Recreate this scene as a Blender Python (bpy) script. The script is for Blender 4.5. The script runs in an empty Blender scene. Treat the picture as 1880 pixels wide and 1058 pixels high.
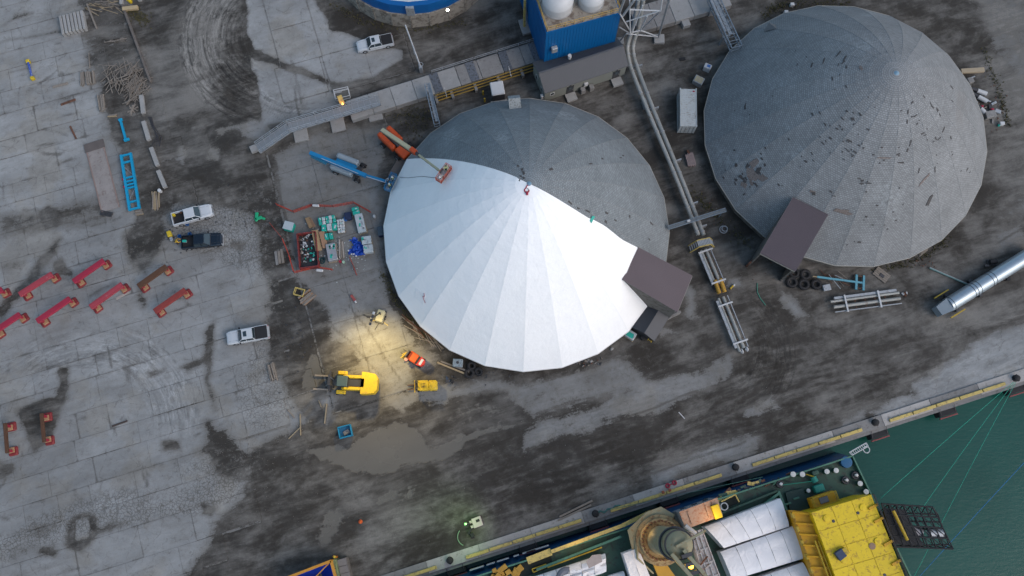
import bpy, bmesh, math, random
import numpy as np
from mathutils import Vector, Matrix
R = math.radians
scene = bpy.context.scene
COL = scene.collection
rnd = random.Random(7)

# ---------------------------------------------------------------- camera
CAM_H = 122.0; TILT = 13.9; FPX = 1600.0
cam_d = bpy.data.cameras.new('camera'); cam = bpy.data.objects.new('camera', cam_d); COL.objects.link(cam)
cam.location = (0, 0, CAM_H); cam.rotation_euler = (R(TILT), 0, 0)
cam_d.sensor_width = 36.0; cam_d.lens = 36.0 * FPX / 1880.0
cam_d.clip_start = 0.5; cam_d.clip_end = 5000
scene.camera = cam
# ---------------------------------------------------------------- light
SUN_AZ = R(-28); SUN_EL = R(43)          # where the light comes from
world = bpy.data.worlds.new('World'); scene.world = world; world.use_nodes = True
wn = world.node_tree.nodes; wl = world.node_tree.links
bg = wn['Background']; sky = wn.new('ShaderNodeTexSky'); sky.sky_type = 'NISHITA'; sky.sun_disc = False
sky.sun_elevation = SUN_EL; sky.sun_rotation = R(90) - SUN_AZ
sky.air_density = 1.0; sky.dust_density = 2.5; sky.ozone_density = 1.3
hs = wn.new('ShaderNodeHueSaturation'); hs.inputs['Saturation'].default_value = 1.0; hs.inputs['Hue'].default_value = .485; wl.new(sky.outputs[0], hs.inputs['Color']); wl.new(hs.outputs[0], bg.inputs[0]); bg.inputs[1].default_value = 0.15
sd = bpy.data.lights.new('sun', 'SUN'); sd.energy = 0.5; sd.angle = R(42); sd.color = (1.0, 0.95, 0.9)
sun = bpy.data.objects.new('sun', sd); COL.objects.link(sun)
sdir = Vector((math.cos(SUN_EL)*math.cos(SUN_AZ), math.cos(SUN_EL)*math.sin(SUN_AZ), math.sin(SUN_EL)))
sun.rotation_euler = sdir.to_track_quat('Z', 'Y').to_euler(); sun.location = sdir*200
vs = scene.view_settings; vs.view_transform = 'Standard'; vs.look = 'None'; vs.gamma = 1; vs.exposure = 0.40
vs.use_curve_mapping = False

# ---------------------------------------------------------------- helpers
_ct, _st = math.cos(R(TILT)), math.sin(R(TILT))
def P(px, py, z=0.0):
    """place in the world, at height z, that the photograph shows at (px, py)"""
    a = (px-940.0)/FPX; b = (529.0-py)/FPX
    dy = _st + b*_ct; dz = -_ct + b*_st
    t = (z-CAM_H)/dz
    return Vector((a*t, dy*t, z))
QA = R(17.24); QO = Vector((0, -5.52, 0))
UU = Vector((math.cos(QA), math.sin(QA), 0)); VV = Vector((-math.sin(QA), math.cos(QA), 0))
def uv(p): d = Vector(p)-QO; return d.dot(UU), d.dot(VV)
def fuv(u, v, z=0.0): w = QO + UU*u + VV*v; return Vector((w.x, w.y, z))

class MB:
    """collects shapes, becomes ONE mesh object"""
    def __init__(s): s.v = []; s.f = []; s.smooth = []
    def add(s, vs_, fs, M=None, sm=False):
        o = len(s.v)
        for p in vs_:
            p = Vector(p); s.v.append(tuple(M @ p) if M is not None else tuple(p))
        for f in fs: s.f.append([i+o for i in f]); s.smooth.append(sm)
        return s
    def box(s, c, d, rz=0.0, M=None, taper=0.0, rx=0.0, ry=0.0):
        x, y, z = d[0]/2, d[1]/2, d[2]/2; k = 1-taper
        vs_ = [(-x,-y,-z),(x,-y,-z),(x,y,-z),(-x,y,-z),(-x*k,-y*k,z),(x*k,-y*k,z),(x*k,y*k,z),(-x*k,y*k,z)]
        T = Matrix.Translation(c) @ Matrix.Rotation(rz,4,'Z') @ Matrix.Rotation(ry,4,'Y') @ Matrix.Rotation(rx,4,'X')
        if M is not None: T = M @ T
        return s.add(vs_, [(0,3,2,1),(4,5,6,7),(0,1,5,4),(1,2,6,5),(2,3,7,6),(3,0,4,7)], T)
    def bbox(s, c, d, b, rz=0.0, M=None):
        """box with chamfered top and vertical edges"""
        x, y, z = d[0]/2, d[1]/2, d[2]/2; b = min(b, x*.45, y*.45, z*.9)
        def ring(xx, yy, zz, q): return [(-xx+q,-yy,zz),(xx-q,-yy,zz),(xx,-yy+q,zz),(xx,yy-q,zz),(xx-q,yy,zz),(-xx+q,yy,zz),(-xx,yy-q,zz),(-xx,-yy+q,zz)]
        vs_ = ring(x,y,-z,b)+ring(x,y,z-b,b)+ring(x-b,y-b,z,b)
        fs = [tuple(range(7,-1,-1)), tuple(range(16,24))]
        for k in (0, 8):
            for i in range(8): j = (i+1) % 8; fs.append((k+i,k+j,k+8+j,k+8+i))
        T = Matrix.Translation(c) @ Matrix.Rotation(rz,4,'Z')
        if M is not None: T = M @ T
        return s.add(vs_, fs, T)
    def tube(s, a, b, r, n=8, r2=None, caps=True, M=None):
        a = Vector(a); b = Vector(b); d = b-a
        if d.length < 1e-6: return s
        q = d.to_track_quat('Z','Y').to_matrix(); r2 = r if r2 is None else r2
        vs_ = []
        for k, (c, rr) in enumerate(((a, r),(b, r2))):
            for i in range(n):
                t = 2*math.pi*i/n; vs_.append(c + q @ Vector((rr*math.cos(t), rr*math.sin(t), 0)))
        fs = [(i,(i+1)%n,n+(i+1)%n,n+i) for i in range(n)]
        o = len(s.v); s.add(vs_, fs, M, n > 5)
        if caps: s.add(vs_, [tuple(range(n-1,-1,-1)), tuple(range(n,2*n))], M)
        return s
    def bar(s, a, b, w, h, M=None):
        """rectangular bar from a to b, w wide, h high (centre line)"""
        a = Vector(a); b = Vector(b); d = b-a; L = d.length
        if L < 1e-6: return s
        rz = math.atan2(d.y, d.x); ry = -math.asin(max(-1,min(1,d.z/L)))
        return s.box((a+b)/2, (L, w, h), rz, M, 0, 0, ry)
    def path(s, pts, r, n=6, closed=False, M=None):
        pts = [Vector(p) for p in pts]
        rng = range(len(pts) if closed else len(pts)-1)
        for i in rng: s.tube(pts[i], pts[(i+1)%len(pts)], r, n, M=M)
        return s
    def prism(s, pts, z0, z1, M=None, top=None):
        n = len(pts); tp = top or pts
        if sum(pts[i][0]*pts[(i+1)%n][1]-pts[(i+1)%n][0]*pts[i][1] for i in range(n)) < 0:
            pts = pts[::-1]; tp = tp[::-1]
        g = lambda p, z: (p[0], p[1], z)
        z1f = z1 if callable(z1) else (lambda i: z1)
        vs_ = [g(p, z0) for p in pts]+[g(p, z1f(p)) if callable(z1) else g(p, z1) for p in tp]
        fs = [tuple(range(n-1,-1,-1)), tuple(range(n,2*n))]+[(i,(i+1)%n,n+(i+1)%n,n+i) for i in range(n)]
        return s.add(vs_, fs, M)
    def lathe(s, prof, c=(0,0,0), n=24, M=None, sm=True, a0=0.0, caps=True):
        c = Vector(c); vs_ = []
        for r, z in prof:
            for i in range(n):
                t = a0+2*math.pi*i/n; vs_.append(c+Vector((r*math.cos(t), r*math.sin(t), z)))
        fs = []
        for k in range(len(prof)-1):
            for i in range(n): j = (i+1)%n; fs.append((k*n+i,k*n+j,(k+1)*n+j,(k+1)*n+i))
        s.add(vs_, fs, M, sm)
        if caps:
            if prof[0][0] > 1e-4: s.add(vs_[:n], [tuple(range(n-1,-1,-1))], M)
            if prof[-1][0] > 1e-4: s.add(vs_[-n:], [tuple(range(n))], M)
        return s
    def torus(s, c, R1, r, n=20, m=8, M=None, arc=(0, 2*math.pi), sq=1.0):
        c = Vector(c); vs_ = []; full = abs(arc[1]-arc[0]-2*math.pi) < 1e-5; N = n if full else n+1
        for i in range(N):
            t = arc[0]+(arc[1]-arc[0])*i/n
            for j in range(m):
                p = 2*math.pi*j/m; q = R1+r*math.cos(p)
                vs_.append(c+Vector((q*math.cos(t), q*math.sin(t), r*sq*math.sin(p))))
        fs = []
        for i in range(n):
            i2 = (i+1)%N
            for j in range(m): j2 = (j+1)%m; fs.append((i*m+j, i2*m+j, i2*m+j2, i*m+j2))
        return s.add(vs_, fs, M, True)
    def quad(s, a, b, c, d): return s.add([a,b,c,d], [(0,1,2,3)])
    def mesh(s, name, mat):
        me = bpy.data.meshes.new(name); me.from_pydata(s.v, [], s.f)
        me.polygons.foreach_set('use_smooth', s.smooth)
        if isinstance(mat, (list, tuple)):
            for m in mat: me.materials.append(m)
        elif mat: me.materials.append(mat)
        me.update()
        if any(s.smooth): me.set_sharp_from_angle(angle=R(38))
        return me
    def build(s, name, mat, parent=None, **kw):
        o = bpy.data.objects.new(name, s.mesh(name, mat)); COL.objects.link(o)
        if parent is not None: o.parent = parent
        for k, v in kw.items(): o[k] = v
        return o
def thing(name, label, cat, loc=(0,0,0), rz=0.0, group=None):
    o = bpy.data.objects.new(name, None); COL.objects.link(o); o.location = loc; o.rotation_euler = (0,0,rz)
    o.empty_display_size = .2
    o['label'] = label; o['category'] = cat
    if group: o['group'] = group
    return o
def tag(o, label, cat, group=None, loc=None, rz=None):
    o['label'] = label; o['category'] = cat
    if group: o['group'] = group
    if loc is not None: o.location = loc
    if rz is not None: o.rotation_euler = (0,0,rz)
    return o
def dup(root, loc, rz, label, group=None):
    r = root.copy(); COL.objects.link(r); r.location = loc; r.rotation_euler = (0,0,rz); r['label'] = label
    if group: r['group'] = group
    for ch in list(root.children):
        c = ch.copy(); COL.objects.link(c); c.parent = r
        for g in list(ch.children):
            d = g.copy(); COL.objects.link(d); d.parent = c
    return r
def seg(px1, py1, px2, py2, z=0.0):
    a = P(px1,py1,z); b = P(px2,py2,z); d = b-a
    return (a+b)/2, math.atan2(d.y, d.x), d.length

# ---------------------------------------------------------------- materials
class NT:
    def __init__(s, name):
        s.m = bpy.data.materials.new(name); s.m.use_nodes = True; s.t = s.m.node_tree; s.n = s.t.nodes; s.l = s.t.links
        s.b = s.n['Principled BSDF']
    def node(s, typ, **kw):
        n = s.n.new(typ)
        for k, v in kw.items(): setattr(n, k, v)
        return n
    def put(s, sock, v):
        if isinstance(v, bpy.types.NodeSocket): s.l.new(v, sock)
        else: sock.default_value = v
    def math(s, op, a, b=0.0, c=None, clamp=False):
        n = s.node('ShaderNodeMath', operation=op, use_clamp=clamp); s.put(n.inputs[0], a); s.put(n.inputs[1], b)
        if c is not None: s.put(n.inputs[2], c)
        return n.outputs[0]
    def step(s, x, lo, hi):
        n = s.node('ShaderNodeMapRange', interpolation_type='SMOOTHSTEP'); s.put(n.inputs[0], x)
        n.inputs[1].default_value = lo; n.inputs[2].default_value = hi; return n.outputs[0]
    def mix(s, f, a, b, mode='MIX'):
        n = s.node('ShaderNodeMix', data_type='RGBA', blend_type=mode); s.put(n.inputs[0], f)
        s.put(n.inputs[6], c4(a) if isinstance(a,(tuple,list)) else a); s.put(n.inputs[7], c4(b) if isinstance(b,(tuple,list)) else b); return n.outputs[2]
    def noise(s, vec, scale, detail=3.0, rough=.6, dist=0.0):
        n = s.node('ShaderNodeTexNoise'); s.l.new(vec, n.inputs['Vector']); n.inputs['Scale'].default_value = scale
        n.inputs['Detail'].default_value = detail; n.inputs['Roughness'].default_value = rough; n.inputs['Distortion'].default_value = dist
        return n.outputs['Fac']
    def vmap(s, vec, rot=0.0, scale=(1,1,1)):
        n = s.node('ShaderNodeMapping'); s.l.new(vec, n.inputs[0]); n.inputs['Rotation'].default_value = (0,0,rot); n.inputs['Scale'].default_value = scale
        return n.outputs[0]
    def bump(s, h, strength, dist=.05):
        n = s.node('ShaderNodeBump'); n.inputs['Strength'].default_value = strength; n.inputs['Distance'].default_value = dist
        s.put(n.inputs['Height'], h); s.l.new(n.outputs[0], s.b.inputs['Normal'])
def c4(c): return (c[0],c[1],c[2],1.0)
_mc = {}; PAINT = .66          # scales bright base colours down evenly to suit the exposure
def mat(name, col, rough=.6, metal=0.0, var=.25, scale=1.5, grime=.0, gcol=(.05,.045,.04), emit=None, es=1.0, bump=0.0, spec=.4):
    if name in _mc: return _mc[name]
    if max(col) > .4 and not emit: col = tuple(v*PAINT for v in col)
    t = NT(name); tc = t.node('ShaderNodeTexCoord').outputs['Object']
    oi = t.node('ShaderNodeObjectInfo').outputs['Random']
    off = t.node('ShaderNodeVectorMath', operation='ADD'); t.l.new(tc, off.inputs[0])
    cx = t.node('ShaderNodeCombineXYZ'); t.l.new(t.math('MULTIPLY', oi, 37.0), cx.inputs[0]); t.l.new(cx.outputs[0], off.inputs[1]); vec = off.outputs[0]
    n1 = t.noise(vec, scale, 4); n2 = t.noise(vec, scale*7, 3, .7)
    f = t.math('MULTIPLY_ADD', n1, 1.2*var, t.math('MULTIPLY_ADD', n2, .8*var, 1.0-var))
    f = t.math('MULTIPLY', f, t.math('MULTIPLY_ADD', oi, var*.35, 1.0-var*.17))
    c = t.mix(1.0, col, (1,1,1), 'MULTIPLY')
    g = t.node('ShaderNodeCombineColor'); [t.l.new(f, g.inputs[i]) for i in range(3)]
    c = t.mix(1.0, c, g.outputs[0], 'MULTIPLY')
    if grime > 0:
        m = t.step(t.noise(vec, scale*2.3, 6, .7, .4), .62-grime*.35, .72-grime*.25)
        c = t.mix(t.math('MULTIPLY', m, min(1.0,.45+grime)), c, gcol)
    t.put(t.b.inputs['Base Color'], c); t.b.inputs['Roughness'].default_value = rough; t.b.inputs['Metallic'].default_value = metal
    t.b.inputs['Specular IOR Level'].default_value = spec
    if bump: t.bump(n2, bump, .03)
    if emit: t.b.inputs['Emission Color'].default_value = c4(emit); t.b.inputs['Emission Strength'].default_value = es
    _mc[name] = t.m; return t.m

# ================================================================ GROUND
# surface condition of the yard (mud, wet, crazing, wear), laid out in metres on the yard's own grid
GU0, GV0, GS = -84.0, 0.0, 0.25
NU, NV = 808, 456
gu = GU0+np.arange(NU)*GS; gv = GV0+np.arange(NV)*GS
GUU, GVV = np.meshgrid(gu, gv, indexing='ij')
rs = np.random.RandomState(5)
def vnoise(U, V, cell, seed):
    r = np.random.RandomState(seed); L = r.rand(256,256)
    x = U/cell+1000; y = V/cell+1000; xi = np.floor(x).astype(int); yi = np.floor(y).astype(int)
    fx = x-xi; fy = y-yi; fx = fx*fx*(3-2*fx); fy = fy*fy*(3-2*fy)
    a = L[xi%256, yi%256]; b = L[(xi+1)%256, yi%256]; c = L[xi%256,(yi+1)%256]; d = L[(xi+1)%256,(yi+1)%256]
    return (a*(1-fx)+b*fx)*(1-fy)+(c*(1-fx)+d*fx)*fy
def fbm(U, V, cell, seed, o=4):
    s = 0; a = 1; t = 0
    for k in range(o): s = s+a*vnoise(U, V, cell/2**k, seed+k); t += a; a *= .55
    return s/t-.5
WU = GUU+fbm(GUU,GVV,5,11)*2.2; WV = GVV+fbm(GUU,GVV,5,31)*2.2       # ragged edges
def pu(pts):
    return np.array([uv(P(x,y)) for x,y in pts])
def sm(x): x = np.clip(x,0,1); return x*x*(3-2*x)
def poly(F, pts, val, soft=.6, warp=True, mode='mix'):
    q = pu(pts); m = 2.5+soft
    i0 = max(0,int((q[:,0].min()-m-GU0)/GS)); i1 = min(NU,int((q[:,0].max()+m-GU0)/GS)+1)
    j0 = max(0,int((q[:,1].min()-m-GV0)/GS)); j1 = min(NV,int((q[:,1].max()+m-GV0)/GS)+1)
    if i1 <= i0 or j1 <= j0: return
    X = (WU if warp else GUU)[i0:i1,j0:j1]; Y = (WV if warp else GVV)[i0:i1,j0:j1]
    D = np.full(X.shape, 1e9); S = np.zeros(X.shape, bool); n = len(q)
    for k in range(n):
        ax, ay = q[k]; bx, by = q[(k+1)%n]; dx, dy = bx-ax, by-ay
        t = np.clip(((X-ax)*dx+(Y-ay)*dy)/max(dx*dx+dy*dy,1e-9),0,1)
        D = np.minimum(D, (X-ax-t*dx)**2+(Y-ay-t*dy)**2)
        if abs(dy) > 1e-9:
            c = ((ay > Y) != (by > Y)) & (X < dx*(Y-ay)/dy+ax); S ^= c
    D = np.sqrt(D)*np.where(S,1,-1); w = sm(D/(2*soft)+.5)
    G = F[i0:i1,j0:j1]
    if mode == 'mix': G += (val-G)*w
    elif mode == 'add': G += val*w
    else: np.maximum(G, val*w, out=G)
BRK = sm((fbm(GUU,GVV,4,301)+.28)*2.2)
def stroke(F, pts, width, val, warp=0.0, brk=False):
    q = pu(pts); m = width+1.5
    i0 = max(0,int((q[:,0].min()-m-GU0)/GS)); i1 = min(NU,int((q[:,0].max()+m-GU0)/GS)+1)
    j0 = max(0,int((q[:,1].min()-m-GV0)/GS)); j1 = min(NV,int((q[:,1].max()+m-GV0)/GS)+1)
    if i1 <= i0 or j1 <= j0: return
    X = GUU[i0:i1,j0:j1]*(1-warp)+WU[i0:i1,j0:j1]*warp; Y = GVV[i0:i1,j0:j1]*(1-warp)+WV[i0:i1,j0:j1]*warp
    D = np.full(X.shape, 1e9)
    for k in range(len(q)-1):
        ax, ay = q[k]; bx, by = q[k+1]; dx, dy = bx-ax, by-ay
        t = np.clip(((X-ax)*dx+(Y-ay)*dy)/max(dx*dx+dy*dy,1e-9),0,1)
        D = np.minimum(D, (X-ax-t*dx)**2+(Y-ay-t*dy)**2)
    w = sm(1.0-np.sqrt(D)/width)
    if brk: w = w*BRK[i0:i1,j0:j1]
    F[i0:i1,j0:j1] += val*w
Z = lambda v=0.0: np.full((NU,NV), float(v))
mud, wet, craz, tone, stain, mtone = Z(0), Z(0), Z(.12), Z(.5), Z(0), Z(.35)
# --- mud and dirt
poly(mud, [(225,-60),(1960,-60),(1960,1120),(320,1120),(345,1050),(375,1005),(415,955),(450,915),(455,880),(400,868),(378,830),(384,780),(420,815),(455,832),(520,806),(575,775),(545,742),(515,700),(498,655),(492,600),(500,560),(497,520),(470,462),(478,420),(470,395),(400,372),(330,372),(305,400),(300,440),(272,500),(238,470),(232,430),(255,400),(262,350),(300,330),(285,290),(275,220),(262,150),(240,70)], 1, 1.5)
poly(mud, [(150,-20),(225,-20),(265,130),(285,240),(300,330),(262,390),(240,330),(228,260),(205,235),(180,170),(160,90)], .62, 1.2)
poly(mud, [(0,395),(60,385),(150,360),(200,370),(205,400),(150,415),(60,430),(0,440)], .52, 1.2)
poly(mud, [(75,385),(95,372),(112,390),(105,412),(88,415)], 1, .5)
poly(mud, [(120,488),(132,495),(128,500),(105,500),(98,480),(112,475)], 1, .4)
for c_ in ([(0,560),(20,545),(60,500),(110,440),(118,445),(85,490),(40,545),(0,585)], [(110,668),(132,672),(128,720),(105,790),(60,830),(45,800),(25,760),(25,745),(60,735),(105,725),(112,700)],
           [(0,850),(20,855),(25,870),(0,880)], [(295,808),(325,808),(326,832),(297,830)], [(335,672),(385,655),(372,668),(350,680)], [(265,683),(305,672),(300,682),(275,692)],
           [(120,965),(140,945),(175,945),(182,985),(150,1010),(118,1000)], [(180,975),(235,958),(190,985)], [(75,1005),(105,1008),(100,1020),(70,1018)], [(380,600),(392,590),(398,640),(388,690),(398,760),(382,700)], [(425,445),(445,452),(440,460),(420,457)], [(370,920),(400,935),(395,948),(375,940)],
           [(255,530),(268,560),(262,568),(256,545)]): poly(mud, c_, .9, .7)
poly(mud, [(135,958),(160,955),(166,985),(140,990)], 0, .3)
# concrete showing through
conc = [([(437,-40),(560,-40),(585,20),(612,58),(650,72),(700,88),(740,97),(738,115),(690,135),(640,150),(618,155),(560,130),(468,95),(455,50)], 0),
        ([(465,108),(520,125),(600,155),(618,172),(628,196),(560,212),(520,222),(487,222),(478,160)], 0),
        ([(398,236),(440,228),(490,214),(512,245),(470,262),(440,245),(405,250)], .1),
        ([(388,262),(412,270),(405,290),(380,292)], .15), ([(320,262),(345,270),(335,300),(318,300)], .2),
        ([(500,275),(545,250),(600,232),(650,238),(700,228),(726,235),(700,262),(706,300),(704,470),(725,560),(765,615),(800,648),(812,672),(760,680),(770,700),(850,705),(902,718),(860,735),(820,745),(770,742),(735,765),(705,750),(680,735),(622,735),(604,700),(655,672),(640,640),(606,628),(598,570),(560,520),(525,495),(515,440),(512,360)], .26),
        ([(590,735),(612,725),(622,745),(598,790),(595,760)], .1),
        ([(860,695),(960,700),(1050,672),(1130,650),(1180,680),(1190,712),(1090,735),(985,772),(955,760),(930,725),(880,712)], .2),
        ([(960,790),(1100,745),(1200,700),(1290,680),(1340,650),(1352,690),(1260,740),(1100,790),(960,832)], .16),
        ([(1190,868),(1330,812),(1405,798),(1385,835),(1300,858),(1200,892)], .05),
        ([(1085,910),(1150,880),(1165,890),(1130,915),(1090,920)], .4), ([(1370,745),(1420,735),(1440,755),(1400,770),(1370,765)], .15),
        ([(1425,530),(1460,545),(1484,578),(1460,580),(1430,555)], .1), ([(1610,745),(1670,720),(1690,735),(1640,760)], .15),
        ([(1545,770),(1600,745),(1590,770),(1550,785)], .1),
        ([(1670,700),(1740,670),(1790,620),(1960,560),(1960,690),(1620,772),(1600,760),(1680,728)], .0),
        ([(1255,525),(1275,530),(1275,575),(1290,590),(1258,590)], .15), ([(1205,590),(1222,600),(1250,612),(1215,618),(1195,605)], .25),
        ([(1340,515),(1362,510),(1372,530),(1350,535)], .3), ([(1822,430),(1880,410),(1900,440),(1830,470)], .4),
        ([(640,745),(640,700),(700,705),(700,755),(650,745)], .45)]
for i_, (pts_, v_) in enumerate(conc): poly(mud, pts_, v_, .5 if i_ < 2 else 1.3)
poly(mud, [(1760,-40),(1960,-40),(1960,420),(1850,400),(1880,250),(1830,120)], .45, 2.5)
poly(mud, [(1780,70),(1800,85),(1835,160),(1850,235),(1845,235),(1815,170)], 1, .5)
stroke(mud, [(180,150),(215,200),(225,260),(235,300)], 1.6, .5, .8, True)
poly(mud, [(512,380),(520,440),(530,500),(540,500),(525,400)], .7, .6)
# --- standing water (pale brown) and damp dark ground
for c_, v_ in (([(572,640),(596,650),(594,700),(585,716),(556,716),(562,680)],1), ([(563,832),(600,828),(640,822),(665,800),(700,782),(725,775),(760,790),(790,822),(850,802),(900,790),(945,782),(880,812),(770,857),(735,862),(700,877),(655,868),(620,858),(590,850)],1),
            ([(700,905),(740,892),(790,880),(760,912),(705,940),(690,938)],.6), ([(602,935),(622,928),(634,965),(610,1000),(585,1010),(588,970)],.7), ([(835,740),(900,735),(950,745),(930,775),(850,790),(800,785)],.45),
            ([(20,745),(60,735),(112,720),(128,676),(130,700),(105,790),(50,820),(40,800)],.0)): poly(wet, c_, v_, 1.5)
# --- crazed concrete
for c_, v_ in (([(0,420),(150,400),(230,430),(240,520),(120,540),(0,560)],.55), ([(310,360),(420,360),(520,320),(530,460),(500,520),(380,480),(300,420)],1), ([(490,500),(520,520),(505,600),(520,680),(560,760),(470,820),(420,740),(450,640),(480,600)],.8),
            ([(-20,985),(120,920),(250,880),(380,830),(470,850),(430,930),(250,970),(60,1010),(-20,1040)],1), ([(230,360),(300,440),(290,500),(230,480)],.8), ([(1000,690),(1180,640),(1200,700),(1000,760)],.5), ([(170,880),(300,850),(370,870),(300,920)],.5)): poly(craz, c_, v_, 2.0)
# --- brightness of the bare concrete
for c_, v_ in (([(-60,-60),(150,-60),(200,250),(160,260),(190,330),(-60,380)],.62), ([(200,560),(480,560),(480,780),(300,840),(100,900),(0,700)],.56), ([(-60,980),(430,960),(300,1100),(-60,1100)],.58), ([(437,-40),(740,-40),(740,120),(620,155),(455,90)],.72), ([(465,105),(630,160),(630,200),(487,222)],.62),
            ([(505,270),(725,230),(706,480),(730,560),(590,560),(515,440)],.42), ([(590,560),(740,560),(800,650),(700,760),(600,730)],.6), ([(1640,700),(1960,560),(1960,700),(1600,770)],.6), ([(850,690),(1400,640),(1400,860),(1180,900),(950,840)],.46), ([(0,380),(240,360),(240,540),(0,560)],.48),
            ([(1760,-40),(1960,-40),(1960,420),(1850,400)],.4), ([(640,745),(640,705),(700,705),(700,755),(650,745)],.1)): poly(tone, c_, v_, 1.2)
# --- lighter and darker ground
for c_, v_ in (([(345,-20),(425,-20),(420,60),(390,120),(400,200),(350,190),(335,100),(320,60)],.95), ([(250,100),(330,60),(340,210),(300,260),(270,200)],.6), ([(1160,150),(1240,140),(1250,200),(1180,210)],.6), ([(1090,60),(1200,60),(1230,110),(1170,160)],.5),
            ([(1380,560),(1640,560),(1700,650),(1500,740),(1380,700)],.3), ([(640,830),(940,760),(1100,830),(900,930),(600,960)],.42), ([(700,200),(790,190),(800,240),(700,300)],.05), ([(1290,280),(1320,280),(1420,480),(1330,420)],.05), ([(380,290),(480,290),(490,370),(340,370)],.25),
            ([(860,800),(1180,760),(1200,840),(1000,940),(860,900)],.12), ([(500,480),(590,520),(590,620),(500,640)],.3), ([(1800,0),(1880,0),(1880,120)],.9), ([(1810,150),(1900,150),(1900,400),(1830,420)],.6), ([(700,480),(730,560),(800,640),(860,690),(850,660),(760,590),(712,480)],.05),
            ([(390,780),(520,810),(560,860),(460,900),(390,840)],.12), ([(370,880),(520,880),(600,1000),(560,1058),(380,1058)],.25), ([(1100,540),(1200,640),(1060,660)],.35), ([(1430,0),(1560,0),(1560,15),(1400,40)],.02), ([(1240,180),(1290,150),(1285,260),(1240,250)],.2),
            ([(600,40),(640,70),(740,95),(745,60),(680,30),(610,10)],.1), ([(1690,400),(1800,440),(1700,500),(1640,490)],.2), ([(740,60),(900,60),(960,40),(960,80),(760,130)],.35)): poly(mtone, c_, v_, 2.2)
# --- tyre tracks and cracks
def offs(pts, k, dx, dy): return [(x+dx*k, y+dy*k) for x, y in pts]
for k in range(0):
    stroke(stain, offs([(100,650),(150,640),(200,645),(245,665),(285,705),(315,755)], k, 9, -6), .22, .35+.1*(k%3))
for k in range(4):
    stroke(stain, offs([(-10,672),(60,665),(120,650),(180,648),(230,668),(270,712)], k, 2, 5), .22, .4)
for k in range(0):
    x0 = 322+k*6+rs.uniform(-2,2)
    q = [(x0,-20),(x0+2,40),(x0+6,90),(x0+22-k*.4,140),(x0+52-k*1.2,180),(x0+95-k*2.4,214+k*.4)]
    stroke(mtone, q, rs.uniform(.25,.6), rs.uniform(-.42,-.1) if k%2 else rs.uniform(.05,.3), .12, True)
for k in range(6): stroke(stain, offs([(486,172),(500,186),(525,196),(560,202),(600,198)], k, -1, 5), .16, .5)
for k in range(0): stroke(mtone, offs([(1405,560),(1425,600),(1420,650),(1395,700),(1340,740)], k, 9+rs.uniform(-2,2), 3), rs.uniform(.2,.5), .16 if k%2 else -.18, .2, True)
for k in range(12):
    q = [(960-20*k+rs.randint(60),835+k*9),(1150+rs.randint(60),760+k*7),(1400,668+k*6),(1640,610+k*7)]
    stroke(mtone, q, rs.uniform(.3,.9), .2 if k%2 else -.2, .5, True)
for k in range(10):
    q = [(600+30*k,1058),(760+10*k,1000-k*6),(1000,930-k*9),(1200,860-k*9)]
    stroke(mtone, q, rs.uniform(.3,.8), .14 if k%2 else -.16, .5, True)
for k in range(0):
    q = [(1450+12*k,640-4*k),(1520+8*k,690-3*k),(1640,700-4*k),(1760,640-4*k)]; stroke(mtone, q, rs.uniform(.25,.6), .12 if k%2 else -.15, .4, True)
for q in ([(225,-10),(300,-10)], [(950,862),(1080,800),(1190,752),(1280,718)], [(950,860),(800,858),(700,880),(610,905)], [(1000,905),(1200,868),(1370,812)], [(540,160),(548,200),(560,240),(520,250)], [(505,290),(520,380),(545,470)], [(650,205),(665,235),(672,262)], [(760,858),(765,835)],
          [(1880,420),(1800,465),(1760,480),(1735,470)], [(1760,0),(1800,85)], [(535,110),(545,150),(555,190)], [(640,560),(700,640),(735,700)], [(610,600),(640,625),(700,690)]):
    stroke(stain, q, .3, .85, .25)
for k in range(150):       # short random cracks and oil marks on the yard
    x = rs.uniform(-20,480); y = rs.uniform(-10,1058); a = (-.28 if k%3 else 1.3)+rs.normal()*.12; L = rs.uniform(8,46)
    q = [(x,y)]; 
    for j in range(4): a += rs.normal()*.18; q.append((q[-1][0]+L/4*math.cos(a), q[-1][1]+L/4*math.sin(a)))
    stroke(stain, q, rs.uniform(.22,.4), rs.uniform(.3,.8), .3)
for k in range(70):
    x = rs.uniform(-20,480); y = rs.uniform(-10,1058); L = rs.uniform(25,120); a = -.27+rs.normal()*.05
    stroke(mud, [(x,y),(x+L*math.cos(a)*.5,y+L*math.sin(a)*.5+rs.normal()*2),(x+L*math.cos(a),y+L*math.sin(a))], rs.uniform(.4,1.5), rs.uniform(.1,.34), .8, True)
for k in range(60):
    x = rs.uniform(0,480); y = rs.uniform(0,1058); s_ = rs.uniform(2,7)
    poly(stain, [(x-s_,y),(x,y-s_*.7),(x+s_*1.3,y-s_*.3),(x+s_,y+s_*.6)], rs.uniform(.2,.6), .4, mode='add')
for k in range(14):        # brownish stains beside the timbers
    x = rs.uniform(0,230); y = rs.uniform(20,330); stroke(stain, [(x,y),(x+rs.uniform(20,60),y-rs.uniform(2,14))], .35, .5, .6)
stroke(mud, [(0,78),(60,68),(120,55),(170,40)], .5, .5, .6); stroke(mud, [(0,50),(30,35),(60,25)], .5, .4, .6)
nl = fbm(GUU,GVV,14,71)
tone += nl*.35; mtone += fbm(GUU,GVV,9,77)*.6+fbm(GUU*.22,GVV,1.6,88)*.5+fbm(GUU,GVV,2.5,99)*.45
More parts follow.
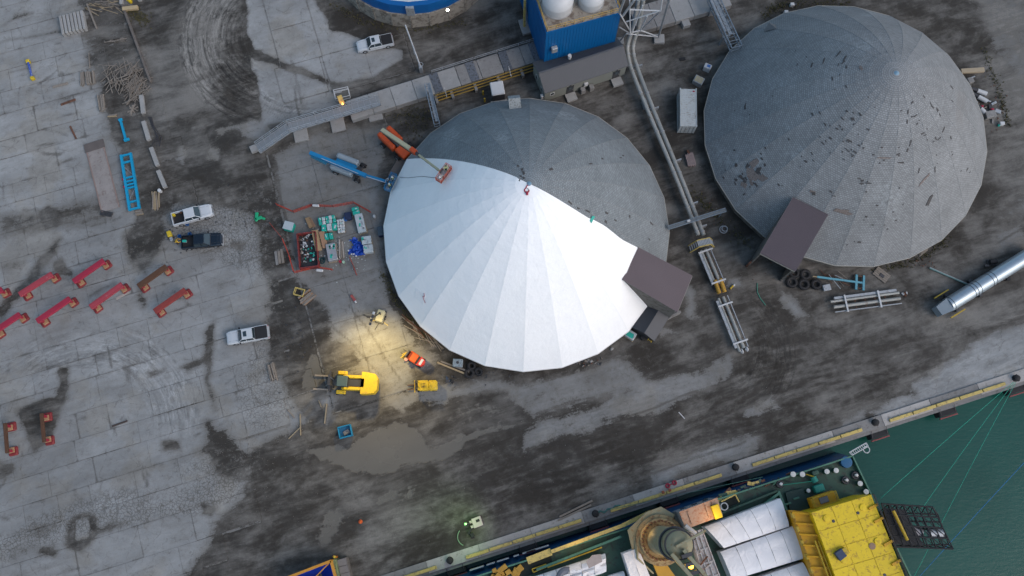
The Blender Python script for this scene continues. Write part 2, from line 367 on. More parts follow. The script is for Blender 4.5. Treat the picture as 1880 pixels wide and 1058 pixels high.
mud += fbm(GUU,GVV,6,121,5)*.5*np.where(mud<.2,1,.6)+fbm(GUU*.18,GVV,1.2,131)*.22; stain += np.clip(fbm(GUU*.15,GVV,.9,141)-.12,0,1)*.9+np.clip(fbm(GUU,GVV,3.0,151)-.2,0,1)*1.2
nov = sm((140-np.abs(GUU))/10)
for F in (mud, wet, craz, tone, stain, mtone): np.clip(F, 0, 1, out=F)
# direction of wear: a running coordinate across the wheel tracks, and how strong they are
scoord = GVV+2.2*np.sin(GUU/23.0)+fbm(GUU*.2,GVV,6,401)*1.2; smask = Z(0)
poly(smask, [(440,1070),(620,960),(900,880),(960,780),(1180,720),(1360,690),(1500,720),(1640,640),(1900,560),(1900,700),(1300,880),(760,1070)], .3, 5.0)
poly(smask, [(560,830),(800,770),(940,770),(760,870),(600,900)], .1, 2.0)
def arcs(cx_, cy_, r0_, r1_, pts, val, soft=2.0):
    global scoord
    cu, cv_ = uv(P(cx_,cy_)); r_ = np.hypot(GUU-cu, GVV-cv_); m = Z(0); poly(m, pts, 1.0, soft); m2 = m*sm((r_-r0_)/1.5)*sm((r1_-r_)/1.5)
    on = m > .02; smask[:] = np.where(on, m2*val, smask); scoord = np.where(on, r_*1.25, scoord)
arcs(520, 60, 3.5, 17, [(318,-60),(437,-60),(450,50),(478,150),(488,214),(430,232),(360,200),(320,120)], 1.0, 1.5)
arcs(150, 800, 8.5, 17, [(60,625),(240,610),(380,660),(400,780),(300,790),(250,700),(150,680),(50,690)], .55, 2.5)
arcs(1320, 640, 4, 12, [(1385,545),(1480,560),(1500,680),(1420,750),(1340,730),(1380,650)], .8, 2.0)
arcs(560, 90, 5.5, 12, [(484,168),(560,200),(640,198),(620,225),(490,224)], .7, .8)
FIELD = np.stack([mud, wet, craz, tone, stain, mtone, scoord/100.0, smask], -1)
def sample(U, V):
    x = np.clip((U-GU0)/GS, 0, NU-1.001); y = np.clip((V-GV0)/GS, 0, NV-1.001); i = x.astype(int); j = y.astype(int); fx = (x-i)[...,None]; fy = (y-j)[...,None]
    return (FIELD[i,j]*(1-fx)+FIELD[i+1,j]*fx)*(1-fy)+(FIELD[i,j+1]*(1-fx)+FIELD[i+1,j+1]*fx)*fy
def set_fields(me, F):
    for nm, k in (('cover',0),('wear',3)):
        at = me.attributes.new(nm, 'FLOAT_COLOR', 'POINT'); c = np.ones((F.shape[0],4), np.float32); c[:,:3] = F[:,k:k+3]; c[:,3] = F[:,6+k//3]
        at.data.foreach_set('color', c.ravel())
def grid_mesh(name, U, V, Zc, F, mat_, sm_=True):
    nu, nv = U.shape
    x = QO.x+UU.x*U+VV.x*V; y = QO.y+UU.y*U+VV.y*V
    co = np.stack([x,y,Zc],-1).reshape(-1,3).astype(np.float32)
    idx = np.arange(nu*nv).reshape(nu,nv)
    q = np.stack([idx[:-1,:-1],idx[1:,:-1],idx[1:,1:],idx[:-1,1:]],-1).reshape(-1,4)
    me = bpy.data.meshes.new(name); me.vertices.add(len(co)); me.vertices.foreach_set('co', co.ravel())
    me.loops.add(q.size); me.loops.foreach_set('vertex_index', q.ravel().astype(np.int32))
    me.polygons.add(len(q)); me.polygons.foreach_set('loop_start', np.arange(0,q.size,4,dtype=np.int32)); me.polygons.foreach_set('loop_total', np.full(len(q),4,np.int32))
    me.update(); me.validate(); me.polygons.foreach_set('use_smooth', np.full(len(q), sm_, bool)); set_fields(me, F.reshape(-1,8)); me.materials.append(mat_); return me

def ground_mat(name, concrete=(.262,.270,.272)):
    t = NT(name); geo = t.node('ShaderNodeNewGeometry').outputs['Position']
    al = t.vmap(geo, -QA, (1,1,1))                        # along the quay
    An = t.node('ShaderNodeVertexColor', layer_name='cover'); Bn = t.node('ShaderNodeVertexColor', layer_name='wear'); A = An.outputs[0]; B = Bn.outputs[0]; scd = An.outputs[1]; smk = Bn.outputs[1]
    sa = t.node('ShaderNodeSeparateColor'); t.l.new(A, sa.inputs[0]); sb = t.node('ShaderNodeSeparateColor'); t.l.new(B, sb.inputs[0])
    mud_, wet_, crz_ = sa.outputs; tone_, stn_, mtn_ = sb.outputs
    nA = t.noise(geo, .9, 8, .68, .3); nB = t.noise(geo, 5.0, 5, .7); nC = t.noise(t.vmap(al, 0, (.16,1.3,1)), 1.4, 6, .65, .2); nD = t.noise(geo, .12, 4, .6)
    nF = t.noise(geo, 14.0, 2, .8)
    # concrete
    k = t.math('MULTIPLY_ADD', t.math('SUBTRACT', tone_, .5), .9, 1.0)
    k = t.math('MULTIPLY', k, t.math('MULTIPLY_ADD', nA, .5, .76)); k = t.math('MULTIPLY', k, t.math('MULTIPLY_ADD', nB, .3, .86))
    k = t.math('MULTIPLY', k, t.math('MULTIPLY_ADD', nC, .75, .62)); nE = t.noise(t.vmap(al, 0, (.35,.8,1)), .35, 5, .7, .5)
    k = t.math('MULTIPLY', k, t.math('MULTIPLY_ADD', t.step(nE, .3, .72), .3, .80))
    vo = t.node('ShaderNodeTexVoronoi', feature='DISTANCE_TO_EDGE'); vw = t.node('ShaderNodeVectorMath', operation='ADD')
    nv_ = t.node('ShaderNodeTexNoise'); t.l.new(geo, nv_.inputs['Vector']); nv_.inputs['Scale'].default_value = 1.1; nv_.inputs['Detail'].default_value = 3
    t.l.new(geo, vw.inputs[0]); sc = t.node('ShaderNodeVectorMath', operation='SCALE'); t.l.new(nv_.outputs['Color'], sc.inputs[0]); sc.inputs['Scale'].default_value = .8; t.l.new(sc.outputs[0], vw.inputs[1])
    t.l.new(vw.outputs[0], vo.inputs['Vector']); vo.inputs['Scale'].default_value = 2.3
    c1 = t.math('SUBTRACT', 1.0, t.step(vo.outputs[0], .02, .12))
    vo2 = t.node('ShaderNodeTexVoronoi', feature='DISTANCE_TO_EDGE'); t.l.new(vw.outputs[0], vo2.inputs['Vector']); vo2.inputs['Scale'].default_value = .38
    c2 = t.math('SUBTRACT', 1.0, t.step(vo2.outputs[0], .004, .022))
    cr = t.math('MAXIMUM', t.math('MULTIPLY', c1, t.math('MULTIPLY', t.step(t.math('ADD', crz_, t.math('MULTIPLY_ADD', nA, 1.1, -.55)), .45, .95), t.math('MULTIPLY_ADD', nB, .9, .45))), t.math('MULTIPLY', c2, t.math('MULTIPLY', .6, t.step(nA, .42, .62))))
    dark = t.math('MAXIMUM', t.math('MULTIPLY', cr, .66), t.math('MULTIPLY', t.step(t.math('ADD', stn_, t.math('MULTIPLY_ADD', nB, .6, -.3)), .12, .8), .62))
    g = t.node('ShaderNodeCombineColor'); [t.l.new(k, g.inputs[i]) for i in range(3)]
    cc = t.mix(1.0, concrete, g.outputs[0], 'MULTIPLY')
    cc = t.mix(t.math('MULTIPLY', t.step(nD, .5, .62), .8), cc, t.mix(1.0, cc, (.98,.93,.86), 'MULTIPLY'))
    cc = t.mix(dark, cc, (.055,.05,.044))
    blot = t.math('MULTIPLY', t.step(t.noise(geo, .55, 6, .75, .8),   .56, .7), .26); cc = t.mix(blot, cc, (.085,.08,.074))
    # mud
    mk = t.math('ADD', mtn_, t.math('MULTIPLY_ADD', nC, .6, -.3)); mk = t.math('ADD', mk, t.math('MULTIPLY_ADD', t.step(nE, .3, .7), .5, -.25)); mk = t.math('ADD', mk, t.math('MULTIPLY_ADD', nA, .6, -.3))
    mc = t.mix(t.step(mk, .0, 1.0), (.028,.0245,.0205), (.155,.148,.137))
    mc = t.mix(t.math('MULTIPLY', t.step(nB, .35, .75), .45), mc, t.mix(1.0, mc, (1.5,1.47,1.42), 'MULTIPLY'))
    spk = t.step(nF, .66, .76); mc = t.mix(t.math('MULTIPLY', spk, .22), mc, (.2,.19,.18))
    mm = t.math('ADD', mud_, t.math('MULTIPLY_ADD', nA, 1.0, -.5)); mm = t.math('ADD', mm, t.math('MULTIPLY_ADD', nC, .95, -.47)); mm = t.math('ADD', mm, t.math('MULTIPLY_ADD', nB, .6, -.3))
    film = t.math('MULTIPLY', t.step(mm, -.3, .55), .62); cc = t.mix(film, cc, (.078,.068,.056))
    ms = t.step(mm, .38, .62); ms2 = t.math('MULTIPLY', ms, t.math('SUBTRACT', 1.0, t.math('MULTIPLY', t.math('MULTIPLY', t.math('SUBTRACT',1.0,c1), crz_), t.math('MULTIPLY', t.step(nA,.5,.62), .8))))
    col = t.mix(ms2, cc, mc)
    wm = t.step(t.math('ADD', t.math('ADD', wet_, t.math('MULTIPLY_ADD', nC, .7, -.35)), t.math('MULTIPLY_ADD', nA, .9, -.45)), .42, .6)
    halo = t.math('MULTIPLY', t.step(t.math('ADD', wet_, t.math('MULTIPLY_ADD', nA, .9, -.45)), .08, .42), .45)
    col = t.mix(halo, col, (.04,.036,.032)); col = t.mix(wm, col, t.mix(nE, (.098,.09,.077), (.138,.13,.114)))
    sv = t.node('ShaderNodeCombineXYZ'); t.l.new(t.math('MULTIPLY', scd, 100.0), sv.inputs[0]); t.l.new(t.math('MULTIPLY', nD, 6.0), sv.inputs[1]); t.l.new(t.math('MULTIPLY', nE, 1.2), sv.inputs[2])
    n1d = t.noise(sv.outputs[0], 1.5, 4, .75); brk_ = t.step(t.noise(geo, .3, 3), .3, .6)
    sf = t.math('MULTIPLY_ADD', t.math('MULTIPLY', smk, t.math('MULTIPLY_ADD', brk_, .7, .3)), t.math('MULTIPLY', t.math('SUBTRACT', t.step(n1d, .3, .7), .5), 1.5), 1.0)
    gr = t.math('MULTIPLY', sf, t.math('MULTIPLY_ADD', nF, .36, .82)); g2 = t.node('ShaderNodeCombineColor'); [t.l.new(gr, g2.inputs[i]) for i in range(3)]
    col = t.mix(t.math('SUBTRACT', 1.0, wm), col, t.mix(1.0, col, g2.outputs[0], 'MULTIPLY'))
    t.put(t.b.inputs['Base Color'], col)
    rough = t.math('SUBTRACT', .93, t.math('MULTIPLY', ms, t.math('MULTIPLY', t.step(nD,.35,.65), .3)))
    rough = t.math('SUBTRACT', rough, t.math('MULTIPLY', wm, .55)); t.put(t.b.inputs['Roughness'], t.math('MAXIMUM', rough, .12))
    t.b.inputs['Specular IOR Level'].default_value = .35
    h = t.math('MULTIPLY', t.math('ADD', t.math('MULTIPLY', nB, .6), t.math('MULTIPLY', nA, 1.2)), t.math('SUBTRACT', 1.0, wm)); h = t.math('SUBTRACT', h, t.math('MULTIPLY', cr, t.math('MULTIPLY', .5, t.math('SUBTRACT', 1.0, wm))))
    t.bump(h, .55, .07)
    return t.m
M_GROUND = ground_mat('yard_ground')
gz = (vnoise(GUU,GVV,7,201)-.5)*.05+(vnoise(GUU,GVV,1.3,203)-.5)*.03
gz -= wet*.02
# far ground beyond the yard, meeting the sheet edge to edge
m_far = mat('far_ground', (.09,.085,.08), .9, var=.4, scale=.05)
u0, u1, v1 = gu[0], gu[-1], gv[-1]; FAR = 2500
mb = MB()
def Q3(u, v, z=0): return fuv(u, v, z)
mb.quad(Q3(-FAR,0,-.03),Q3(u0,0,-.03),Q3(u0,FAR,-.03),Q3(-FAR,FAR,-.03)); mb.quad(Q3(u1,0,-.03),Q3(FAR,0,-.03),Q3(FAR,FAR,-.03),Q3(u1,FAR,-.03)); mb.quad(Q3(u0,v1,-.03),Q3(u1,v1,-.03),Q3(u1,FAR,-.03),Q3(u0,FAR,-.03))
mb.build('ground_beyond', m_far, None, kind='structure')

# --- concrete slabs of the yard, each its own piece with open joints
def inpoly(x, y, q):
    c = False; n = len(q)
    for i in range(n):
        x1,y1 = q[i]; x2,y2 = q[(i+1)%n]
        if (y1 > y) != (y2 > y) and x < (x2-x1)*(y-y1)/(y2-y1)+x1: c = not c
    return c
def proj(p):
    dep = p[1]*_st-(p[2]-CAM_H)*_ct; up = p[1]*_ct+(p[2]-CAM_H)*_st
    return 940+FPX*p[0]/dep, 529-FPX*up/dep
def slab(u_0, u_1, v_0, v_1, z, parent, gap=.045, nm='concrete_slab'):
    nu = max(2,int((u_1-u_0)/.27)); nv = max(2,int((v_1-v_0)/.27))
    us = np.linspace(u_0+gap, u_1-gap, nu); vs2 = np.linspace(v_0+gap*rs.choice([1.0,1.6,2.6]), v_1-gap, nv)
    us = np.concatenate([[us[0]],us,[us[-1]]]); vs2 = np.concatenate([[vs2[0]],vs2,[vs2[-1]]])
    U, V = np.meshgrid(us, vs2, indexing='ij'); jt = rs.uniform(-.004,.004,3)
    Zc = z+jt[0]+(U-u_0)*jt[1]*.3+(V-v_0)*jt[2]*.3; Zc[0,:] = Zc[-1,:] = -.1; Zc[:,0] = Zc[:,-1] = -.1
    F = sample(U, V)
    for sl in ((slice(0,2),slice(None)),(slice(-2,None),slice(None)),(slice(None),slice(0,2)),(slice(None),slice(-2,None))):
        q_ = F[sl][...,4]; q_ += rs.uniform(0,.9)*np.clip(.4+fbm(U[sl],V[sl],2.0,77)*2.2,0,1)
    F[...,4] = np.clip(F[...,4],0,1); F[...,3] = np.clip(F[...,3]+rs.uniform(-.07,.07),0,1)
    me = grid_mesh(nm, U, V, Zc, F, M_GROUND, False); ob = bpy.data.objects.new(nm, me); COL.objects.link(ob); ob.parent = parent; return ob
yard = [(-140,-90),(222,-90),(262,140),(275,220),(300,330),(300,345),(400,372),(470,395),(500,440),(497,520),(498,655),(520,706),(575,775),(455,832),(450,915),(415,955),(300,1150),(-200,1150)]
ns = 0; RECTS = []
dv = 3.75; du = 5.6
v_0 = 2.4
while v_0 < 108:
    dv = rs.choice([3.0,3.6,3.6,4.3]); a = -88+rs.uniform(0,3)
    while a < 20:
        du = rs.choice([4.6,6.0,7.4,8.8])+rs.uniform(-.2,.2); c = fuv(a+du/2, v_0+dv/2)
        x, y = proj(c)
        if inpoly(x, y, yard) and -75 < x < 1900 and -60 < y < 1110 and ns < 298:
            RECTS.append((a, a+du, v_0, v_0+dv, .012+.03*rs.rand()**3)); ns += 1
        a += du
    v_0 += dv
for reg, du2, dv2 in (([(440,-60),(560,-60),(612,58),(735,97),(738,112),(640,148),(470,95)],6.5,6.5), ([(470,112),(600,157),(622,196),(487,218)],7,6.0), ([(505,280),(600,240),(720,235),(705,300),(703,480),(760,600),(790,650),(700,740),(620,720),(655,672),(600,620),(598,560),(530,490)],6.1,6.1)):
    for i in range(-12,10):
        for j in range(1,20):
            c = fuv((i+.5)*du2, (j+.5)*dv2); x, y = proj(c)
            if inpoly(x, y, reg): RECTS.append((i*du2, (i+1)*du2, j*dv2, (j+1)*dv2, .022))
FG = FIELD.copy()
for a_, b_, c_, d_, g_ in RECTS:
    i0 = max(0,int((a_-GU0)/GS)); i1 = max(0,int((b_-GU0)/GS)+1); j0 = int((c_-GV0)/GS); j1 = int((d_-GV0)/GS)+1
    FG[i0:i1,j0:j1,0] = .42; FG[i0:i1,j0:j1,1] = 0; FG[i0:i1,j0:j1,5] = .0
o = bpy.data.objects.new('ground', grid_mesh('ground', GUU, GVV, gz*sm((GVV-.2)/1.5), FG, M_GROUND)); COL.objects.link(o); o['kind'] = 'structure'; GROUND = o
for a_, b_, c_, d_, g_ in RECTS: slab(a_, b_, c_, d_, .045, GROUND, g_)

# ================================================================ QUAY, WATER
M_CONC = mat('concrete_light', (.27,.268,.262), .9, var=.35, scale=.9, grime=.15, gcol=(.16,.15,.14), bump=.3)
M_CONC2 = mat('concrete_worn', (.20,.195,.19), .9, var=.45, scale=.7, grime=.25, gcol=(.11,.10,.09), bump=.3)
M_STEEL = mat('galvanised_steel', (.33,.35,.37), .45, .4, .25, 1.2, .25, (.13,.09,.06))
M_STEELD = mat('dark_steel', (.05,.05,.055), .5, .2, .3, 1.5)
M_RUST = mat('rusty_steel', (.12,.055,.035), .85, .0, .5, 1.5, .4, (.05,.03,.02))
M_YEL = mat('yellow_paint', (.62,.42,.03), .5, 0, .25, 1.5, .2, (.15,.1,.04))
M_YELP = mat('pale_yellow_paint', (.74,.56,.17), .6, 0, .3, 1.0, .3, (.2,.15,.08))
M_BLACK = mat('black_rubber', (.018,.018,.02), .8, 0, .3, 3)
M_WHITE = mat('white_paint', (.72,.73,.74), .4, 0, .12, 1.0, .15, (.4,.38,.35))
M_TIMB = mat('weathered_timber', (.20,.175,.15), .85, 0, .45, 2.0, .2, (.1,.08,.06))
M_TIMBP = mat('pale_timber', (.42,.33,.21), .8, 0, .3, 2.0)
M_RED = mat('red_paint', (.30,.02,.046), .45, 0, .3, 1.0, .25, (.2,.03,.03))
M_GLASS = mat('dark_glass', (.02,.035,.045), .08, 0, .1, 1, spec=.8)
M_GREEN = mat('ship_green_deck', (.035,.085,.06), .6, 0, .4, .5, .35, (.03,.035,.03))

wt = NT('harbour_water'); geo = wt.node('ShaderNodeNewGeometry').outputs['Position']
n1 = wt.noise(wt.vmap(geo, -QA+.5, (.7,2.0,1)), 1.1, 6, .62, .3); n2 = wt.noise(geo, .05, 3); n3 = wt.noise(geo, 3.5, 4, .7)
wt.put(wt.b.inputs['Base Color'], wt.mix(wt.step(n2,.3,.7), (.007,.056,.044), (.011,.074,.059)))
wt.b.inputs['Roughness'].default_value = .2; wt.b.inputs['IOR'].default_value = 1.33
wt.bump(wt.math('ADD', n1, wt.math('MULTIPLY', n3, .35)), .2, .13)
mb = MB(); mb.quad(Q3(-FAR,-FAR,-2.6),Q3(FAR,-FAR,-2.6),Q3(FAR,-.35,-2.6),Q3(-FAR,-.35,-2.6)); mb.build('water', wt.m, None, kind='structure')
mb = MB(); mb.box(fuv(15,-.28,-3.1), (420,.5,6.0), QA); mb.build('quay_wall', M_CONC2, None, kind='structure')
QD = MB().box(fuv(15,.72,.02), (240,1.65,.12), QA).build('quay_deck', M_CONC2, None, kind='structure')
QW = 1.55
u = -70.0; M_QS = mat('quay_concrete', (.34,.325,.31), .9, var=.4, scale=.8, grime=.2, gcol=(.15,.13,.11), bump=.3)
while u < 104:
    L = 7.3; px_, py_ = proj(fuv(u+L/2, 1))
    if -60 < px_ < 1950 and py_ < 1110:
        mb = MB().box(fuv(u+L/2, .74, .12+rnd.uniform(-.006,.006)), (L-.07, QW+.05, .14), QA)
        mb.build('concrete_slab', M_CONC2 if rnd.random() < .25 else M_QS, QD)
    u += L
def yrun(a, b, first):
    ua, _ = uv(P(*a,.3)); ub, _ = uv(P(*b,.3)); 
    if ua > ub: ua, ub = ub, ua
    t = thing('bull_rail', first, 'rail', fuv((ua+ub)/2,.42,.19), QA, 'yellow timber rails along the quay edge')
    n = max(1, round((ub-ua)/3.6)); L = (ub-ua)/n
    for i in range(n): MB().bbox((-(ub-ua)/2+(i+.5)*L, rnd.uniform(-.02,.02), .16), (L-.12,.44,.28), .04).build('rail_segment', M_YELP, t)
yrun((1847,707),(1632,772), 'yellow quay edge rail between the far right bollard and the next one')
yrun((1583,789),(1380,853), 'yellow quay edge rail just left of the ship stern corner')
yrun((1325,871),(1120,938), 'yellow quay edge rail above the rusty deckhouse, past the red hoses')
yrun((1068,955),(855,1025), 'yellow quay edge rail starting beside the green lit patch of ground')
yrun((803,1043),(740,1066), 'short yellow quay edge rail at the bottom edge of the photo')
def bollard(px_, py_, lab, m=M_BLACK):
    t = thing('bollard', lab, 'bollard', P(px_,py_,.19), QA, 'bollards along the quay edge')
    MB().lathe([(.48,0),(.48,.06),(.27,.1),(.24,.42)], n=18).build('base', m, t)
    MB().lathe([(.24,.42),(.40,.47),(.42,.58),(.32,.66),(0.01,.68)], n=18).box((0,.36,.52),(.22,.3,.16)).box((0,-.36,.52),(.22,.3,.16)).build('head', m, t)
for a in ((1864,695,'black bollard at far right holding the green mooring lines'),(1606,776,'black bollard near the ship stern, without ropes'),(1350,858,'dark bollard on the quay above the green mooring winch deck'),(1093,943,'dark bollard beside the loose planks at the quay edge'),(826,1029,'dark bollard in the green light at the quay edge')): bollard(*a)
def fender(u_, lab, w=2.6):
    t = thing('fender', lab, 'fender', fuv(u_,-.55,-.9), QA, 'black fenders on the quay face')
    MB().bbox((0,-.3,-.1),(w,.9,1.5),.1).build('rubber_block', M_BLACK, t)
    MB().bbox((0,-.95,.35),(w+.1,.2,.28),.04).build('face_bar', mat('red_bar',(.20,.05,.05),.7,0,.4,2), t)
    MB().tube((-w/2+.2,.35,1.1),(-w/2+.2,-.9,.45),.035,6).tube((w/2-.2,.35,1.1),(w/2-.2,-.9,.45),.035,6).build('chain', M_STEELD, t)
for x, y, lab in ((1868,722,'fender at the far right below the rope bollard'),(1738,757,'fender right of the ship, second from the right edge'),(1612,795,'fender just off the ship stern corner'),(1357,880,'fender beside the ship above the green winch deck'),(1228,921,'fender between quay and ship above the rusty deckhouse'),(1098,964,'fender between quay and ship below the loose planks'),(970,1006,'fender near the white painted letters on the hull'),(838,1050,'leftmost fender at the bottom of the photo')):
    fender(uv(P(x,y,-.6))[0], 'black rubber '+lab)

# ================================================================ SALT DOMES
def shingle_mat(name, base, dark, pale=.5):
    t = NT(name); uvn = t.node('ShaderNodeUVMap', uv_map='roof').outputs[0]; geo = t.node('ShaderNodeNewGeometry').outputs['Position']
    br = t.node('ShaderNodeTexBrick'); t.l.new(uvn, br.inputs[0]); br.inputs['Scale'].default_value = 1.0; br.offset = .5
    br.inputs['Brick Width'].default_value = .36; br.inputs['Row Height'].default_value = .27; br.inputs['Mortar Size'].default_value = .035; br.inputs['Mortar Smooth'].default_value = .3
    br.inputs['Color1'].default_value = (.85,.85,.85,1); br.inputs['Color2'].default_value = (1.1,1.1,1.1,1); br.inputs['Mortar'].default_value = (.6,.6,.6,1); br.inputs['Bias'].default_value = .1
    n1 = t.noise(geo, .22, 5, .6); n2 = t.noise(geo, 2.2, 5, .7); n3 = t.noise(t.vmap(uvn,0,(.5,2.6,1)), 1.0, 4, .7)
    c = t.mix(1.0, base, br.outputs['Color'], 'MULTIPLY')
    k = t.math('MULTIPLY', t.math('MULTIPLY_ADD', n2, .35, .83), t.math('MULTIPLY_ADD', n1, .6, .7)); k = t.math('MULTIPLY', k, t.math('MULTIPLY_ADD', n3, .45, .78))
    g = t.node('ShaderNodeCombineColor'); [t.l.new(k, g.inputs[i]) for i in range(3)]
    c = t.mix(1.0, c, g.outputs[0], 'MULTIPLY')
    pm = t.math('MULTIPLY', t.step(t.noise(geo, .16, 3, .5), .62, .72), t.step(n2, .42, .62)); c = t.mix(t.math('MULTIPLY', pm, pale), c, (.34,.37,.38))
    dm = t.math('MULTIPLY', t.step(t.noise(geo, .13, 3, .5, .5), .6, .75), .4); c = t.mix(dm, c, dark)
    t.put(t.b.inputs['Base Color'], c); t.b.inputs['Roughness'].default_value = .85; t.b.inputs['Specular IOR Level'].default_value = .3
    t.bump(t.math('ADD', br.outputs['Fac'], t.math('MULTIPLY', n2, -.6)), -.7, .05); return t.m
def panel(name, c, Rr, ez, h, p, a0, a1, m, parent, r0=0.0, lift=0.0, seg_=14, nl_=5, fr=None, r1=1.0):
    """one facet of the roof between two ribs"""
    vs_, fs, uvs = [], [], []
    rr = [r0+(r1-r0)*i/seg_ for i in range(seg_+1)]
    s_len = 0; prev = None
    for i, r in enumerate(rr):
        z = ez+h*(1-r**p)+lift
        if prev: s_len += math.hypot((r-prev[0])*Rr, z-prev[1])
        prev = (r, z)
        A = Vector((r*Rr*math.cos(a0), r*Rr*math.sin(a0), z)); B = Vector((r*Rr*math.cos(a1), r*Rr*math.sin(a1), z)); W = (B-A).length
        if fr: B = A.lerp(B, fr(r))
        for j in range(nl_+1):
            q = A.lerp(B, j/nl_); vs_.append(q); uvs.append(((j/nl_-.5)*W+40, s_len))
    for i in range(seg_):
        for j in range(nl_): a = i*(nl_+1)+j; fs.append((a, a+nl_+1, a+nl_+2, a+1))
    me = bpy.data.meshes.new(name); me.from_pydata([tuple(v) for v in vs_], [], fs); ul = me.uv_layers.new(name='roof')
    for lp in me.loops: ul.data[lp.index].uv = uvs[lp.vertex_index]
    me.materials.append(m); ob = bpy.data.objects.new(name, me); COL.objects.link(ob); ob.parent = parent; return ob
M_SH1 = shingle_mat('grey_shingles', (.205,.228,.24), (.16,.165,.17)); M_SH2 = shingle_mat('aged_shingles', (.232,.242,.248), (.17,.165,.16), .45)
M_WALL = mat('dome_wall', (.14,.13,.115), .9, 0, .5, .6, .4, (.06,.055,.045), bump=.4)
mt = NT('white_membrane'); geo = mt.node('ShaderNodeNewGeometry').outputs['Position']; n1 = mt.noise(geo,.3,4); n2 = mt.noise(geo,1.6,5,.7)
br = mt.node('ShaderNodeTexBrick'); mt.l.new(mt.node('ShaderNodeUVMap', uv_map='roof').outputs[0], br.inputs[0]); br.inputs['Scale'].default_value = 1; br.inputs['Brick Width'].default_value = 30; br.inputs['Row Height'].default_value = 1.5; br.inputs['Mortar Size'].default_value = .02; br.offset = 0
br.inputs['Color1'].default_value = br.inputs['Color2'].default_value = (1,1,1,1); br.inputs['Mortar'].default_value = (.95,.955,.96,1)
k = mt.math('MULTIPLY_ADD', n1, .08, mt.math('MULTIPLY_ADD', n2, .05, .92)); g = mt.node('ShaderNodeCombineColor'); [mt.l.new(k, g.inputs[i]) for i in range(3)]
mt.put(mt.b.inputs['Base Color'], mt.mix(1.0, mt.mix(1.0, (.88,.885,.885), g.outputs[0], 'MULTIPLY'), br.outputs['Color'], 'MULTIPLY')); mt.b.inputs['Roughness'].default_value = .55
mt.bump(mt.math('ADD', n2, mt.math('MULTIPLY', n1, 3.0)), .6, .08); M_MEMB = mt.m
def salt_dome(label, c, Rr, h, off, m, p=1.6, ez=1.9):
    t = thing('salt_dome', label, 'storage dome', (c[0],c[1],0), 0, 'round storage domes')
    vs_ = [(Rr*math.cos(off+2*math.pi*i/24), Rr*math.sin(off+2*math.pi*i/24)) for i in range(24)]
    mb = MB(); a = [(x*.985,y*.985) for x, y in vs_]; b = [(x*.955,y*.955) for x, y in vs_]
    for i in range(24): j = (i+1)%24; mb.prism([a[i],a[j],b[j],b[i]], -.1, ez-.06)
    mb.build('wall', M_WALL, t)
    mb = MB()
    for i in range(24): j = (i+1)%24; o1 = [(x*1.004,y*1.004) for x,y in (vs_[i],vs_[j])]; i1 = [(x*.975,y*.975) for x,y in (vs_[j],vs_[i])]; mb.prism(o1+i1, ez-.14, ez-.015)
    mb.build('eave', mat('eave_trim',(.30,.29,.26),.7), t)
    for i in range(24): panel('roof_panel', c, Rr, ez, h, p, off+2*math.pi*i/24, off+2*math.pi*(i+1)/24, m, t, .012)
    mb = MB()
    for i in range(24):
        aa = off+2*math.pi*i/24; q = [(r*Rr*math.cos(aa), r*Rr*math.sin(aa), ez+h*(1-r**p)+.015) for r in [k/12 for k in range(1,13)]]
        for k in range(11): mb.bar(q[k], q[k+1], .07, .02)
    mb.build('ridge_caps', mat('ridge_cap',(.19,.20,.205),.9,0,.4,2), t)
    MB().lathe([(.42,0),(.3,.12),(.01,.2)], (0,0,ez+h-.12), 12).build('finial', mat('dome_tip',(.16,.27,.36),.6), t)
    return t
D1 = (2.1, 38.45); R1 = 20.6; H1 = 18.4; O1 = R(-1.5); PP = 1.6; EZ = 1.9
D2 = (49.45, 53.75); R2 = 20.95; H2 = 18.0; O2 = R(6)
dome1 = salt_dome('grey shingled dome half covered in white membrane, in the middle', D1, R1, H1, O1, M_SH1)
dome2 = salt_dome('bare grey shingled dome with torn patches, at the upper right', D2, R2, H2, O2, M_SH2)
st15 = math.pi/12
def surf(D, Rr, h, a, r, lift=0.0, off=0.0):
    """point on the facetted roof at azimuth a, radius fraction r (of the ribs)"""
    k = math.floor((a-off)/st15); m_ = (a-off)-(k+.5)*st15; f = math.cos(st15/2)/math.cos(m_)
    return Vector((D[0]+Rr*r*f*math.cos(a), D[1]+Rr*r*f*math.sin(a), EZ+h*(1-r**PP)+lift))
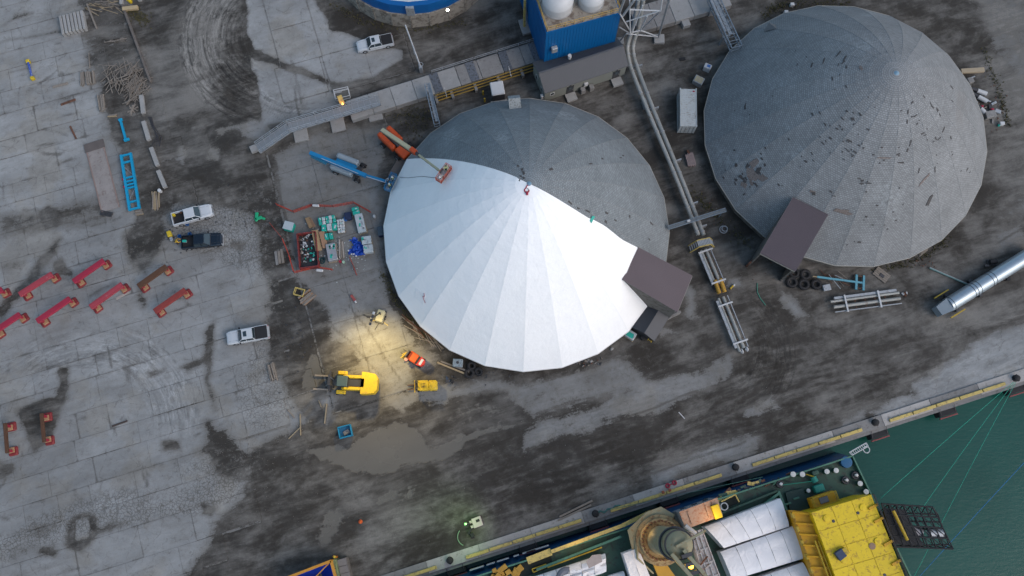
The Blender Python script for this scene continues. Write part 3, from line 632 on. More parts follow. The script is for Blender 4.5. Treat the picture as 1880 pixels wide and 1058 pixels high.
# white membrane sheets, facet by facet, from the upper left rib round the bottom to the portal
for i in range(10, 22): panel('membrane_sheet', D1, R1, EZ, H1, PP, O1+st15*i, O1+st15*(i+1), M_MEMB, dome1, .014, .07, r1=1.006)
panel('membrane_sheet', D1, R1, EZ, H1, PP, O1+st15*22, O1+st15*23, M_MEMB, dome1, .014, .07, r1=.785, seg_=24, fr=lambda r: float(np.interp(r,[0,.1,.25,.40,.43,.51,.64,.77],[.6,.58,.585,.66,.75,.84,.80,.95])))
mb = MB()
for i in range(10, 23):
    for a_ in (O1+st15*i,):
        q = [Vector((r*R1*math.cos(a_), r*R1*math.sin(a_), EZ+H1*(1-r**PP)+.072)) for r in [k/12 for k in range(1,13)]]
        for k in range(11): mb.bar(q[k], q[k+1], .14, .012)
mb.build('membrane_laps', M_MEMB, dome1)
def on_dome(px_, py_, D, Rr, h, lift=0.0, off=0.0):
    """first roof point seen at that place of the photograph"""
    z = 20.0
    while z > EZ:
        q = P(px_, py_, z); d = math.hypot(q.x-D[0], q.y-D[1]); a = math.atan2(q.y-D[1], q.x-D[0])
        k = math.floor((a-off)/st15); f = math.cos(st15/2)/math.cos((a-off)-(k+.5)*st15); r = d/(Rr*f)
        if r <= 1 and EZ+h*(1-r**PP) >= z: return q, a, r
        z -= .04
    return None, 0, 0
def frame_at(D, Rr, h, a, r, off, lift):
    p0 = surf(D,Rr,h,a,r,lift,off); pr = surf(D,Rr,h,a,min(r+.01,1),lift,off); pt = surf(D,Rr,h,a+.004,r,lift,off)
    X = (pt-p0).normalized(); Y = (p0-pr).normalized(); Zv = X.cross(Y).normalized(); 
    if Zv.z < 0: Zv = -Zv
    Y = Zv.cross(X); M = Matrix((X,Y,Zv)).transposed().to_4x4(); M.translation = p0; return M
M_TORN = mat('torn_felt', (.07,.066,.065), .9, 0, .5, 4); M_TORN2 = mat('bare_boards', (.23,.195,.18), .8, 0, .6, 5, .5, (.08,.06,.05))
def torn(dome, D, Rr, h, off, px_, py_, w, l, ang, m, th=.03):
    q, a, r = on_dome(px_, py_, D, Rr, h, off=off)
    if q is None or r < .05: return
    M = Matrix.Translation((-D[0],-D[1],0)) @ frame_at(D, Rr, h, a, r, off, .012) @ Matrix.Rotation(ang,4,'Z')
    u_ = lambda: rnd.uniform(.55,1.15)
    pts_ = [(-w/2*u_(),-l/2*u_()),(-w*.1,-l/2*u_()),(w/2*u_(),-l/2*u_()),(w/2*u_(),l/2*u_()),(w*.15,l/2*u_()),(-w/2*u_(),l/2*u_())]
    MB().prism(pts_, 0, th, M).build('torn_patch', m, dome)
r3 = random.Random(3)
# dense field on the lower half of the right dome, thinner elsewhere
n_t = 0
cl_ = [(r3.gauss(1600,125), r3.gauss(300,90)) for _ in range(70)]
while n_t < 125:
    k_ = r3.choice(cl_); x = k_[0]+r3.gauss(0,13); y = k_[1]+r3.gauss(0,8)
    if not (1310 < x < 1795 and 60 < y < 480): continue
    if x < 1520 and y > 350: continue
    w = .16+.5*r3.random()**1.7; torn(dome2, D2, R2, H2, O2, x, y, w*r3.choice((1,1,1.8)), r3.uniform(.12,.28), r3.uniform(-.25,.25), M_TORN); n_t += 1
for k in range(16): torn(dome2, D2, R2, H2, O2, r3.gauss(1700,40), r3.gauss(230,60), r3.uniform(.12,.24), r3.uniform(.3,.9), r3.uniform(-.4,.1), M_TORN)
for k in range(22): torn(dome2, D2, R2, H2, O2, r3.gauss(1375,22), r3.gauss(310,35), r3.uniform(.2,.6), r3.uniform(.15,.5), r3.uniform(-.5,.5), M_TORN)
for x, y, w, l, a in ((1548,390,2.4,.5,-.05),(1697,330,2.3,.35,.45),(1706,368,.6,1.6,-.5),(1492,353,1.0,.4,.1),(1382,322,2.0,1.5,.3),(1385,300,1.0,1.6,0),(1366,340,1.2,.8,.6),(1400,328,1.1,1.2,.2),(1622,290,1.8,.22,0),(1372,305,.5,.9,.3),(1378,332,1.4,.5,-.3),(1392,315,.7,1.3,.5),(1360,325,.6,.5,.2),(1388,340,.9,.4,.1),(1376,316,1.0,1.0,.8),(1493,356,.5,.6,.6),(1552,387,1.2,.3,.2),(1580,125,1.0,.35,.6)):
    torn(dome2, D2, R2, H2, O2, x, y, w, l, a, M_TORN2 if w > .9 else M_TORN, .05)
for x, y in ((951,305),(958,312),(961,318),(956,324),(962,328),(953,331),(1012,311),(1106,292),(1084,301),(1140,290),(1046,372),(1062,383),(1079,388),(1114,392),(1112,407),(1196,411),(1192,440),(1156,398),(1130,405),(1144,286)): torn(dome1, D1, R1, H1, O1, x, y, r3.uniform(.2,.4), r3.uniform(.3,.9), r3.uniform(-.2,.2), M_TORN)
# triangular vent on the right dome, box vent on the middle dome
a_ = P(1419,52,4); 
q, a, r = on_dome(1419, 53, D2, R2, H2, off=O2); M = Matrix.Translation((-D2[0],-D2[1],0)) @ frame_at(D2,R2,H2,a,r,O2,0)
MB().add([(-1.1,-.9,0),(1.1,-.9,0),(0,1.0,.05),(0,-.6,.9)], [(0,1,3),(1,2,3),(2,0,3),(0,2,1)], M).build('vent', M_SH2, dome2)
q, a, r = on_dome(945, 196, D1, R1, H1, off=O1); M = Matrix.Translation((-D1[0],-D1[1],0)) @ frame_at(D1,R1,H1,a,r,O1,0)
MB().box((0,.2,.7),(1.7,2.0,1.5),0,M).build('vent', mat('vent_grey',(.27,.30,.31),.7,0,.3,1.5,.3), dome1)
# rigging at the tip, loose white sheet with its rope, cable line
q, a, r = on_dome(967, 352, D1, R1, H1, off=O1)
t = thing('rigging_bundle', 'small red and white rigging bundle at the tip of the white covered dome', 'rigging', q+Vector((0,0,.1)))
MB().torus((0,.1,.1),.28,.09,14,6).tube((-.2,.3,.1),(.1,.7,.35),.07,6).build('rope_coil', M_RED, t); MB().bbox((.05,-.3,.15),(.3,.45,.3),.05).build('anchor', M_RED, t); MB().tube((-.1,.5,.12),(.35,.05,.3),.06,6).build('strap', M_WHITE, t)
q, a, r = on_dome(771, 545, D1, R1, H1, off=O1); M = frame_at(D1,R1,H1,a,r,O1,.1)
t = MB(); t.box((0,0,0),(1.9,1.6,.03),.35,M); sh_ = t.build('loose_sheet', M_MEMB, None); tag(sh_, 'loose white rectangular sheet lying low on the left side of the white dome', 'sheet')
r_ = MB(); r_.path([M@Vector(p_) for p_ in ((.2,1.2,.08),(.55,.9,.08),(.35,.6,.08),(.9,.35,.08),(1.25,.2,.08))], .035, 5); o = r_.build('red_rope', M_RED, None); tag(o, 'short dark red rope beside the loose sheet on the white dome', 'rope')
pts_ = []
for k in range(9):
    x = 734+k*8.5; q, a, r = on_dome(x, 326+math.sin(k)*1.2, D1, R1, H1, off=O1)
    if q is not None: pts_.append(q+Vector((0,0,.12)))
o = MB().path(pts_, .03, 5).build('cable', M_STEELD, None); tag(o, 'thin dark cable lying across the upper left of the white membrane', 'cable')
q, a, r = on_dome(1087, 404, D1, R1, H1, off=O1); M = frame_at(D1,R1,H1,a,r,O1,.12)
o = MB().prism([(-.5,-.1),(.6,-.2),(.4,.25),(-.3,.3)],0,.06,M).build('membrane_flap', mat('teal_backing',(.03,.33,.27),.6), None); tag(o, 'small teal flap of folded membrane at the right edge of the white sheets', 'membrane')

# portals of the domes
M_BROWN = mat('brown_roof_sheet', (.12,.095,.105), .55, 0, .12, .6)
M_PW = mat('portal_wall', (.15,.14,.125), .9, 0, .4, .7, .4, (.07,.06,.05), bump=.3)
def portal(label, corners, z_in, z_out, inner, zwall=0.0):
    """corners: roof outline, inner pair first (a, b) then outer pair (c, d) in order"""
    q = [P(*corners[0],z_in),P(*corners[1],z_in),P(*corners[2],z_out),P(*corners[3],z_out)]
    cen = sum(q, Vector())/4; t = thing('dome_portal', label, 'portal', (cen.x,cen.y,0), 0, 'brown roofed portals of the domes')
    L = [Vector((p.x-cen.x,p.y-cen.y,p.z)) for p in q]
    MB().add([p for p in L]+[p-Vector((0,0,.18)) for p in L], [(0,1,2,3),(7,6,5,4),(0,4,5,1),(1,5,6,2),(2,6,7,3),(3,7,4,0)]).build('roof', M_BROWN, t)
    mb = MB(); n = 34
    for i in range(n+1):
        f = i/n; a = L[0].lerp(L[1], f); b = L[3].lerp(L[2], f); mb.bar(a+Vector((0,0,.03)), b+Vector((0,0,.03)), .07, .06)
    mb.build('roof_ribs', M_BROWN, t, kind='stuff')
    k = .93; W = [cen*0+Vector((p.x*k, p.y*k, p.z-.19)) for p in L]
    for a, b in ((W[3],W[0]),(W[1],W[2])):
        d = (b-a); nrm = Vector((-d.y,d.x,0)).normalized()*.12; 
        MB().add([(a.x-nrm.x,a.y-nrm.y,0),(b.x-nrm.x,b.y-nrm.y,0),(b.x+nrm.x,b.y+nrm.y,0),(a.x+nrm.x,a.y+nrm.y,0),(a.x-nrm.x,a.y-nrm.y,a.z),(b.x-nrm.x,b.y-nrm.y,b.z),(b.x+nrm.x,b.y+nrm.y,b.z),(a.x+nrm.x,a.y+nrm.y,a.z)],
                 [(0,3,2,1),(4,5,6,7),(0,1,5,4),(1,2,6,5),(2,3,7,6),(3,0,4,7)]).build('side_wall', M_PW, t)
    MB().bar(L[2]+Vector((0,0,-.28)), L[3]+Vector((0,0,-.28)), .12,.16).build('fascia', mat('eave_trim',(.30,.29,.26),.7), t)
    return t, L, cen
z1p = on_dome(1142,513,D1,R1,H1,off=O1)[0].z; z2p = on_dome(1457,362,D2,R2,H2,off=O2)[0].z; z3p = on_dome(1521,393,D2,R2,H2,off=O2)[0].z
t1_, L1_, c1_ = portal('brown roofed portal on the right side of the half white dome', [(1172,455),(1142,513),(1244,573),(1271,507)], z1p+.15, z1p-1.6, None)
t2_, L2_, c2_ = portal('brown roofed portal at the lower left of the bare grey dome', [(1456,363),(1520,394),(1460,498),(1396,465)], max(z2p,z3p)+.1, max(z2p,z3p)-1.0, None)
# ramp walls in front of portals
def wall_seg(name, label, a, b, h, w=.35, m=M_CONC2, g=None):
    mid, ang, L = seg(*a, *b); t = MB().bbox((0,0,h/2),(L,w,h),.03).build(name, m, None); tag(t, label, 'wall', g, mid, ang); return t
wall_seg('retaining_wall', 'low weathered retaining wall below the portal of the half white dome', (1213,592),(1247,575), 1.2)
o = MB().bbox((0,0,.5),(1.5,1.0,1.0),.05).build('concrete_block', M_CONC, None); tag(o, 'pale concrete block at the outer corner of the right hand portal wall', 'block', None, P(1232,572,0), R(33))
wall_seg('retaining_wall', 'thin rusty topped wall left of the portal of the bare grey dome', (1369,490),(1392,470), 1.5, .25, M_RUST)

# ================================================================ ROUND TANK at the top
q0 = P(748,-70,0)
tc_ = (q0.x, q0.y); TR = 17.0
# base circle touching the ground line seen at y = 50
tk = thing('round_tank', 'large round concrete tank with blue rim and white roof cut by the top edge', 'tank', (P(757,49,0).x, P(757,49,0).y+13.2, 0))
TR = 13.4
MB().lathe([(TR,0),(TR,3.4)], n=28, sm=False).build('wall', mat('tank_concrete',(.27,.245,.21),.9,0,.35,.5,.45,(.12,.1,.08),bump=.4), tk)
MB().lathe([(TR-.25,3.4),(TR-.25,5.6)], n=28, sm=False).build('rim_band', mat('tank_blue',(.0,.13,.42),.5,0,.12,.5), tk)
MB().lathe([(TR-1.0,5.62),(5,7.4),(.01,8.0)], n=28, sm=False).build('roof', M_WHITE, tk)
MB().lathe([(TR-.25,5.6),(TR-1.0,5.61)], n=28, sm=False, caps=False).build('gutter', mat('tank_blue',(.0,.13,.42)), tk)
MB().box((.2,-TR+.15,4.6),(1.2,.5,2.0)).build('hatch', M_STEEL, tk)
for k in range(28):
    a = 2*math.pi*(k+.0)/28; MB().box((TR*math.cos(a),TR*math.sin(a),1.7),(.12,.3,3.4),a).build('rib', mat('tank_concrete',()), tk) if math.sin(a) < -.1 else None
lp = thing('wall_lamp', 'lit white lamp on the blue rim of the round tank', 'lamp', P(822,17,4.9))
MB().box((0,-.1,0),(.3,.3,.18)).build('housing', M_STEELD, lp); MB().lathe([(.2,0),(.16,.12),(.01,.16)], (0,-.2,.02), 10).build('lens', mat('lamp_white',(1,.95,.8),emit=(1,.9,.7),es=25), lp)

# ================================================================ BLUE TOWER
M_BLUE = mat('blue_cladding', (.0,.15,.43), .45, 0, .1, .3, .1, (.0,.08,.25))
TZ = 12.0
a_ = P(1003,61,TZ); b_ = P(1140,24,TZ); d_ = (b_-a_); aw = math.atan2(d_.y,d_.x); WX = d_.length; WY = 14.0
cen = a_+Vector((math.cos(aw)*WX/2-math.sin(aw)*WY/2, math.sin(aw)*WX/2+math.cos(aw)*WY/2, 0))
tw = thing('blue_tower', 'tall blue clad tower with yellow roof railings and white silos on top', 'tower', (cen.x,cen.y,0), aw)
MB().box((0,0,TZ/2+.6),(WX,WY,TZ-1.2)).build('wall', M_BLUE, tw)
mb = MB(); n = 24
for i in range(n+1): mb.box((-WX/2+WX*i/n,-WY/2-.02,TZ/2+.6),(.05,.05,TZ-1.3))
for i in range(n+1): mb.box((-WX/2-.02,-WY/2+WY*i/n,TZ/2+.6),(.05,.05,TZ-1.3))
mb.build('cladding_ribs', M_BLUE, tw, kind='stuff')
MB().box((0,0,TZ+.06),(WX-.3,WY-.3,.12)).build('roof', mat('roof_deck',(.27,.24,.20),.85,0,.45,.4,.5,(.13,.1,.08)), tw)
for xs in (-WX/2+.3,WX/2-.3): MB().box((xs,-WY/2+.3,.3),(.5,.5,.75)).build('leg', M_CONC, tw)
def rail(mb, pts, h=1.1, sp=1.2, r=.045, closed=False):
    pts = [Vector(p) for p in pts]
    for i in range(len(pts)-1+(1 if closed else 0)):
        a = pts[i]; b = pts[(i+1)%len(pts)]; L = (b-a).length; n = max(1,int(L/sp))
        for zz in (h, h*.55): mb.tube(a+Vector((0,0,zz)), b+Vector((0,0,zz)), r, 5, caps=False)
        for k in range(n+1): q = a.lerp(b,k/n); mb.tube(q, q+Vector((0,0,h)), r, 5, caps=False)
mb = MB(); x_, y_ = WX/2-.15, WY/2-.15; rail(mb, [(-x_,-y_,TZ+.1),(x_,-y_,TZ+.1),(x_,y_,TZ+.1),(-x_,y_,TZ+.1)], closed=True)
mb.build('railing', mat('rail_yellow',(.65,.42,.12),.5,0,.15), tw)
MB().bbox((-WX/2+1.3,-WY/2-.3,7.4),(.9,.6,1.1),.08).build('vent_hood', M_STEEL, tw)
for k, (px_, py_, rr, hh) in enumerate(((1024,12,2.15,3.2),(1086,3,1.75,2.6))):
    s0 = P(px_,py_,TZ+1.0)+Vector((0,.3*rr,0)); s_ = thing('rooftop_silo', ('larger','smaller')[k]+' white domed silo on the roof of the blue tower, '+('left','right')[k]+' one', 'silo', (s0.x,s0.y,TZ+.13), 0, 'white silos on the blue tower')
    MB().lathe([(rr,0),(rr,hh*.55)], n=32).build('shell', M_WHITE, s_); MB().lathe([(rr*1.03,hh*.55),(rr*.9,hh*.8),(rr*.55,hh*.97),(.01,hh)], n=32).build('dome_top', M_WHITE, s_)
    MB().torus((0,0,.1),rr+.05,.1,32,6).build('base_ring', M_CONC, s_)
# footing and leg left of the tower
t = thing('conveyor_leg', 'pale steel leg on a concrete footing left of the blue tower', 'support', P(967,50,0), aw)
MB().bbox((0,0,.25),(2.0,2.6,.5),.05).build('footing', M_CONC, t); MB().box((-.4,0,4.0),(.3,.3,7.2)).build('column', M_YELP, t); MB().tube((.3,0,.5),(-.3,.6,7),.1,6).build('brace', M_STEEL, t)

# ================================================================ GREY OFFICE BUILDING below the tower
M_ROOFD = mat('dark_roof_sheet', (.085,.09,.10), .5, 0, .12, .6); M_GREYW = mat('grey_green_wall', (.19,.20,.18), .7, 0, .15, 1)
z_e = 3.4; a_ = P(1000,172,z_e); b_ = P(1154,121,z_e); d_ = b_-a_; ah = math.atan2(d_.y,d_.x); LX = d_.length; LY = 5.4
cen = (a_+b_)/2+Vector((-math.sin(ah)*LY/2, math.cos(ah)*LY/2, 0))
ho = thing('site_office', 'long grey office building with dark ribbed gable roof under the blue tower', 'building', (cen.x,cen.y,0), ah)
hx, hy = LX/2-.15, LY/2-.25
MB().box((0,0,1.75),(hx*2,hy*2,3.1)).add([(-hx,-hy,3.3),(-hx,hy,3.3),(-hx,0,4.55),(hx,-hy,3.3),(hx,hy,3.3),(hx,0,4.55)],[(0,2,1),(3,4,5),(0,3,5,2),(1,2,5,4),(0,1,4,3)]).build('wall', M_GREYW, ho)
for s in (-1,1):
    mb = MB(); e = [(-LX/2,s*LY/2,z_e),(LX/2,s*LY/2,z_e),(LX/2,0,4.85),(-LX/2,0,4.85)]
    if s > 0: e = e[::-1]
    mb.add(e+[(p[0],p[1],p[2]-.12) for p in e], [(0,1,2,3),(7,6,5,4),(0,4,5,1),(1,5,6,2),(2,6,7,3),(3,7,4,0)]); rf = mb.build('roof', M_ROOFD, ho)
    mb = MB()
    for i in range(64): x = -LX/2+.12+(LX-.24)*i/63; mb.bar((x,s*LY/2,z_e+.03),(x,0,4.88),.05,.06)
    mb.build('roof_ribs', M_ROOFD, rf, kind='stuff')
MB().box((0,0,4.88),(LX,.25,.07)).build('ridge', M_ROOFD, ho)
def winp(parent, x, y, z, w, h, m=M_GLASS, fr=M_WHITE, rz=0, nm='window'):
    f = MB(); T = Matrix.Translation((x,y,z)) @ Matrix.Rotation(rz,4,'Z')
    f.box((0,0,h/2),(w+.16,.06,.08),M=T).box((0,0,-h/2),(w+.16,.06,.08),M=T).box((-w/2-.04,0,0),(.08,.06,h),M=T).box((w/2+.04,0,0),(.08,.06,h),M=T); f = f.build(nm, fr, parent)
    MB().box((0,.01,0),(w,.05,h),M=T).build('pane', m, f); return f
winp(ho,-hx+1.2,-hy-.02,1.9,.55,.7)
for x in (-hx+4.1, hx-1.5):
    d = MB().box((x,-hy-.03,1.35),(1.1,.08,2.2)).build('door', M_STEELD, ho); MB().box((x,-hy-.09,1.8),(.6,.04,.9)).build('pane', M_GLASS, d); MB().box((x+.42,-hy-.1,1.3),(.08,.06,.2)).build('handle', M_STEEL, d)
    MB().box((x,-hy-.75,.22),(1.6,1.3,.44)).build('step', M_CONC, ho); MB().box((x,-hy-.1,2.75),(.2,.16,.14)).build('lamp', M_STEELD, ho)
for x in (-.5, 0.9): MB().bbox((x,-hy-.45,.6),(.7,.7,1.1),.04).build('air_unit', M_CONC2, ho)
MB().bbox((-hx+6.6,-hy-.15,1.7),(.6,.3,.7),.03).build('meter_box', M_WHITE, ho)
for y_ in (-1.2,.9): winp(ho,-hx-.02,y_,1.9,.6,.8,rz=math.pi/2)
MB().bbox((-hx-.25,-hy+.4,1.2),(.4,.5,.9),.03).build('meter_box', M_WHITE, ho)
MB().tube((-LX/2+5.2,.9,4.6),(-LX/2+5.2,.9,5.4),.28,12).build('flue', M_WHITE, ho)
for p_ in list(ho.children):
    pass

# ================================================================ CONVEYOR CAUSEWAY left of the tower
def strip(a, b, wn, ws, z):
    """box between two ground points a, b (photo), widths in m"""
    mid, ang, L = seg(*a, *b, 0); return mid, ang, L
cz = 1.1
ca = P(640,203,cz); cb = P(998,90,cz); d_ = cb-ca; ang = math.atan2(d_.y,d_.x); L = d_.length
cw = thing('causeway', 'long pale concrete causeway running from the gate to the blue tower', 'causeway', ((ca.x+cb.x)/2,(ca.y+cb.y)/2,0), ang)
n = 9
for i in range(n):
    MB().bbox((-L/2+(i+.5)*L/n,0,cz/2),(L/n-.05,3.3,cz+rnd.uniform(-.02,.02)),.05).build('concrete_slab', M_CONC if i < 5 else M_CONC2, cw)
for f in (.445,.63,.80,.955):
    x = -L/2+f*L; MB().box((x,0,cz+.04),(1.3,3.3,.1)).build('steel_plate', mat('grey_plate',(.13,.14,.16),.5,.2,.5,1.5,.4), cw)
mb = MB(); rail(mb, [(-L/2+.44*L,1.75,cz-.2),(L/2,1.75,cz-.2)], 1.0, 1.6, .04); mb.build('railing', M_STEEL, cw)
for k, z_ in enumerate((.55,.85,1.15)):
    MB().bar((-L/2+.42*L,-2.0-.32*(2-k),z_),(L/2,-2.0-.32*(2-k),z_),.14,.14).build('yellow_pipe', mat('ochre_pipe',(.42,.27,.05),.5,0,.3,1), cw)
for f in (.42,.5,.62,.74,.86): MB().box((-L/2+f*L,-2.4,.4),(.4,1.3,.8)).build('bracket', M_CONC2, cw)
for f in (.47,.80): MB().tube((-L/2+f*L,-2.8,1.2),(-L/2+f*L,-1.6,2.3),.06,6).build('post', M_STEEL, cw)
# steel walkway that ramps down on the left
w1 = P(697,185,2.4); w2 = P(530,235,2.4); w3 = P(474,274,.6)
wk = thing('steel_walkway', 'grey galvanised walkway with rails ramping down to the left', 'walkway', (w2.x,w2.y,0))
def wlk(a, b, w=1.5):
    a = a-Vector((w2.x,w2.y,0)); b = b-Vector((w2.x,w2.y,0)); d = (b-a); nn = Vector((-d.y,d.x,0)).normalized()*w/2; Ln = d.length
    MB().bar(a,b,w,.08).build('deck', mat('grating',(.24,.25,.26),.6,.2,.3,3), wk)
    for s in (-1,1):
        mb = MB(); rail(mb, [a+nn*s, b+nn*s], 1.05, 1.3, .045); mb.bar(a+nn*s,b+nn*s,.1,.28); mb.build('railing', M_STEEL, wk)
    mb = MB(); m_ = int(Ln/.9)
    for k in range(m_): q = a.lerp(b,(k+.5)/m_); mb.bar(q-nn*.95+Vector((0,0,.05)), q+nn*.95+Vector((0,0,.05)), .05,.03)
    mb.build('grating_bars', M_STEEL, wk, kind='stuff')
wlk(w1,w2); wlk(w2,w3)
for px_, py_ in ((552,243),(620,222),(688,201)):
    q = P(px_,py_,0)-Vector((w2.x,w2.y,0)); MB().tube(q+Vector((0,.2,.2)), q+Vector((0,.6,2.4)), .14, 8).build('support_post', M_STEEL, wk)
for k,(px_, py_) in enumerate(((553,249),(621,231),(689,211))):
    t = MB().bbox((0,0,.15),(2.1,2.1,.35),.04).build('concrete_footing', M_CONC, None); tag(t, ('leftmost','middle','rightmost')[k]+' square concrete footing under the grey walkway', 'footing', 'square footings below the walkway', P(px_,py_,0), R(14))
t = MB().bbox((0,0,.3),(1.5,1.1,.6),.05).build('concrete_block', M_CONC, None); tag(t, 'pale concrete block at the lower end of the walkway ramp', 'block', None, P(470,274,0), R(25))
# gate frame, beacon
t = thing('gate_frame', 'white tubular gate frame standing behind the orange beacon', 'gate', P(629,176,0), R(14))
mb = MB(); 
for z_ in (.1,.9): mb.path([(-1.1,-.7,z_),(1.1,-.7,z_),(1.1,.8,z_),(-1.1,.8,z_)],.055,6,True)
mb.tube((-1.1,.5,.9),(1.1,.5,.9),.05,6).tube((-1.1,.2,.9),(.1,.2,.9),.05,6); mb.build('frame', M_WHITE, t)
for x_, y_ in ((-1.1,-.7),(1.1,-.7),(1.1,.8),(-1.1,.8)): MB().tube((x_,y_,0),(x_,y_,.95),.06,6).build('post', M_WHITE, t)
t = thing('beacon_post', 'pale yellow control box with lit orange beacon on the causeway', 'beacon', P(628,189,cz), R(-66))
MB().bbox((0,0,.6),(1.4,.75,1.2),.06).build('cabinet', M_YELP, t); MB().tube((.75,0,.1),(.75,0,1.2),.05,6).build('post', M_STEEL, t); MB().lathe([(.14,0),(.12,.2),(.01,.26)],(.85,0,1.2),10).build('lens', mat('lamp_orange',(1,.3,.03),emit=(1,.28,.04),es=10), t)
def lamp(name, loc, e, col, r=.15, spot=None, to=None, blend=.6):
    d = bpy.data.lights.new(name, 'SPOT' if spot else 'POINT'); d.energy = e; d.color = col; d.shadow_soft_size = r
    if spot: d.spot_size = R(spot); d.spot_blend = blend
    o = bpy.data.objects.new(name, d); COL.objects.link(o); o.location = loc
    if to is not None: o.rotation_euler = (Vector(to)-Vector(loc)).to_track_quat('-Z','Y').to_euler()
    return o
lamp('beacon_light', P(627,196,cz)+Vector((0,0,1.9)), 14, (1,.45,.12), .15)
# causeway right of the tower
ca = P(1163,38,cz); cb = P(1335,-12,cz); d_ = cb-ca; ang = math.atan2(d_.y,d_.x); L = d_.length
c2w = thing('causeway', 'pale concrete causeway running right from the lattice tower to the top edge', 'causeway', ((ca.x+cb.x)/2,(ca.y+cb.y)/2,0), ang)
for i in range(5): MB().bbox((-L/2+(i+.5)*L/5,0,cz/2),(L/5-.05,4.3,cz),.05).build('concrete_slab', (M_CONC2,M_CONC2,M_CONC,M_CONC,M_CONC)[i], c2w)
MB().bbox((0,-2.6,.4),(1.2,1.2,.8),.05).build('buttress', M_CONC, c2w)
# far truss conveyor top right
def truss(name, label, cat, a, b, w, h, m, r=.07, bays=8, roof=None, z=0, posts=True):
    a = Vector(a); b = Vector(b); mid = (a+b)/2; d = b-a; L = d.length; Lh = math.hypot(d.x,d.y)
    t = thing(name, label, cat, (mid.x,mid.y,0), math.atan2(d.y,d.x)); sl = d.z/Lh
    zz = lambda x: mid.z+sl*x
    mb = MB()
    for s in (-1,1):
        for k in (0,1): mb.bar((-Lh/2,s*w/2,zz(-Lh/2)+k*h),(Lh/2,s*w/2,zz(Lh/2)+k*h),r*2,r*2)
    mb.build('chords', m, t)
    mb = MB()
    for i in range(bays+1):
        x = -Lh/2+Lh*i/bays
        for s in (-1,1): mb.tube((x,s*w/2,zz(x)),(x,s*w/2,zz(x)+h),r*.7,5)
        mb.tube((x,-w/2,zz(x)),(x,w/2,zz(x)),r*.7,5)
        mb.tube((x,-w/2,zz(x)+h),(x,w/2,zz(x)+h),r*.7,5)
        if i < bays:
            x2 = x+Lh/bays
            for s in (-1,1): mb.tube((x,s*w/2,zz(x)+(h if i%2 else 0)),(x2,s*w/2,zz(x2)+(0 if i%2 else h)),r*.6,5)
    mb.build('bracing', m, t)
    return t, Lh, zz
M_TRG = mat('blue_grey_steel', (.17,.21,.25), .5, .2, .3, 1)
t, Lh, zz = truss('truss_conveyor', 'blue grey truss conveyor rising to the top of the bare grey dome edge', 'conveyor', P(1304,-8,2.2), P(1350,92,3.6), 1.6, 1.0, M_TRG, .07, 9)
MB().bar((-Lh/2,.15,zz(-Lh/2)+.5),(Lh*.25,.15,zz(Lh*.25)+.5),.55,.12).build('belt_cover', M_STEEL, t)
MB().bar((-Lh/2,-.5,zz(-Lh/2)+.8),(Lh*.2,-.5,zz(Lh*.2)+.8),.25,.1).build('walkway', M_STEEL, t)
for f in (-.3,.2): MB().box((Lh*f,0,1.2),(.3,1.2,2.4)).build('leg', M_STEEL, t)
t, Lh, zz = truss('truss_conveyor', 'narrow grey steel gantry between the causeway and the half white dome', 'conveyor', P(785,158,2.4), P(803,232,3.2), .8, .8, M_TRG, .06, 7)
MB().bar((-Lh/2,.1,zz(-Lh/2)+.5),(Lh*.42,.1,zz(Lh*.42)+.5),.4,.12).build('belt_cover', M_STEEL, t)
for f in (-.35,.1): MB().box((Lh*f,0,1.2),(.25,.7,2.4)).build('leg', M_STEEL, t)
a = P(744,46,4.5); b = P(772,123,1.6); t = thing('service_pipe', 'thin grey pipe slanting from the round tank down to the causeway', 'pipe', (b.x,b.y,0))
MB().tube(a-Vector((b.x,b.y,0)), Vector((0,0,b.z)), .12, 8).build('pipe', M_STEEL, t); MB().box((0,0,.8),(.5,.5,1.6)).torus((0,.5,1.4),.35,.05,12,6).build('stand', M_STEEL, t); q = a.lerp(b,.45)-Vector((b.x,b.y,0)); MB().tube((q.x,q.y,0),q,.08,6).build('post', M_STEEL, t)
a = P(1226,419,3.0); b = P(1332,386,3.0); t, Lh, zz = truss('pipe_bridge', 'thin translucent grey gantry linking the two domes above the pipeline', 'gantry', a, b, .5, .25, M_TRG, .035, 10)
MB().bar((-Lh/2,0,zz(0)+.15),(Lh/2,0,zz(0)+.15),.3,.05).build('cable_tray', mat('tray_grey',(.15,.17,.18),.5,.3,.3,1), t); MB().bbox((-Lh*.15,0,zz(0)+.4),(.5,.3,.25),.04).build('junction_box', M_WHITE, t)
for f in (-.46,.46): MB().tube((Lh*f,0,0),(Lh*f,0,3.0),.08,6).build('post', M_TRG, t)

# ================================================================ LATTICE SUPPORT right of the tower
lt = thing('lattice_tower', 'white tubular lattice tower carrying the pipeline beside the blue tower', 'tower', P(1190,70,0))
lo = P(1190,70,0)
def lp3(px_, py_, z_): return P(px_,py_,z_)-lo
pts = [((1209,68,.6),(1232,-10,16)),((1209,68,.6),(1150,62,5)),((1137,24,14),(1160,62,4)),((1150,62,5),(1138,75,1)),((1176,56,5),(1150,62,5)),((1176,56,5),(1209,68,.6)),((1137,50,8),(1157,62,5)),((1156,0,15),(1157,62,5)),((1176,56,5),(1188,30,11)),((1213,20,12),(1176,56,5)),((1213,20,12),(1150,40,9)),((1213,20,12),(1217,-8,16)),
       ((1143,30,12),(1165,0,15)),((1155,18,12),(1213,20,12)),((1160,60,5),(1180,10,12)),((1137,24,14),(1148,-5,18))]
for k, (a, b) in enumerate(pts): MB().tube(lp3(*a), lp3(*b), .17 if k in (0,12,15) else .10, 8).build('strut', M_WHITE if k%3 else M_STEEL, lt)
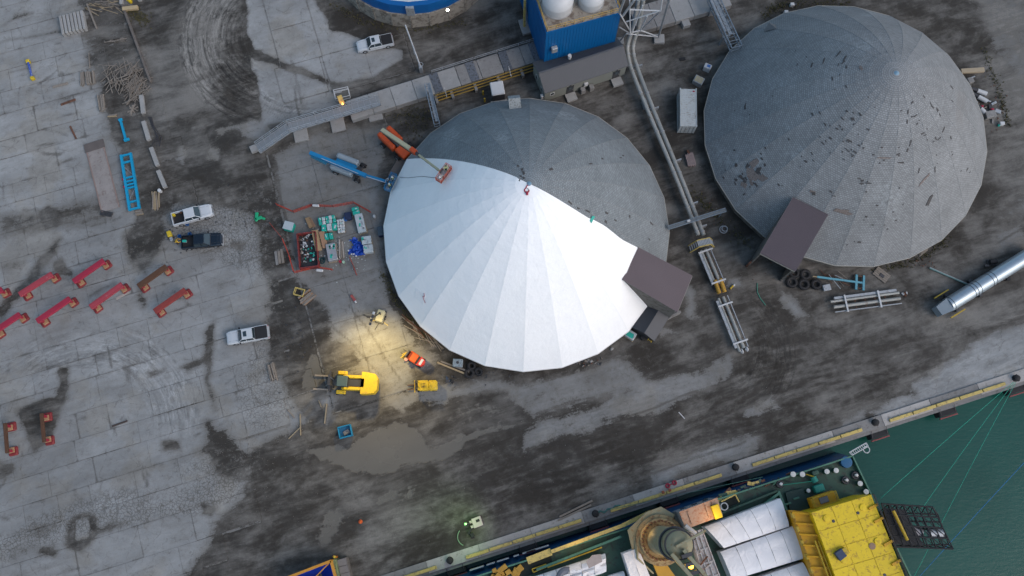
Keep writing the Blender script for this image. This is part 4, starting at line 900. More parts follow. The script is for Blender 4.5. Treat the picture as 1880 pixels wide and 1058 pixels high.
MB().bbox(lp3(1210,72,.25),(1.6,1.5,.5),.05).build('footing', M_CONC, lt)
MB().bbox(lp3(1138,76,.2),(1.2,1.2,.4),.05).build('footing', M_CONC, lt)
# ================================================================ TWIN PIPELINE
pl = [(1172,0,9),(1162,50,4.5),(1153,80,2.4),(1153,100,1.7),(1160,130,1.5),(1190,205,1.5),(1230,300,1.5),(1262,380,1.5),(1282,432,1.5)]
pl2 = [(1181,0,9),(1172,50,4.5),(1163,80,2.4),(1163,100,1.7),(1172,130,1.5),(1201,205,1.5),(1240,300,1.5),(1272,380,1.5),(1292,432,1.5)]
po = P(1200,225,0)
tp = thing('pipeline', 'twin grey pipes running down between the two domes', 'pipeline', po)
for pts_ in (pl, pl2):
    q = [P(*p)-po for p in pts_]; mb = MB()
    sm_ = []
    for i in range(len(q)-1):
        p0 = q[max(0,i-1)]; p1 = q[i]; p2 = q[i+1]; p3 = q[min(len(q)-1,i+2)]
        for k in range(5):
            t_ = k/5; sm_.append(.5*((2*p1)+(p2-p0)*t_+(2*p0-5*p1+4*p2-p3)*t_**2+(3*p1-p0-3*p2+p3)*t_**3))
    sm_.append(q[-1]); mb.path(sm_, .31, 12); pipe = mb.build('pipe', mat('pipe_grey',(.28,.285,.27),.5,.1,.35,.35,.2,(.16,.12,.09)), tp)
    for k in range(3, len(sm_)-1, 4):
        d = (sm_[k+1]-sm_[k]).normalized(); MB().tube(sm_[k]-d*.06, sm_[k]+d*.06, .38, 12).build('flange', M_STEEL, pipe)
for x, y in ((1165,128),(1195,205),(1236,300),(1266,378),(1282,420)):
    q = P(x+4,y,0)-po; T = Matrix.Translation(q) @ Matrix.Rotation(R(20),4,'Z')
    MB().box((0,0,.6),(1.5,.18,1.1),M=T).box((-.7,0,.7),(.15,.2,1.5),M=T).build('support', M_STEEL, tp)
q = P(1186,195,0)-po; MB().bbox(q+Vector((-.3,0,.7)),(.6,1.4,1.2),.05,R(15)).build('valve', M_STEEL, tp)
# stile (yellow edged stair bridge) over the pipeline
q = P(1287,453,0); t = thing('stile', 'yellow edged steel stair bridge over the pipeline', 'footbridge', q, R(13))
W_ = 3.6
prof = [(-W_/2,.1),(-W_/4,2.1),(W_/4,2.1),(W_/2,.1)]
for s in (-1,1):
    mb = MB()
    for i in range(3): mb.bar((prof[i][0],s*.5,prof[i][1]),(prof[i+1][0],s*.5,prof[i+1][1]),.12,.25)
    mb.build('stringer', M_YELP, t)
for i in range(17):
    x = -W_/2+.1+(W_-.2)*i/16; z_ = min(2.1,(W_/2-abs(x))*2.2+.1); MB().box((x,0,z_),(.16,.9,.05)).build('tread', M_STEEL, t)
# pipe racks
def rack(label, a, b, z=.7, W=1.9, cross=(.1,.9), pcol=None, endcaps=False, npipe=2):
    mid, ang, L = seg(*a, *b, z); t = thing('pipe_rack', label, 'pipe rack', (mid.x,mid.y,0), ang, 'grey racks of pipes')
    for k in range(npipe):
        y = -W*.12+k*W*.42; MB().tube((-L/2-(.3 if k else 0),y,z),(L/2,y,z),.2 if k else .25,10).build('pipe', pcol or mat('pipe_grey',()), t)
    MB().bar((-L/2,-W/2,z),(L/2,-W/2,z),.12,.3).build('side_beam', M_STEEL, t); MB().bar((-L/2+.3,W/2,z),(L/2-.3,W/2,z),.35,.3).build('side_beam', M_STEEL, t)
    for f in cross: MB().box((-L/2+f*L,0,z+.35),(.22,W+.5,.16)).build('cross_beam', M_WHITE, t); [MB().box((-L/2+f*L,s_*W/2,.3),(.2,.2,.6)).build('leg', M_STEEL, t) for s_ in (-1,1)]
    for i in range(5): MB().box((-L/2+L*(.18+.15*i),.05,z),(.1,W*.8,.1)).build('spacer', M_RUST, t)
    return t, L
rack('pipe rack just below the yellow edged stair bridge', (1363,640),(1325,546), .8, 1.7, (.12,.85))
rack('upper pipe rack section between stair bridge and yellow sleeve', (1320,522),(1293,458), .8, 1.7, (.06,.94))
mid, ang, L = seg(1325,538,1317,514,.8); t = thing('pipe_sleeve', 'orange yellow pair of pipe sleeves joining the two rack sections', 'pipe', (mid.x,mid.y,0), ang)
for y_ in (-.42,.38): MB().tube((-L/2,y_,.9),(L/2,y_,.9),.3,12).build('sleeve', mat('orange_yellow',(.6,.34,.05),.5,0,.3,1.5,.2), t)
MB().box((0,0,.4),(.6,1.6,.5)).build('saddle', M_STEELD, t)
for k,(x,y) in enumerate(((1360,646),(1369,642))): o = MB().torus((0,0,0),.3,.11,14,6,Matrix.Translation((0,0,.5)) @ Matrix.Rotation(R(80),4,'X')).tube((0,-.2,.5),(0,.2,.5),.18,10).tube((0,0,0),(0,0,.5),.12,8).build('pipe_flange', M_WHITE, None); tag(o, ('left','right')[k]+' pale flange at the lower end of the pipe rack', 'flange', 'flanges at the rack end', P(x,y,0), R(-66))
rack('long grey pipe rack lying below the tyres and the blue drawbar', (1530,561),(1652,545), .6, 2.0, (.18,.68))

# ================================================================ big silver duct at the right
a = P(1722,572,1.4); b = P(1900,462,1.4); mid = (a+b)/2; ang = math.atan2((b-a).y,(b-a).x); L = (b-a).length
t = thing('silver_duct', 'big silver round duct leading off the right edge', 'duct', (mid.x,mid.y,0), ang)
M_SIL = mat('silver_sheet', (.52,.62,.70), .32, .55, .15, .5)
MB().tube((-L/2+1.7,0,1.4),(L/2,0,1.4),1.05,28).build('pipe', M_SIL, t)
MB().add([(-L/2+1.7,-.95,.4),(-L/2+1.7,.95,.4),(-L/2+1.7,.95,2.3),(-L/2+1.7,-.95,2.3),(-L/2,-.7,.3),(-L/2,.7,.3),(-L/2,.7,1.8),(-L/2,-.7,1.8)],[(0,1,2,3),(7,6,5,4),(0,4,5,1),(1,5,6,2),(2,6,7,3),(3,7,4,0)]).build('mouth', mat('duct_end',(.23,.27,.30),.5,.3,.2,1), t)
for x in (1.75,2.2,5.8,6.3,6.9,9.0,9.6): MB().lathe([(1.07,-.04),(1.1,0),(1.07,.04)],(0,0,0),28,Matrix.Translation((-L/2+x,0,1.4)) @ Matrix.Rotation(math.pi/2,4,'Y'),caps=False).build('band', M_STEELD, t)
for s, x0 in ((1,1.2),(-1,1.5)): MB().bar((-L/2+x0,s*1.75,.5),(-L/2+x0+2.5,s*1.75,.5),.16,.3).build('skid', M_YEL, t)
for x in (7.2,3.0): MB().box((-L/2+x,0,.35),(.5,2.8,.6)).build('saddle', M_STEELD, t)
t = thing('steel_prop', 'long thin teal steel prop lying left of the silver duct', 'prop', *(lambda s_: (Vector((s_[0].x,s_[0].y,.12)), s_[1]))(seg(1706,493,1775,523)))
MB().bar((-2.9,0,.1),(2.9,0,.1),.22,.2).build('beam', mat('teal_grey',(.13,.24,.23),.5,.1,.3,1.5), t); MB().bar((-2.9,.05,.22),(2.9,.05,.22),.06,.04).build('strip', M_STEEL, t)

# ================================================================ container, sheds, small plant
ct_ = P(1264,197,2.59); t = thing('shipping_container', 'white twenty foot shipping container left of the bare grey dome', 'container', (ct_.x,ct_.y,.02), R(-92.2)+math.pi)
M_CW = mat('container_white', (.64,.68,.68), .5, 0, .2, .8, .3, (.25,.22,.18))
MB().box((0,0,1.3),(5.95,2.36,2.45)).build('body', M_CW, t)
mb = MB()
for i in range(20): mb.box((-2.75+i*.289,0,2.54),(.12,2.2,.05))
for i in range(22):
    for s in (-1,1): mb.box((-2.8+i*.267,s*1.19,1.3),(.13,.05,2.2))
mb.build('corrugation', M_CW, t, kind='stuff')
mb = MB()
for sx in (-1,1):
    for sy in (-1,1): mb.box((sx*2.98,sy*1.18,1.3),(.12,.12,2.59)); mb.box((sx*2.98,sy*1.18,2.56),(.2,.18,.1))
for sy in (-1,1): mb.box((0,sy*1.2,2.55),(5.9,.08,.1)); mb.box((0,sy*1.2,.08),(5.9,.1,.16))
mb.build('frame', M_CW, t)
for s in (-1,1):
    d = MB().box((-3.02,s*.58,1.3),(.06,1.12,2.35)).build('door', M_CW, t)
    MB().tube((-3.08,s*.3,.2),(-3.08,s*.3,2.4),.025,6).tube((-3.08,s*.85,.2),(-3.08,s*.85,2.4),.025,6).build('lock_rod', M_STEELD, d)
MB().box((2.6,-.8,2.575),(.22,.3,.01)).build('placard', M_RED, t)
t = thing('small_shed', 'small white roofed shed above the half white dome', 'shed', P(914,176,0), R(10))
MB().box((0,0,1.0),(1.9,1.9,2.0)).build('wall', M_STEELD, t); MB().bbox((0,.2,2.1),(2.0,2.2,.25),.1).build('roof', M_WHITE, t); MB().box((0,-1.15,.15),(2.5,.6,.3)).build('base', M_CONC, t)
for k,(x,y) in enumerate(((887,174),(890,187))): o = MB().tube((0,0,0),(0,0,1.1),.13,10).lathe([(.13,1.1),(.08,1.2),(.01,1.22)],n=10).build('safety_bollard', M_YEL, None); tag(o, ('upper','lower')[k]+' small yellow bollard left of the white roofed shed', 'bollard', 'yellow bollards by the shed', P(x,y,0))
t = thing('utility_cabinet', 'beige framed utility cabinet by the upper end of the container', 'cabinet', P(1281,152,0), R(-30)); MB().bbox((0,0,.5),(1.5,1.2,1.0),.05).build('box', M_STEEL, t); MB().box((0,0,1.03),(1.25,.95,.05)).build('lid', mat('beige',(.33,.29,.2),.7,0,.3,2), t)
t = thing('utility_cabinet', 'small pale blue cabinet against the bare grey dome above the container', 'cabinet', P(1297,128,0), R(-25)); MB().bbox((0,0,.6),(1.1,.8,1.2),.1).build('box', M_WHITE, t); MB().box((.1,0,1.22),(.5,.4,.06)).build('vent', mat('mid_blue',(.05,.15,.4)), t)
t = MB().bbox((0,0,.08),(.5,.9,.16),.05).build('dark_mat', M_BLACK, None); tag(t, 'dark rubber mat on the mud left of the pale blue cabinet', 'mat', None, P(1253,109,0), R(100))

# ================================================================ SHIP
DZ = 3.0
so = P(1562,838,DZ); SH = Vector((so.x,so.y,0))
_inv = Matrix.Rotation(-QA,4,'Z')
def SL(px_, py_, z_): q = _inv @ (P(px_,py_,z_)-SH); return Vector((q.x,q.y,z_))
ship = thing('cargo_ship', 'green decked cargo ship with dark blue hull moored along the quay', 'ship', SH, QA)
M_HULL = mat('hull_blue', (.008,.055,.14), .4, 0, .3, .4, .2, (.02,.03,.04)); M_GRAIL = mat('ship_green_rail', (.06,.17,.12), .5, 0, .3, 1, .2, (.05,.06,.05))
sb_ = SL(1668,1058,DZ); sd_ = (sb_-Vector((0,0,DZ))).normalized(); endp = sd_*24
deckp = [(-92,.35),(-60,.25),(-30,.1),(0,0),(endp.x,endp.y),(-92,-23)]
hb = [(-92,1.5),(-60,1.4),(-30,1.3),(.3,1.0),(endp.x+.4,endp.y),(-92,-23)]
mb = MB(); n = len(deckp); mb.add([(x,y,-3.6) for x,y in hb]+[(x,y,DZ-.06) for x,y in deckp], [tuple(range(n)), tuple(range(2*n-1,n-1,-1))]+[(i,n+i,n+(i+1)%n,(i+1)%n) for i in range(n)])
mb.build('hull', M_HULL, ship)
MB().prism(deckp, DZ-.055, DZ).build('deck', M_GREEN, ship)
mb = MB()
for i in range(4): mb.bar((*deckp[i],DZ+.35),(*deckp[i+1],DZ+.35),.18,.75)
mb.build('bulwark', M_GRAIL, ship)
# coamings and walkway beams along the quay side
def sbar(nm, a, b, w, h, z, m): A = SL(*a,z); B = SL(*b,z); return MB().bar(A,B,w,h).build(nm, m, ship)
sbar('walkway_rail',(1012,1013),(1143,965),.45,.5,DZ+.8,M_YELP); sbar('walkway_rail',(968,1030),(1012,1013),.9,.3,DZ+.6,M_YELP)
sbar('walkway_rail',(1143,965),(1195,940),.5,.6,DZ+.8,M_YELP); sbar('handrail',(1005,1042),(1105,1005),.16,.35,DZ+.5,M_YEL)
sbar('coaming',(1390,935),(1430,905),.3,.9,DZ+.5,M_GRAIL); sbar('coaming',(1300,952),(1425,902),.25,.8,DZ+.4,M_GREEN); sbar('coaming',(985,1046),(1140,985),.3,.7,DZ+.4,M_GRAIL)
sbar('coaming',(1428,902),(1462,985),.3,.9,DZ+.45,M_GRAIL); sbar('coaming',(1462,985),(1500,1075),.3,.9,DZ+.45,M_GREEN)
M_DKGR = mat('hold_shade', (.012,.018,.016), .8, 0, .5, 1)  # near-black for flat deck plates that paint the shade inside the holds
MB().prism([tuple(SL(*p,DZ)[:2]) for p in ((955,1028),(1010,1010),(1015,1040),(950,1065))], DZ, DZ+.1).build('hold_shade_plate', M_DKGR, ship)
MB().prism([tuple(SL(*p,DZ)[:2]) for p in ((1322,922),(1352,908),(1360,922),(1330,935))], DZ, DZ+.1).build('hold_shade_plate', M_DKGR, ship)
mb = MB(); mb.path([SL(x,y,DZ+.7) for x,y in ((1324,921),(1350,908),(1357,922))],.1,6); mb.build('hold_frame', M_YELP, ship)
mb = MB()
q = [SL(*p,DZ+.5) for p in ((977,1045),(1003,1036),(1003,1041),(979,1051))]; mb.path(q,.08,6,True); mb.build('pipe_loop', M_YEL, ship)
MB().prism([tuple(SL(*p,DZ)[:2]) for p in ((1440,905),(1473,896),(1486,945),(1452,950))], DZ, DZ+.5).build('hatch', mat('hatch_green',(.022,.05,.042),.6,0,.4,1), ship)
for p in ((1447,925),(1462,915)): MB().bbox(SL(*p,DZ+.6),(.8,.25,.15),.03).build('hatch_handle', M_GRAIL, ship)
# mooring fittings on the stern deck
M_WT = mat('white_cap', (.8,.8,.78), .5, 0, .08, 2)
def fit(px_, py_, r_, h_=.9, mm=None):
    q = SL(px_,py_,DZ+h_); q.z = DZ; o = MB().lathe([(r_*1.05,0),(r_*.85,.08),(r_*.8,h_)],q,16).build('mooring_bollard', mm or M_GREEN, ship); MB().lathe([(r_,h_),(r_,h_+.1),(.01,h_+.14)],q,16).build('cap', M_WT, o)
for x, y, r_ in ((1456,871,.36),(1473,871,.36),(1518,866,.34),(1535,864,.34),(1579,888,.34),(1590,903,.34),(1484,901,.26)): fit(x,y,r_)
for x, y in ((1551,882),(1569,873),(1431,889)):
    q = SL(x,y,DZ); MB().torus(q+Vector((0,0,.25)),.4,.16,16,6).build('rope_drum', M_STEELD, ship); MB().lathe([(.2,0),(.2,.8),(.01,.85)],q,12).build('post', M_WT, ship)
q = SL(1551,849,DZ); MB().lathe([(.75,0),(.75,.7),(.3,.75),(.01,.75)],q,20).build('rope_reel', mat('reel_blue',(.01,.09,.2),.6,0,.3,4), ship)
q = SL(1499,893,DZ); MB().bbox(q+Vector((0,-.3,.5)),(1.3,1.0,1.0),.1).build('winch', mat('winch_teal',(.02,.22,.17),.5,0,.3,2), ship); MB().tube(q+Vector((-.1,.6,.6)),q+Vector((-.2,1.3,.6)),.42,14).build('winch_drum', mat('winch_teal',()), ship)
MB().tube(q+Vector((-.9,1.9,.5)),q+Vector((0,1.2,.9)),.09,6).build('lever', M_YEL, ship); MB().bbox(q+Vector((-.7,-1.8,.4)),(2.2,.8,.8),.08).bbox(q+Vector((.3,1.7,.4)),(.9,.6,.8),.08).build('machinery', M_GREEN, ship)
MB().tube(SL(1435,891,DZ+.5), SL(1490,884,DZ+.7), .04,5).build('deck_rope', mat('rope_green',(.02,.33,.22),.6), ship)
for k in range(16):
    t_ = k/15; q = SL(1290+t_*110, 925-t_*42+rnd.uniform(-5,5), DZ); MB().box(q+Vector((0,0,.15)),(rnd.uniform(.4,1.6),rnd.uniform(.2,.5),rnd.uniform(.2,.5)),rnd.uniform(-.5,.5)).build('deck_gear', rnd.choice((M_GREEN,M_RUST,M_STEELD,M_YELP)), ship)
for k in range(14):
    q = SL(1385+k*4.5+rnd.uniform(-5,5), 893-k*1.2+rnd.uniform(-6,6), DZ); MB().tube(q+Vector((0,0,.2)), q+Vector((rnd.uniform(-.9,.9),rnd.uniform(-.5,.5),.35)), rnd.uniform(.05,.12), 6).build('deck_gear', rnd.choice((M_GRAIL,M_RUST,M_STEELD)), ship)
for k in range(12):
    q = SL(905+rnd.uniform(0,50), 1052+rnd.uniform(-10,10), DZ); MB().bbox(q+Vector((0,0,.5)),(rnd.uniform(.4,1.1),rnd.uniform(.4,1.0),rnd.uniform(.4,1.2)),.05,rnd.random()).build('deck_gear', mat('gear_ochre',(.55,.30,.04),.6,0,.4,2), ship)  # loose gear in one ochre base colour
# white letters painted on the blue hull (only slanted strokes can be read from here)
for k, (a, b) in enumerate((((862,1047),(888,1040)),((893,1037),(908,1032)),((912,1031),(934,1024)),((943,1023),(952,1017)),((960,1019),(983,1009)),((966,1014),(1008,1002)))):
    A = SL(*a,DZ-1.2); B = SL(*b,DZ-1.2)
    yy = lambda X: .62-.1*0
    MB().bar((A.x,.78+(-A.x)*.0055,DZ-2.0),(B.x,.78+(-B.x)*.0055,DZ-2.0),.12,1.6).build('hull_letter', M_WHITE, ship)
# ladder with ring at the stern corner
q = SL(1560,832,DZ+1.2); t = MB(); t.path([q+Vector(p_) for p_ in ((0,.1,0),(2.6,.6,0),(2.7,.1,0),(.2,-.35,0))],.07,6,True)
for k in range(9): t.tube(q+Vector((.2+k*.28,.15+k*.05,0)), q+Vector((.35+k*.28,-.3+k*.05,0)),.05,5)
t.torus(q+Vector((2.3,-.25,0)),.42,.07,18,6); t.build('boarding_ladder', M_WHITE, ship)
# --- white covered cargo holds
tm = NT('white_tarp'); geo = tm.node('ShaderNodeTexCoord').outputs['Object']; n1 = tm.noise(geo,.7,5,.6,.6); n2 = tm.noise(geo,3,4,.7)
tm.put(tm.b.inputs['Base Color'], tm.mix(n1, (.62,.625,.655), (.73,.735,.755))); tm.b.inputs['Roughness'].default_value = .5; tm.bump(tm.math('ADD', n1, tm.math('MULTIPLY',n2,.2)), .7, .25); M_TARP = tm.m
def cover(label, corners, z, nseg, gr='white covered cargo stacks on deck', hh=2.2, rag=False):
    c = [SL(*p,z) for p in corners]; cen = sum(c,Vector())/4; cen.z = DZ
    W0 = Matrix.Rotation(QA,4,'Z') @ cen+SH
    t = thing('cargo_stack', label, 'cargo', W0, QA, gr); L = [p-Vector((cen.x,cen.y,DZ)) for p in c]   # a,b top edge left->right; c,d bottom edge right->left
    a, b, cc, d = L
    for i in range(nseg):
        f0, f1 = i/nseg+.002, (i+1)/nseg-.002; vs_ = []; nn = 8; fs = []
        for f in (f0,(f0+f1)/2,f1):
            T = a.lerp(b,f); B = d.lerp(cc,f); sag = -.06 if f == (f0+f1)/2 else 0
            for j in range(nn+1):
                s_ = j/nn; q = T.lerp(B,s_); q.z = z-DZ+.42*(1-abs(2*s_-1)**5)-.3+sag+(rnd.uniform(-.28,.28) if rag else rnd.uniform(-.06,.06)); vs_.append(q)
        for r_ in range(2):
            for j in range(nn): k = r_*(nn+1)+j; fs.append((k,k+1,k+nn+2,k+nn+1))
        m_ = len(vs_); 
        for r_ in range(3):
            for j in (0,nn): q = vs_[r_*(nn+1)+j].copy(); q.z = .05; vs_.append(q)
        for r_ in range(2): fs.append((r_*(nn+1), (r_+1)*(nn+1), m_+2*(r_+1), m_+2*r_)); fs.append((r_*(nn+1)+nn, m_+2*r_+1, m_+2*(r_+1)+1, (r_+1)*(nn+1)+nn))
        if i == 0: fs.append(tuple([m_]+list(range(0,nn+1))+[m_+1]))
        if i == nseg-1: fs.append(tuple([m_+5]+list(range(2*(nn+1)+nn,2*(nn+1)-1,-1))+[m_+4]))
        MB().add(vs_, fs, None, True).build('tarp_panel', M_TARP, t)
    return t
cz_ = 5.6
cover('white tarped cargo stack nearest the quay, lit warm at its left end', [(1294,968),(1434,915),(1450,967),(1330,1007)], cz_, 5)
cover('middle white tarped cargo stack with torn corner beside the yellow tank', [(1323,1014),(1461,965),(1483,1024),(1345,1066)], cz_, 5)
cover('white tarped cargo stack at the bottom edge beside the yellow tank', [(1355,1075),(1476,1033),(1500,1090),(1380,1130)], cz_, 4)
cover('narrow white tarped cargo stack just left of the deck crane', [(1144,1017),(1172,1007),(1200,1075),(1165,1085)], cz_+.4, 2)
cover('crumpled white tarp heap at the bottom left of the ship deck', [(975,1062),(1112,1017),(1114,1050),(985,1100)], cz_-1, 6, rag=True)
cover('small white tarped bale below the crumpled tarp heap', [(1118,1058),(1146,1050),(1152,1080),(1124,1090)], cz_-1, 2)
def wthing(name, label, cat, px_, py_, z_, rz=QA, group=None): q = P(px_,py_,z_); q.z = z_; return thing(name, label, cat, q, rz, group)
def WLf(t): 
    M = (Matrix.Translation(t.location) @ Matrix.Rotation(t.rotation_euler.z,4,'Z')).inverted()
    return lambda px_, py_, z_: M @ P(px_,py_,z_)
t = wthing('canvas_roll', 'grey rolled canvas hoop lying on the crumpled white tarps', 'canvas', 1040, 1058, 5.4)
MB().torus((0,-.3,0),1.0,.45,14,8,None,(R(60),R(190))).build('roll', mat('canvas_grey',(.14,.15,.18),.8,0,.3,3), t)
t = wthing('cargo_board', 'grey brown crumpled board on the crumpled white tarps', 'board', 1090, 1030, 5.5, QA+.2)
MB().prism([(-1,-.5),(.9,-.6),(1.2,.3),(.2,.7),(-.9,.4)],-.05,.15).build('board', mat('board_grey',(.33,.28,.26),.8,0,.3,2), t)
# --- big yellow tank block
YZ = 9.0
yt = wthing('yellow_deck_tank', 'huge yellow steel block with rust marks standing on the ship stern', 'deck block', 1575, 985, YZ); yt.location.z = DZ; wl_ = WLf(yt)
M_YT = mat('bright_yellow', (1.0,.70,.012), .5, 0, .22, .9, .3, (.28,.15,.02)); M_OR = mat('orange_yellow_steel', (.80,.42,.01), .5, 0, .2, .7, .25, (.25,.12,.02))
def fl(p): q = wl_(*p); return q
T = [fl((1489,941,YZ)),fl((1599,908,YZ)),fl((1672,1085,YZ)),fl((1556,1120,YZ))]
mb = MB(); n_ = 4
base = [Vector((p.x,p.y,0)) for p in T]; tp_ = [Vector((p.x,p.y,YZ-DZ)) for p in T]
# top face is built of plates with open seams
MB().add(base+[p-Vector((0,0,.03)) for p in tp_],[(0,1,2,3),(7,6,5,4),(0,4,5,1),(1,5,6,2),(2,6,7,3),(3,7,4,0)]).build('body', M_YT, yt)
for i in range(5):
    for j in range(3):
        f = lambda s_, r_: tp_[0].lerp(tp_[1],s_).lerp(tp_[3].lerp(tp_[2],s_), r_)
        g_ = .004; s0_, s1_, r0_, r1_ = j/3+g_, (j+1)/3-g_, i/5+g_, (i+1)/5-g_; q = [f(s0_,r0_),f(s1_,r0_),f(s1_,r1_),f(s0_,r1_)]
        MB().add(q+[p+Vector((0,0,.03)) for p in q],[(3,2,1,0),(4,5,6,7),(0,1,5,4),(1,2,6,5),(2,3,7,6),(3,0,4,7)]).build('deck_plate', M_YT, yt)
for x, y in ((1584,932),(1517,952),(1611,994),(1549,1028),(1556,1019)): q = fl((x,y,YZ)); MB().lathe([(.42,0),(.42,.18),(.01,.2)],q,18).build('lid', M_YT, yt)
for x, y in ((1575,942),(1530,957),(1624,1056)): q = fl((x,y,YZ)); MB().lathe([(.2,.0),(.2,.06),(.01,.07)],q,12).build('hole_cover', M_STEELD, yt)
q = fl((1601,1003,YZ)); MB().lathe([(.42,.03),(.42,.1),(.01,.11)],q,18).build('hole_cover', mat('ring_brown',(.25,.16,.1),.7), yt)
q = fl((1541,1018,YZ)); MB().bbox(q+Vector((0,0,.3)),(1.1,1.1,.6),.05,.3).build('control_box', mat('navy',(.02,.04,.09),.5,0,.3,2), yt); MB().bbox(q+Vector((.7,.2,.35)),(.6,.9,.5),.05,.3).build('control_lid', M_YEL, yt)
# orange side with ribs and rails
S = [fl((1455,937,7.6)),fl((1489,941,7.9)),fl((1560,1120,7.9)),fl((1516,1120,7.6))]
MB().add([Vector((p.x,p.y,0)) for p in S]+S,[(0,1,2,3),(7,6,5,4),(0,4,5,1),(1,5,6,2),(2,6,7,3),(3,7,4,0)]).build('side_shelf', M_OR, yt)
for k in range(9):
    f_ = k/9+.02; a = S[0].lerp(S[3],f_); b = S[1].lerp(S[2],f_); MB().bar(a-Vector((.15,0,.0)),b+Vector((0,0,.35)),.22,.5).build('rib', M_OR, yt)
for off_, rr_ in ((.45,.12),(.62,.09)):
    a = S[0].lerp(S[1],off_+.1)+Vector((0,0,.6)); b = S[3].lerp(S[2],off_+.1)+Vector((0,0,.6)); a = a.lerp(b,.3); MB().tube(a,b,rr_,8).build('guide_rail', M_YEL, yt)
for k in range(7): a = S[0].lerp(S[3],.05+k*.14); MB().bbox(a+Vector((-.1,0,-.2)),(.35,.7,.6),.05).build('bracket', M_YEL, yt)
for f_ in (.12,.26,.5,.7): a = T[1].lerp(T[2],f_); a.z = YZ-DZ; MB().bar(a+Vector((-1.0,-.1,.15)),a+Vector((.25,.1,.15)),.3,.25).build('lug', M_OR, yt)
a = T[1]; mb = MB(); rail(mb, [Vector((p.x+.1,p.y,YZ-DZ)) for p in (T[1],T[2])], .8, 1.3, .05); mb.build('railing', M_STEELD, yt)
q = fl((1518,918,6.5)); MB().bbox(Vector((q.x,q.y,1.8)),(3.4,1.5,1.2),.08).build('caged_platform', M_OR, yt)
mb = MB(); rail(mb, [Vector((q.x-1.6,q.y-.6,2.4)),Vector((q.x+1.6,q.y-.6,2.4)),Vector((q.x+1.6,q.y+.7,2.4)),Vector((q.x-1.6,q.y+.7,2.4))],.9,.6,.05,True); mb.build('cage_rail', M_YEL, yt)
MB().bbox(Vector((q.x,q.y,2.45)),(1.2,.8,.1),.02).build('pane', M_GLASS, yt)
# --- black lattice frame over the stern
bl = wthing('black_lattice_boom', 'black open lattice boom sticking out over the water from the stern', 'lattice boom', 1620, 960, 6.5); bl.location.z = 0; wb = WLf(bl)
ZB, ZT = 5.0, 7.6
lowq = [(1615,940,ZB),(1722,945,ZB),(1742,1000,ZB),(1640,1003,ZB)]; topq = [(1618,925,ZT),(1712,931,ZT),(1750,1008,ZT),(1645,1004,ZT)]
Bq = [wb(*p) for p in lowq]; Tq = [wb(*p) for p in topq]
def qd(Qs, s_, r_): return Qs[0].lerp(Qs[1],s_).lerp(Qs[3].lerp(Qs[2],s_), r_)
for Qs in (Bq,Tq):
    for j in range(5): MB().tube(qd(Qs,0,j/4), qd(Qs,1,j/4), .11, 6).build('chord', M_BLACK, bl)
    for i in range(8):
        s_ = i/7; MB().tube(qd(Qs,s_,0), qd(Qs,s_,1), .09, 6).build('cross_member', M_BLACK, bl)
for i in range(7):
    mb = MB()
    for j in range(0,5,2): mb.tube(qd(Bq,i/7,j/4),qd(Tq,(i+1)/7,j/4),.07,5).tube(qd(Bq,(i+1)/7,j/4),qd(Tq,(i+1)/7,j/4),.07,5)
    for j in range(4): mb.tube(qd(Tq,i/7,j/4),qd(Tq,(i+1)/7,(j+1)/4),.06,5)
    mb.build('bracing', M_BLACK, bl)
MB().add([qd(Tq,.02,.1),qd(Tq,.42,.1),qd(Tq,.5,.95),qd(Tq,.02,.95),qd(Bq,.02,.1),qd(Bq,.42,.1),qd(Bq,.5,.95),qd(Bq,.02,.95)],[(0,1,2,3),(7,6,5,4),(0,4,5,1),(1,5,6,2),(2,6,7,3),(3,7,4,0)]).build('machinery_box', M_BLACK, bl)
MB().tube(wb(1640,938,8.2), wb(1666,992,8.2), .2, 10).build('yellow_roller', M_YEL, bl)
MB().tube(wb(1668,973,7.0), wb(1692,980,7.0), .55, 12).build('grey_tank', mat('tank_pale',(.35,.33,.34),.6,0,.2,2), bl); MB().tube(wb(1706,980,7.0), wb(1730,980,7.0), .6, 12).build('white_tank', M_WHITE, bl)
# --- rusty box house, small yellow cabinet, crane
bx = wthing('rusty_deckhouse', 'box shaped deckhouse with rusty pink roof and pale blue side', 'deckhouse', 1285, 945, 8.0); bx.location.z = DZ; wq = WLf(bx)
c_ = [wq(1247,940,8.0),wq(1317,914,8.0),wq(1327,947,8.0),wq(1259,972,8.0)]
B_ = [Vector((p.x,p.y,0)) for p in c_]; T_ = [Vector((p.x,p.y,4.9)) for p in c_]
MB().add(B_+T_,[(0,1,2,3),(7,6,5,4),(0,4,5,1),(1,5,6,2),(2,6,7,3),(3,7,4,0)]).build('wall', mat('pale_blue_steel',(.30,.36,.42),.5,0,.25,.8,.35,(.15,.12,.1)), bx)
MB().add(T_+[p+Vector((0,0,.1)) for p in T_],[(3,2,1,0),(4,5,6,7),(0,1,5,4),(1,2,6,5),(2,3,7,6),(3,0,4,7)]).build('roof', mat('rusty_pink',(.55,.36,.25),.8,0,.25,1.2,.4,(.3,.12,.06)), bx)
for f_ in (.2,.66,.84): MB().bar(T_[0].lerp(T_[1],f_).lerp(T_[3].lerp(T_[2],f_),.15)+Vector((0,0,.15)), T_[0].lerp(T_[1],f_).lerp(T_[3].lerp(T_[2],f_),.85)+Vector((0,0,.15)),.16,.14).build('roof_bar', mat('rusty_pink',()), bx)
for k in range(3): MB().box(B_[0].lerp(B_[1],.2+.3*k)+Vector((0,.05,2.4)),(.7,.12,.5)).build('window', M_GLASS, bx)
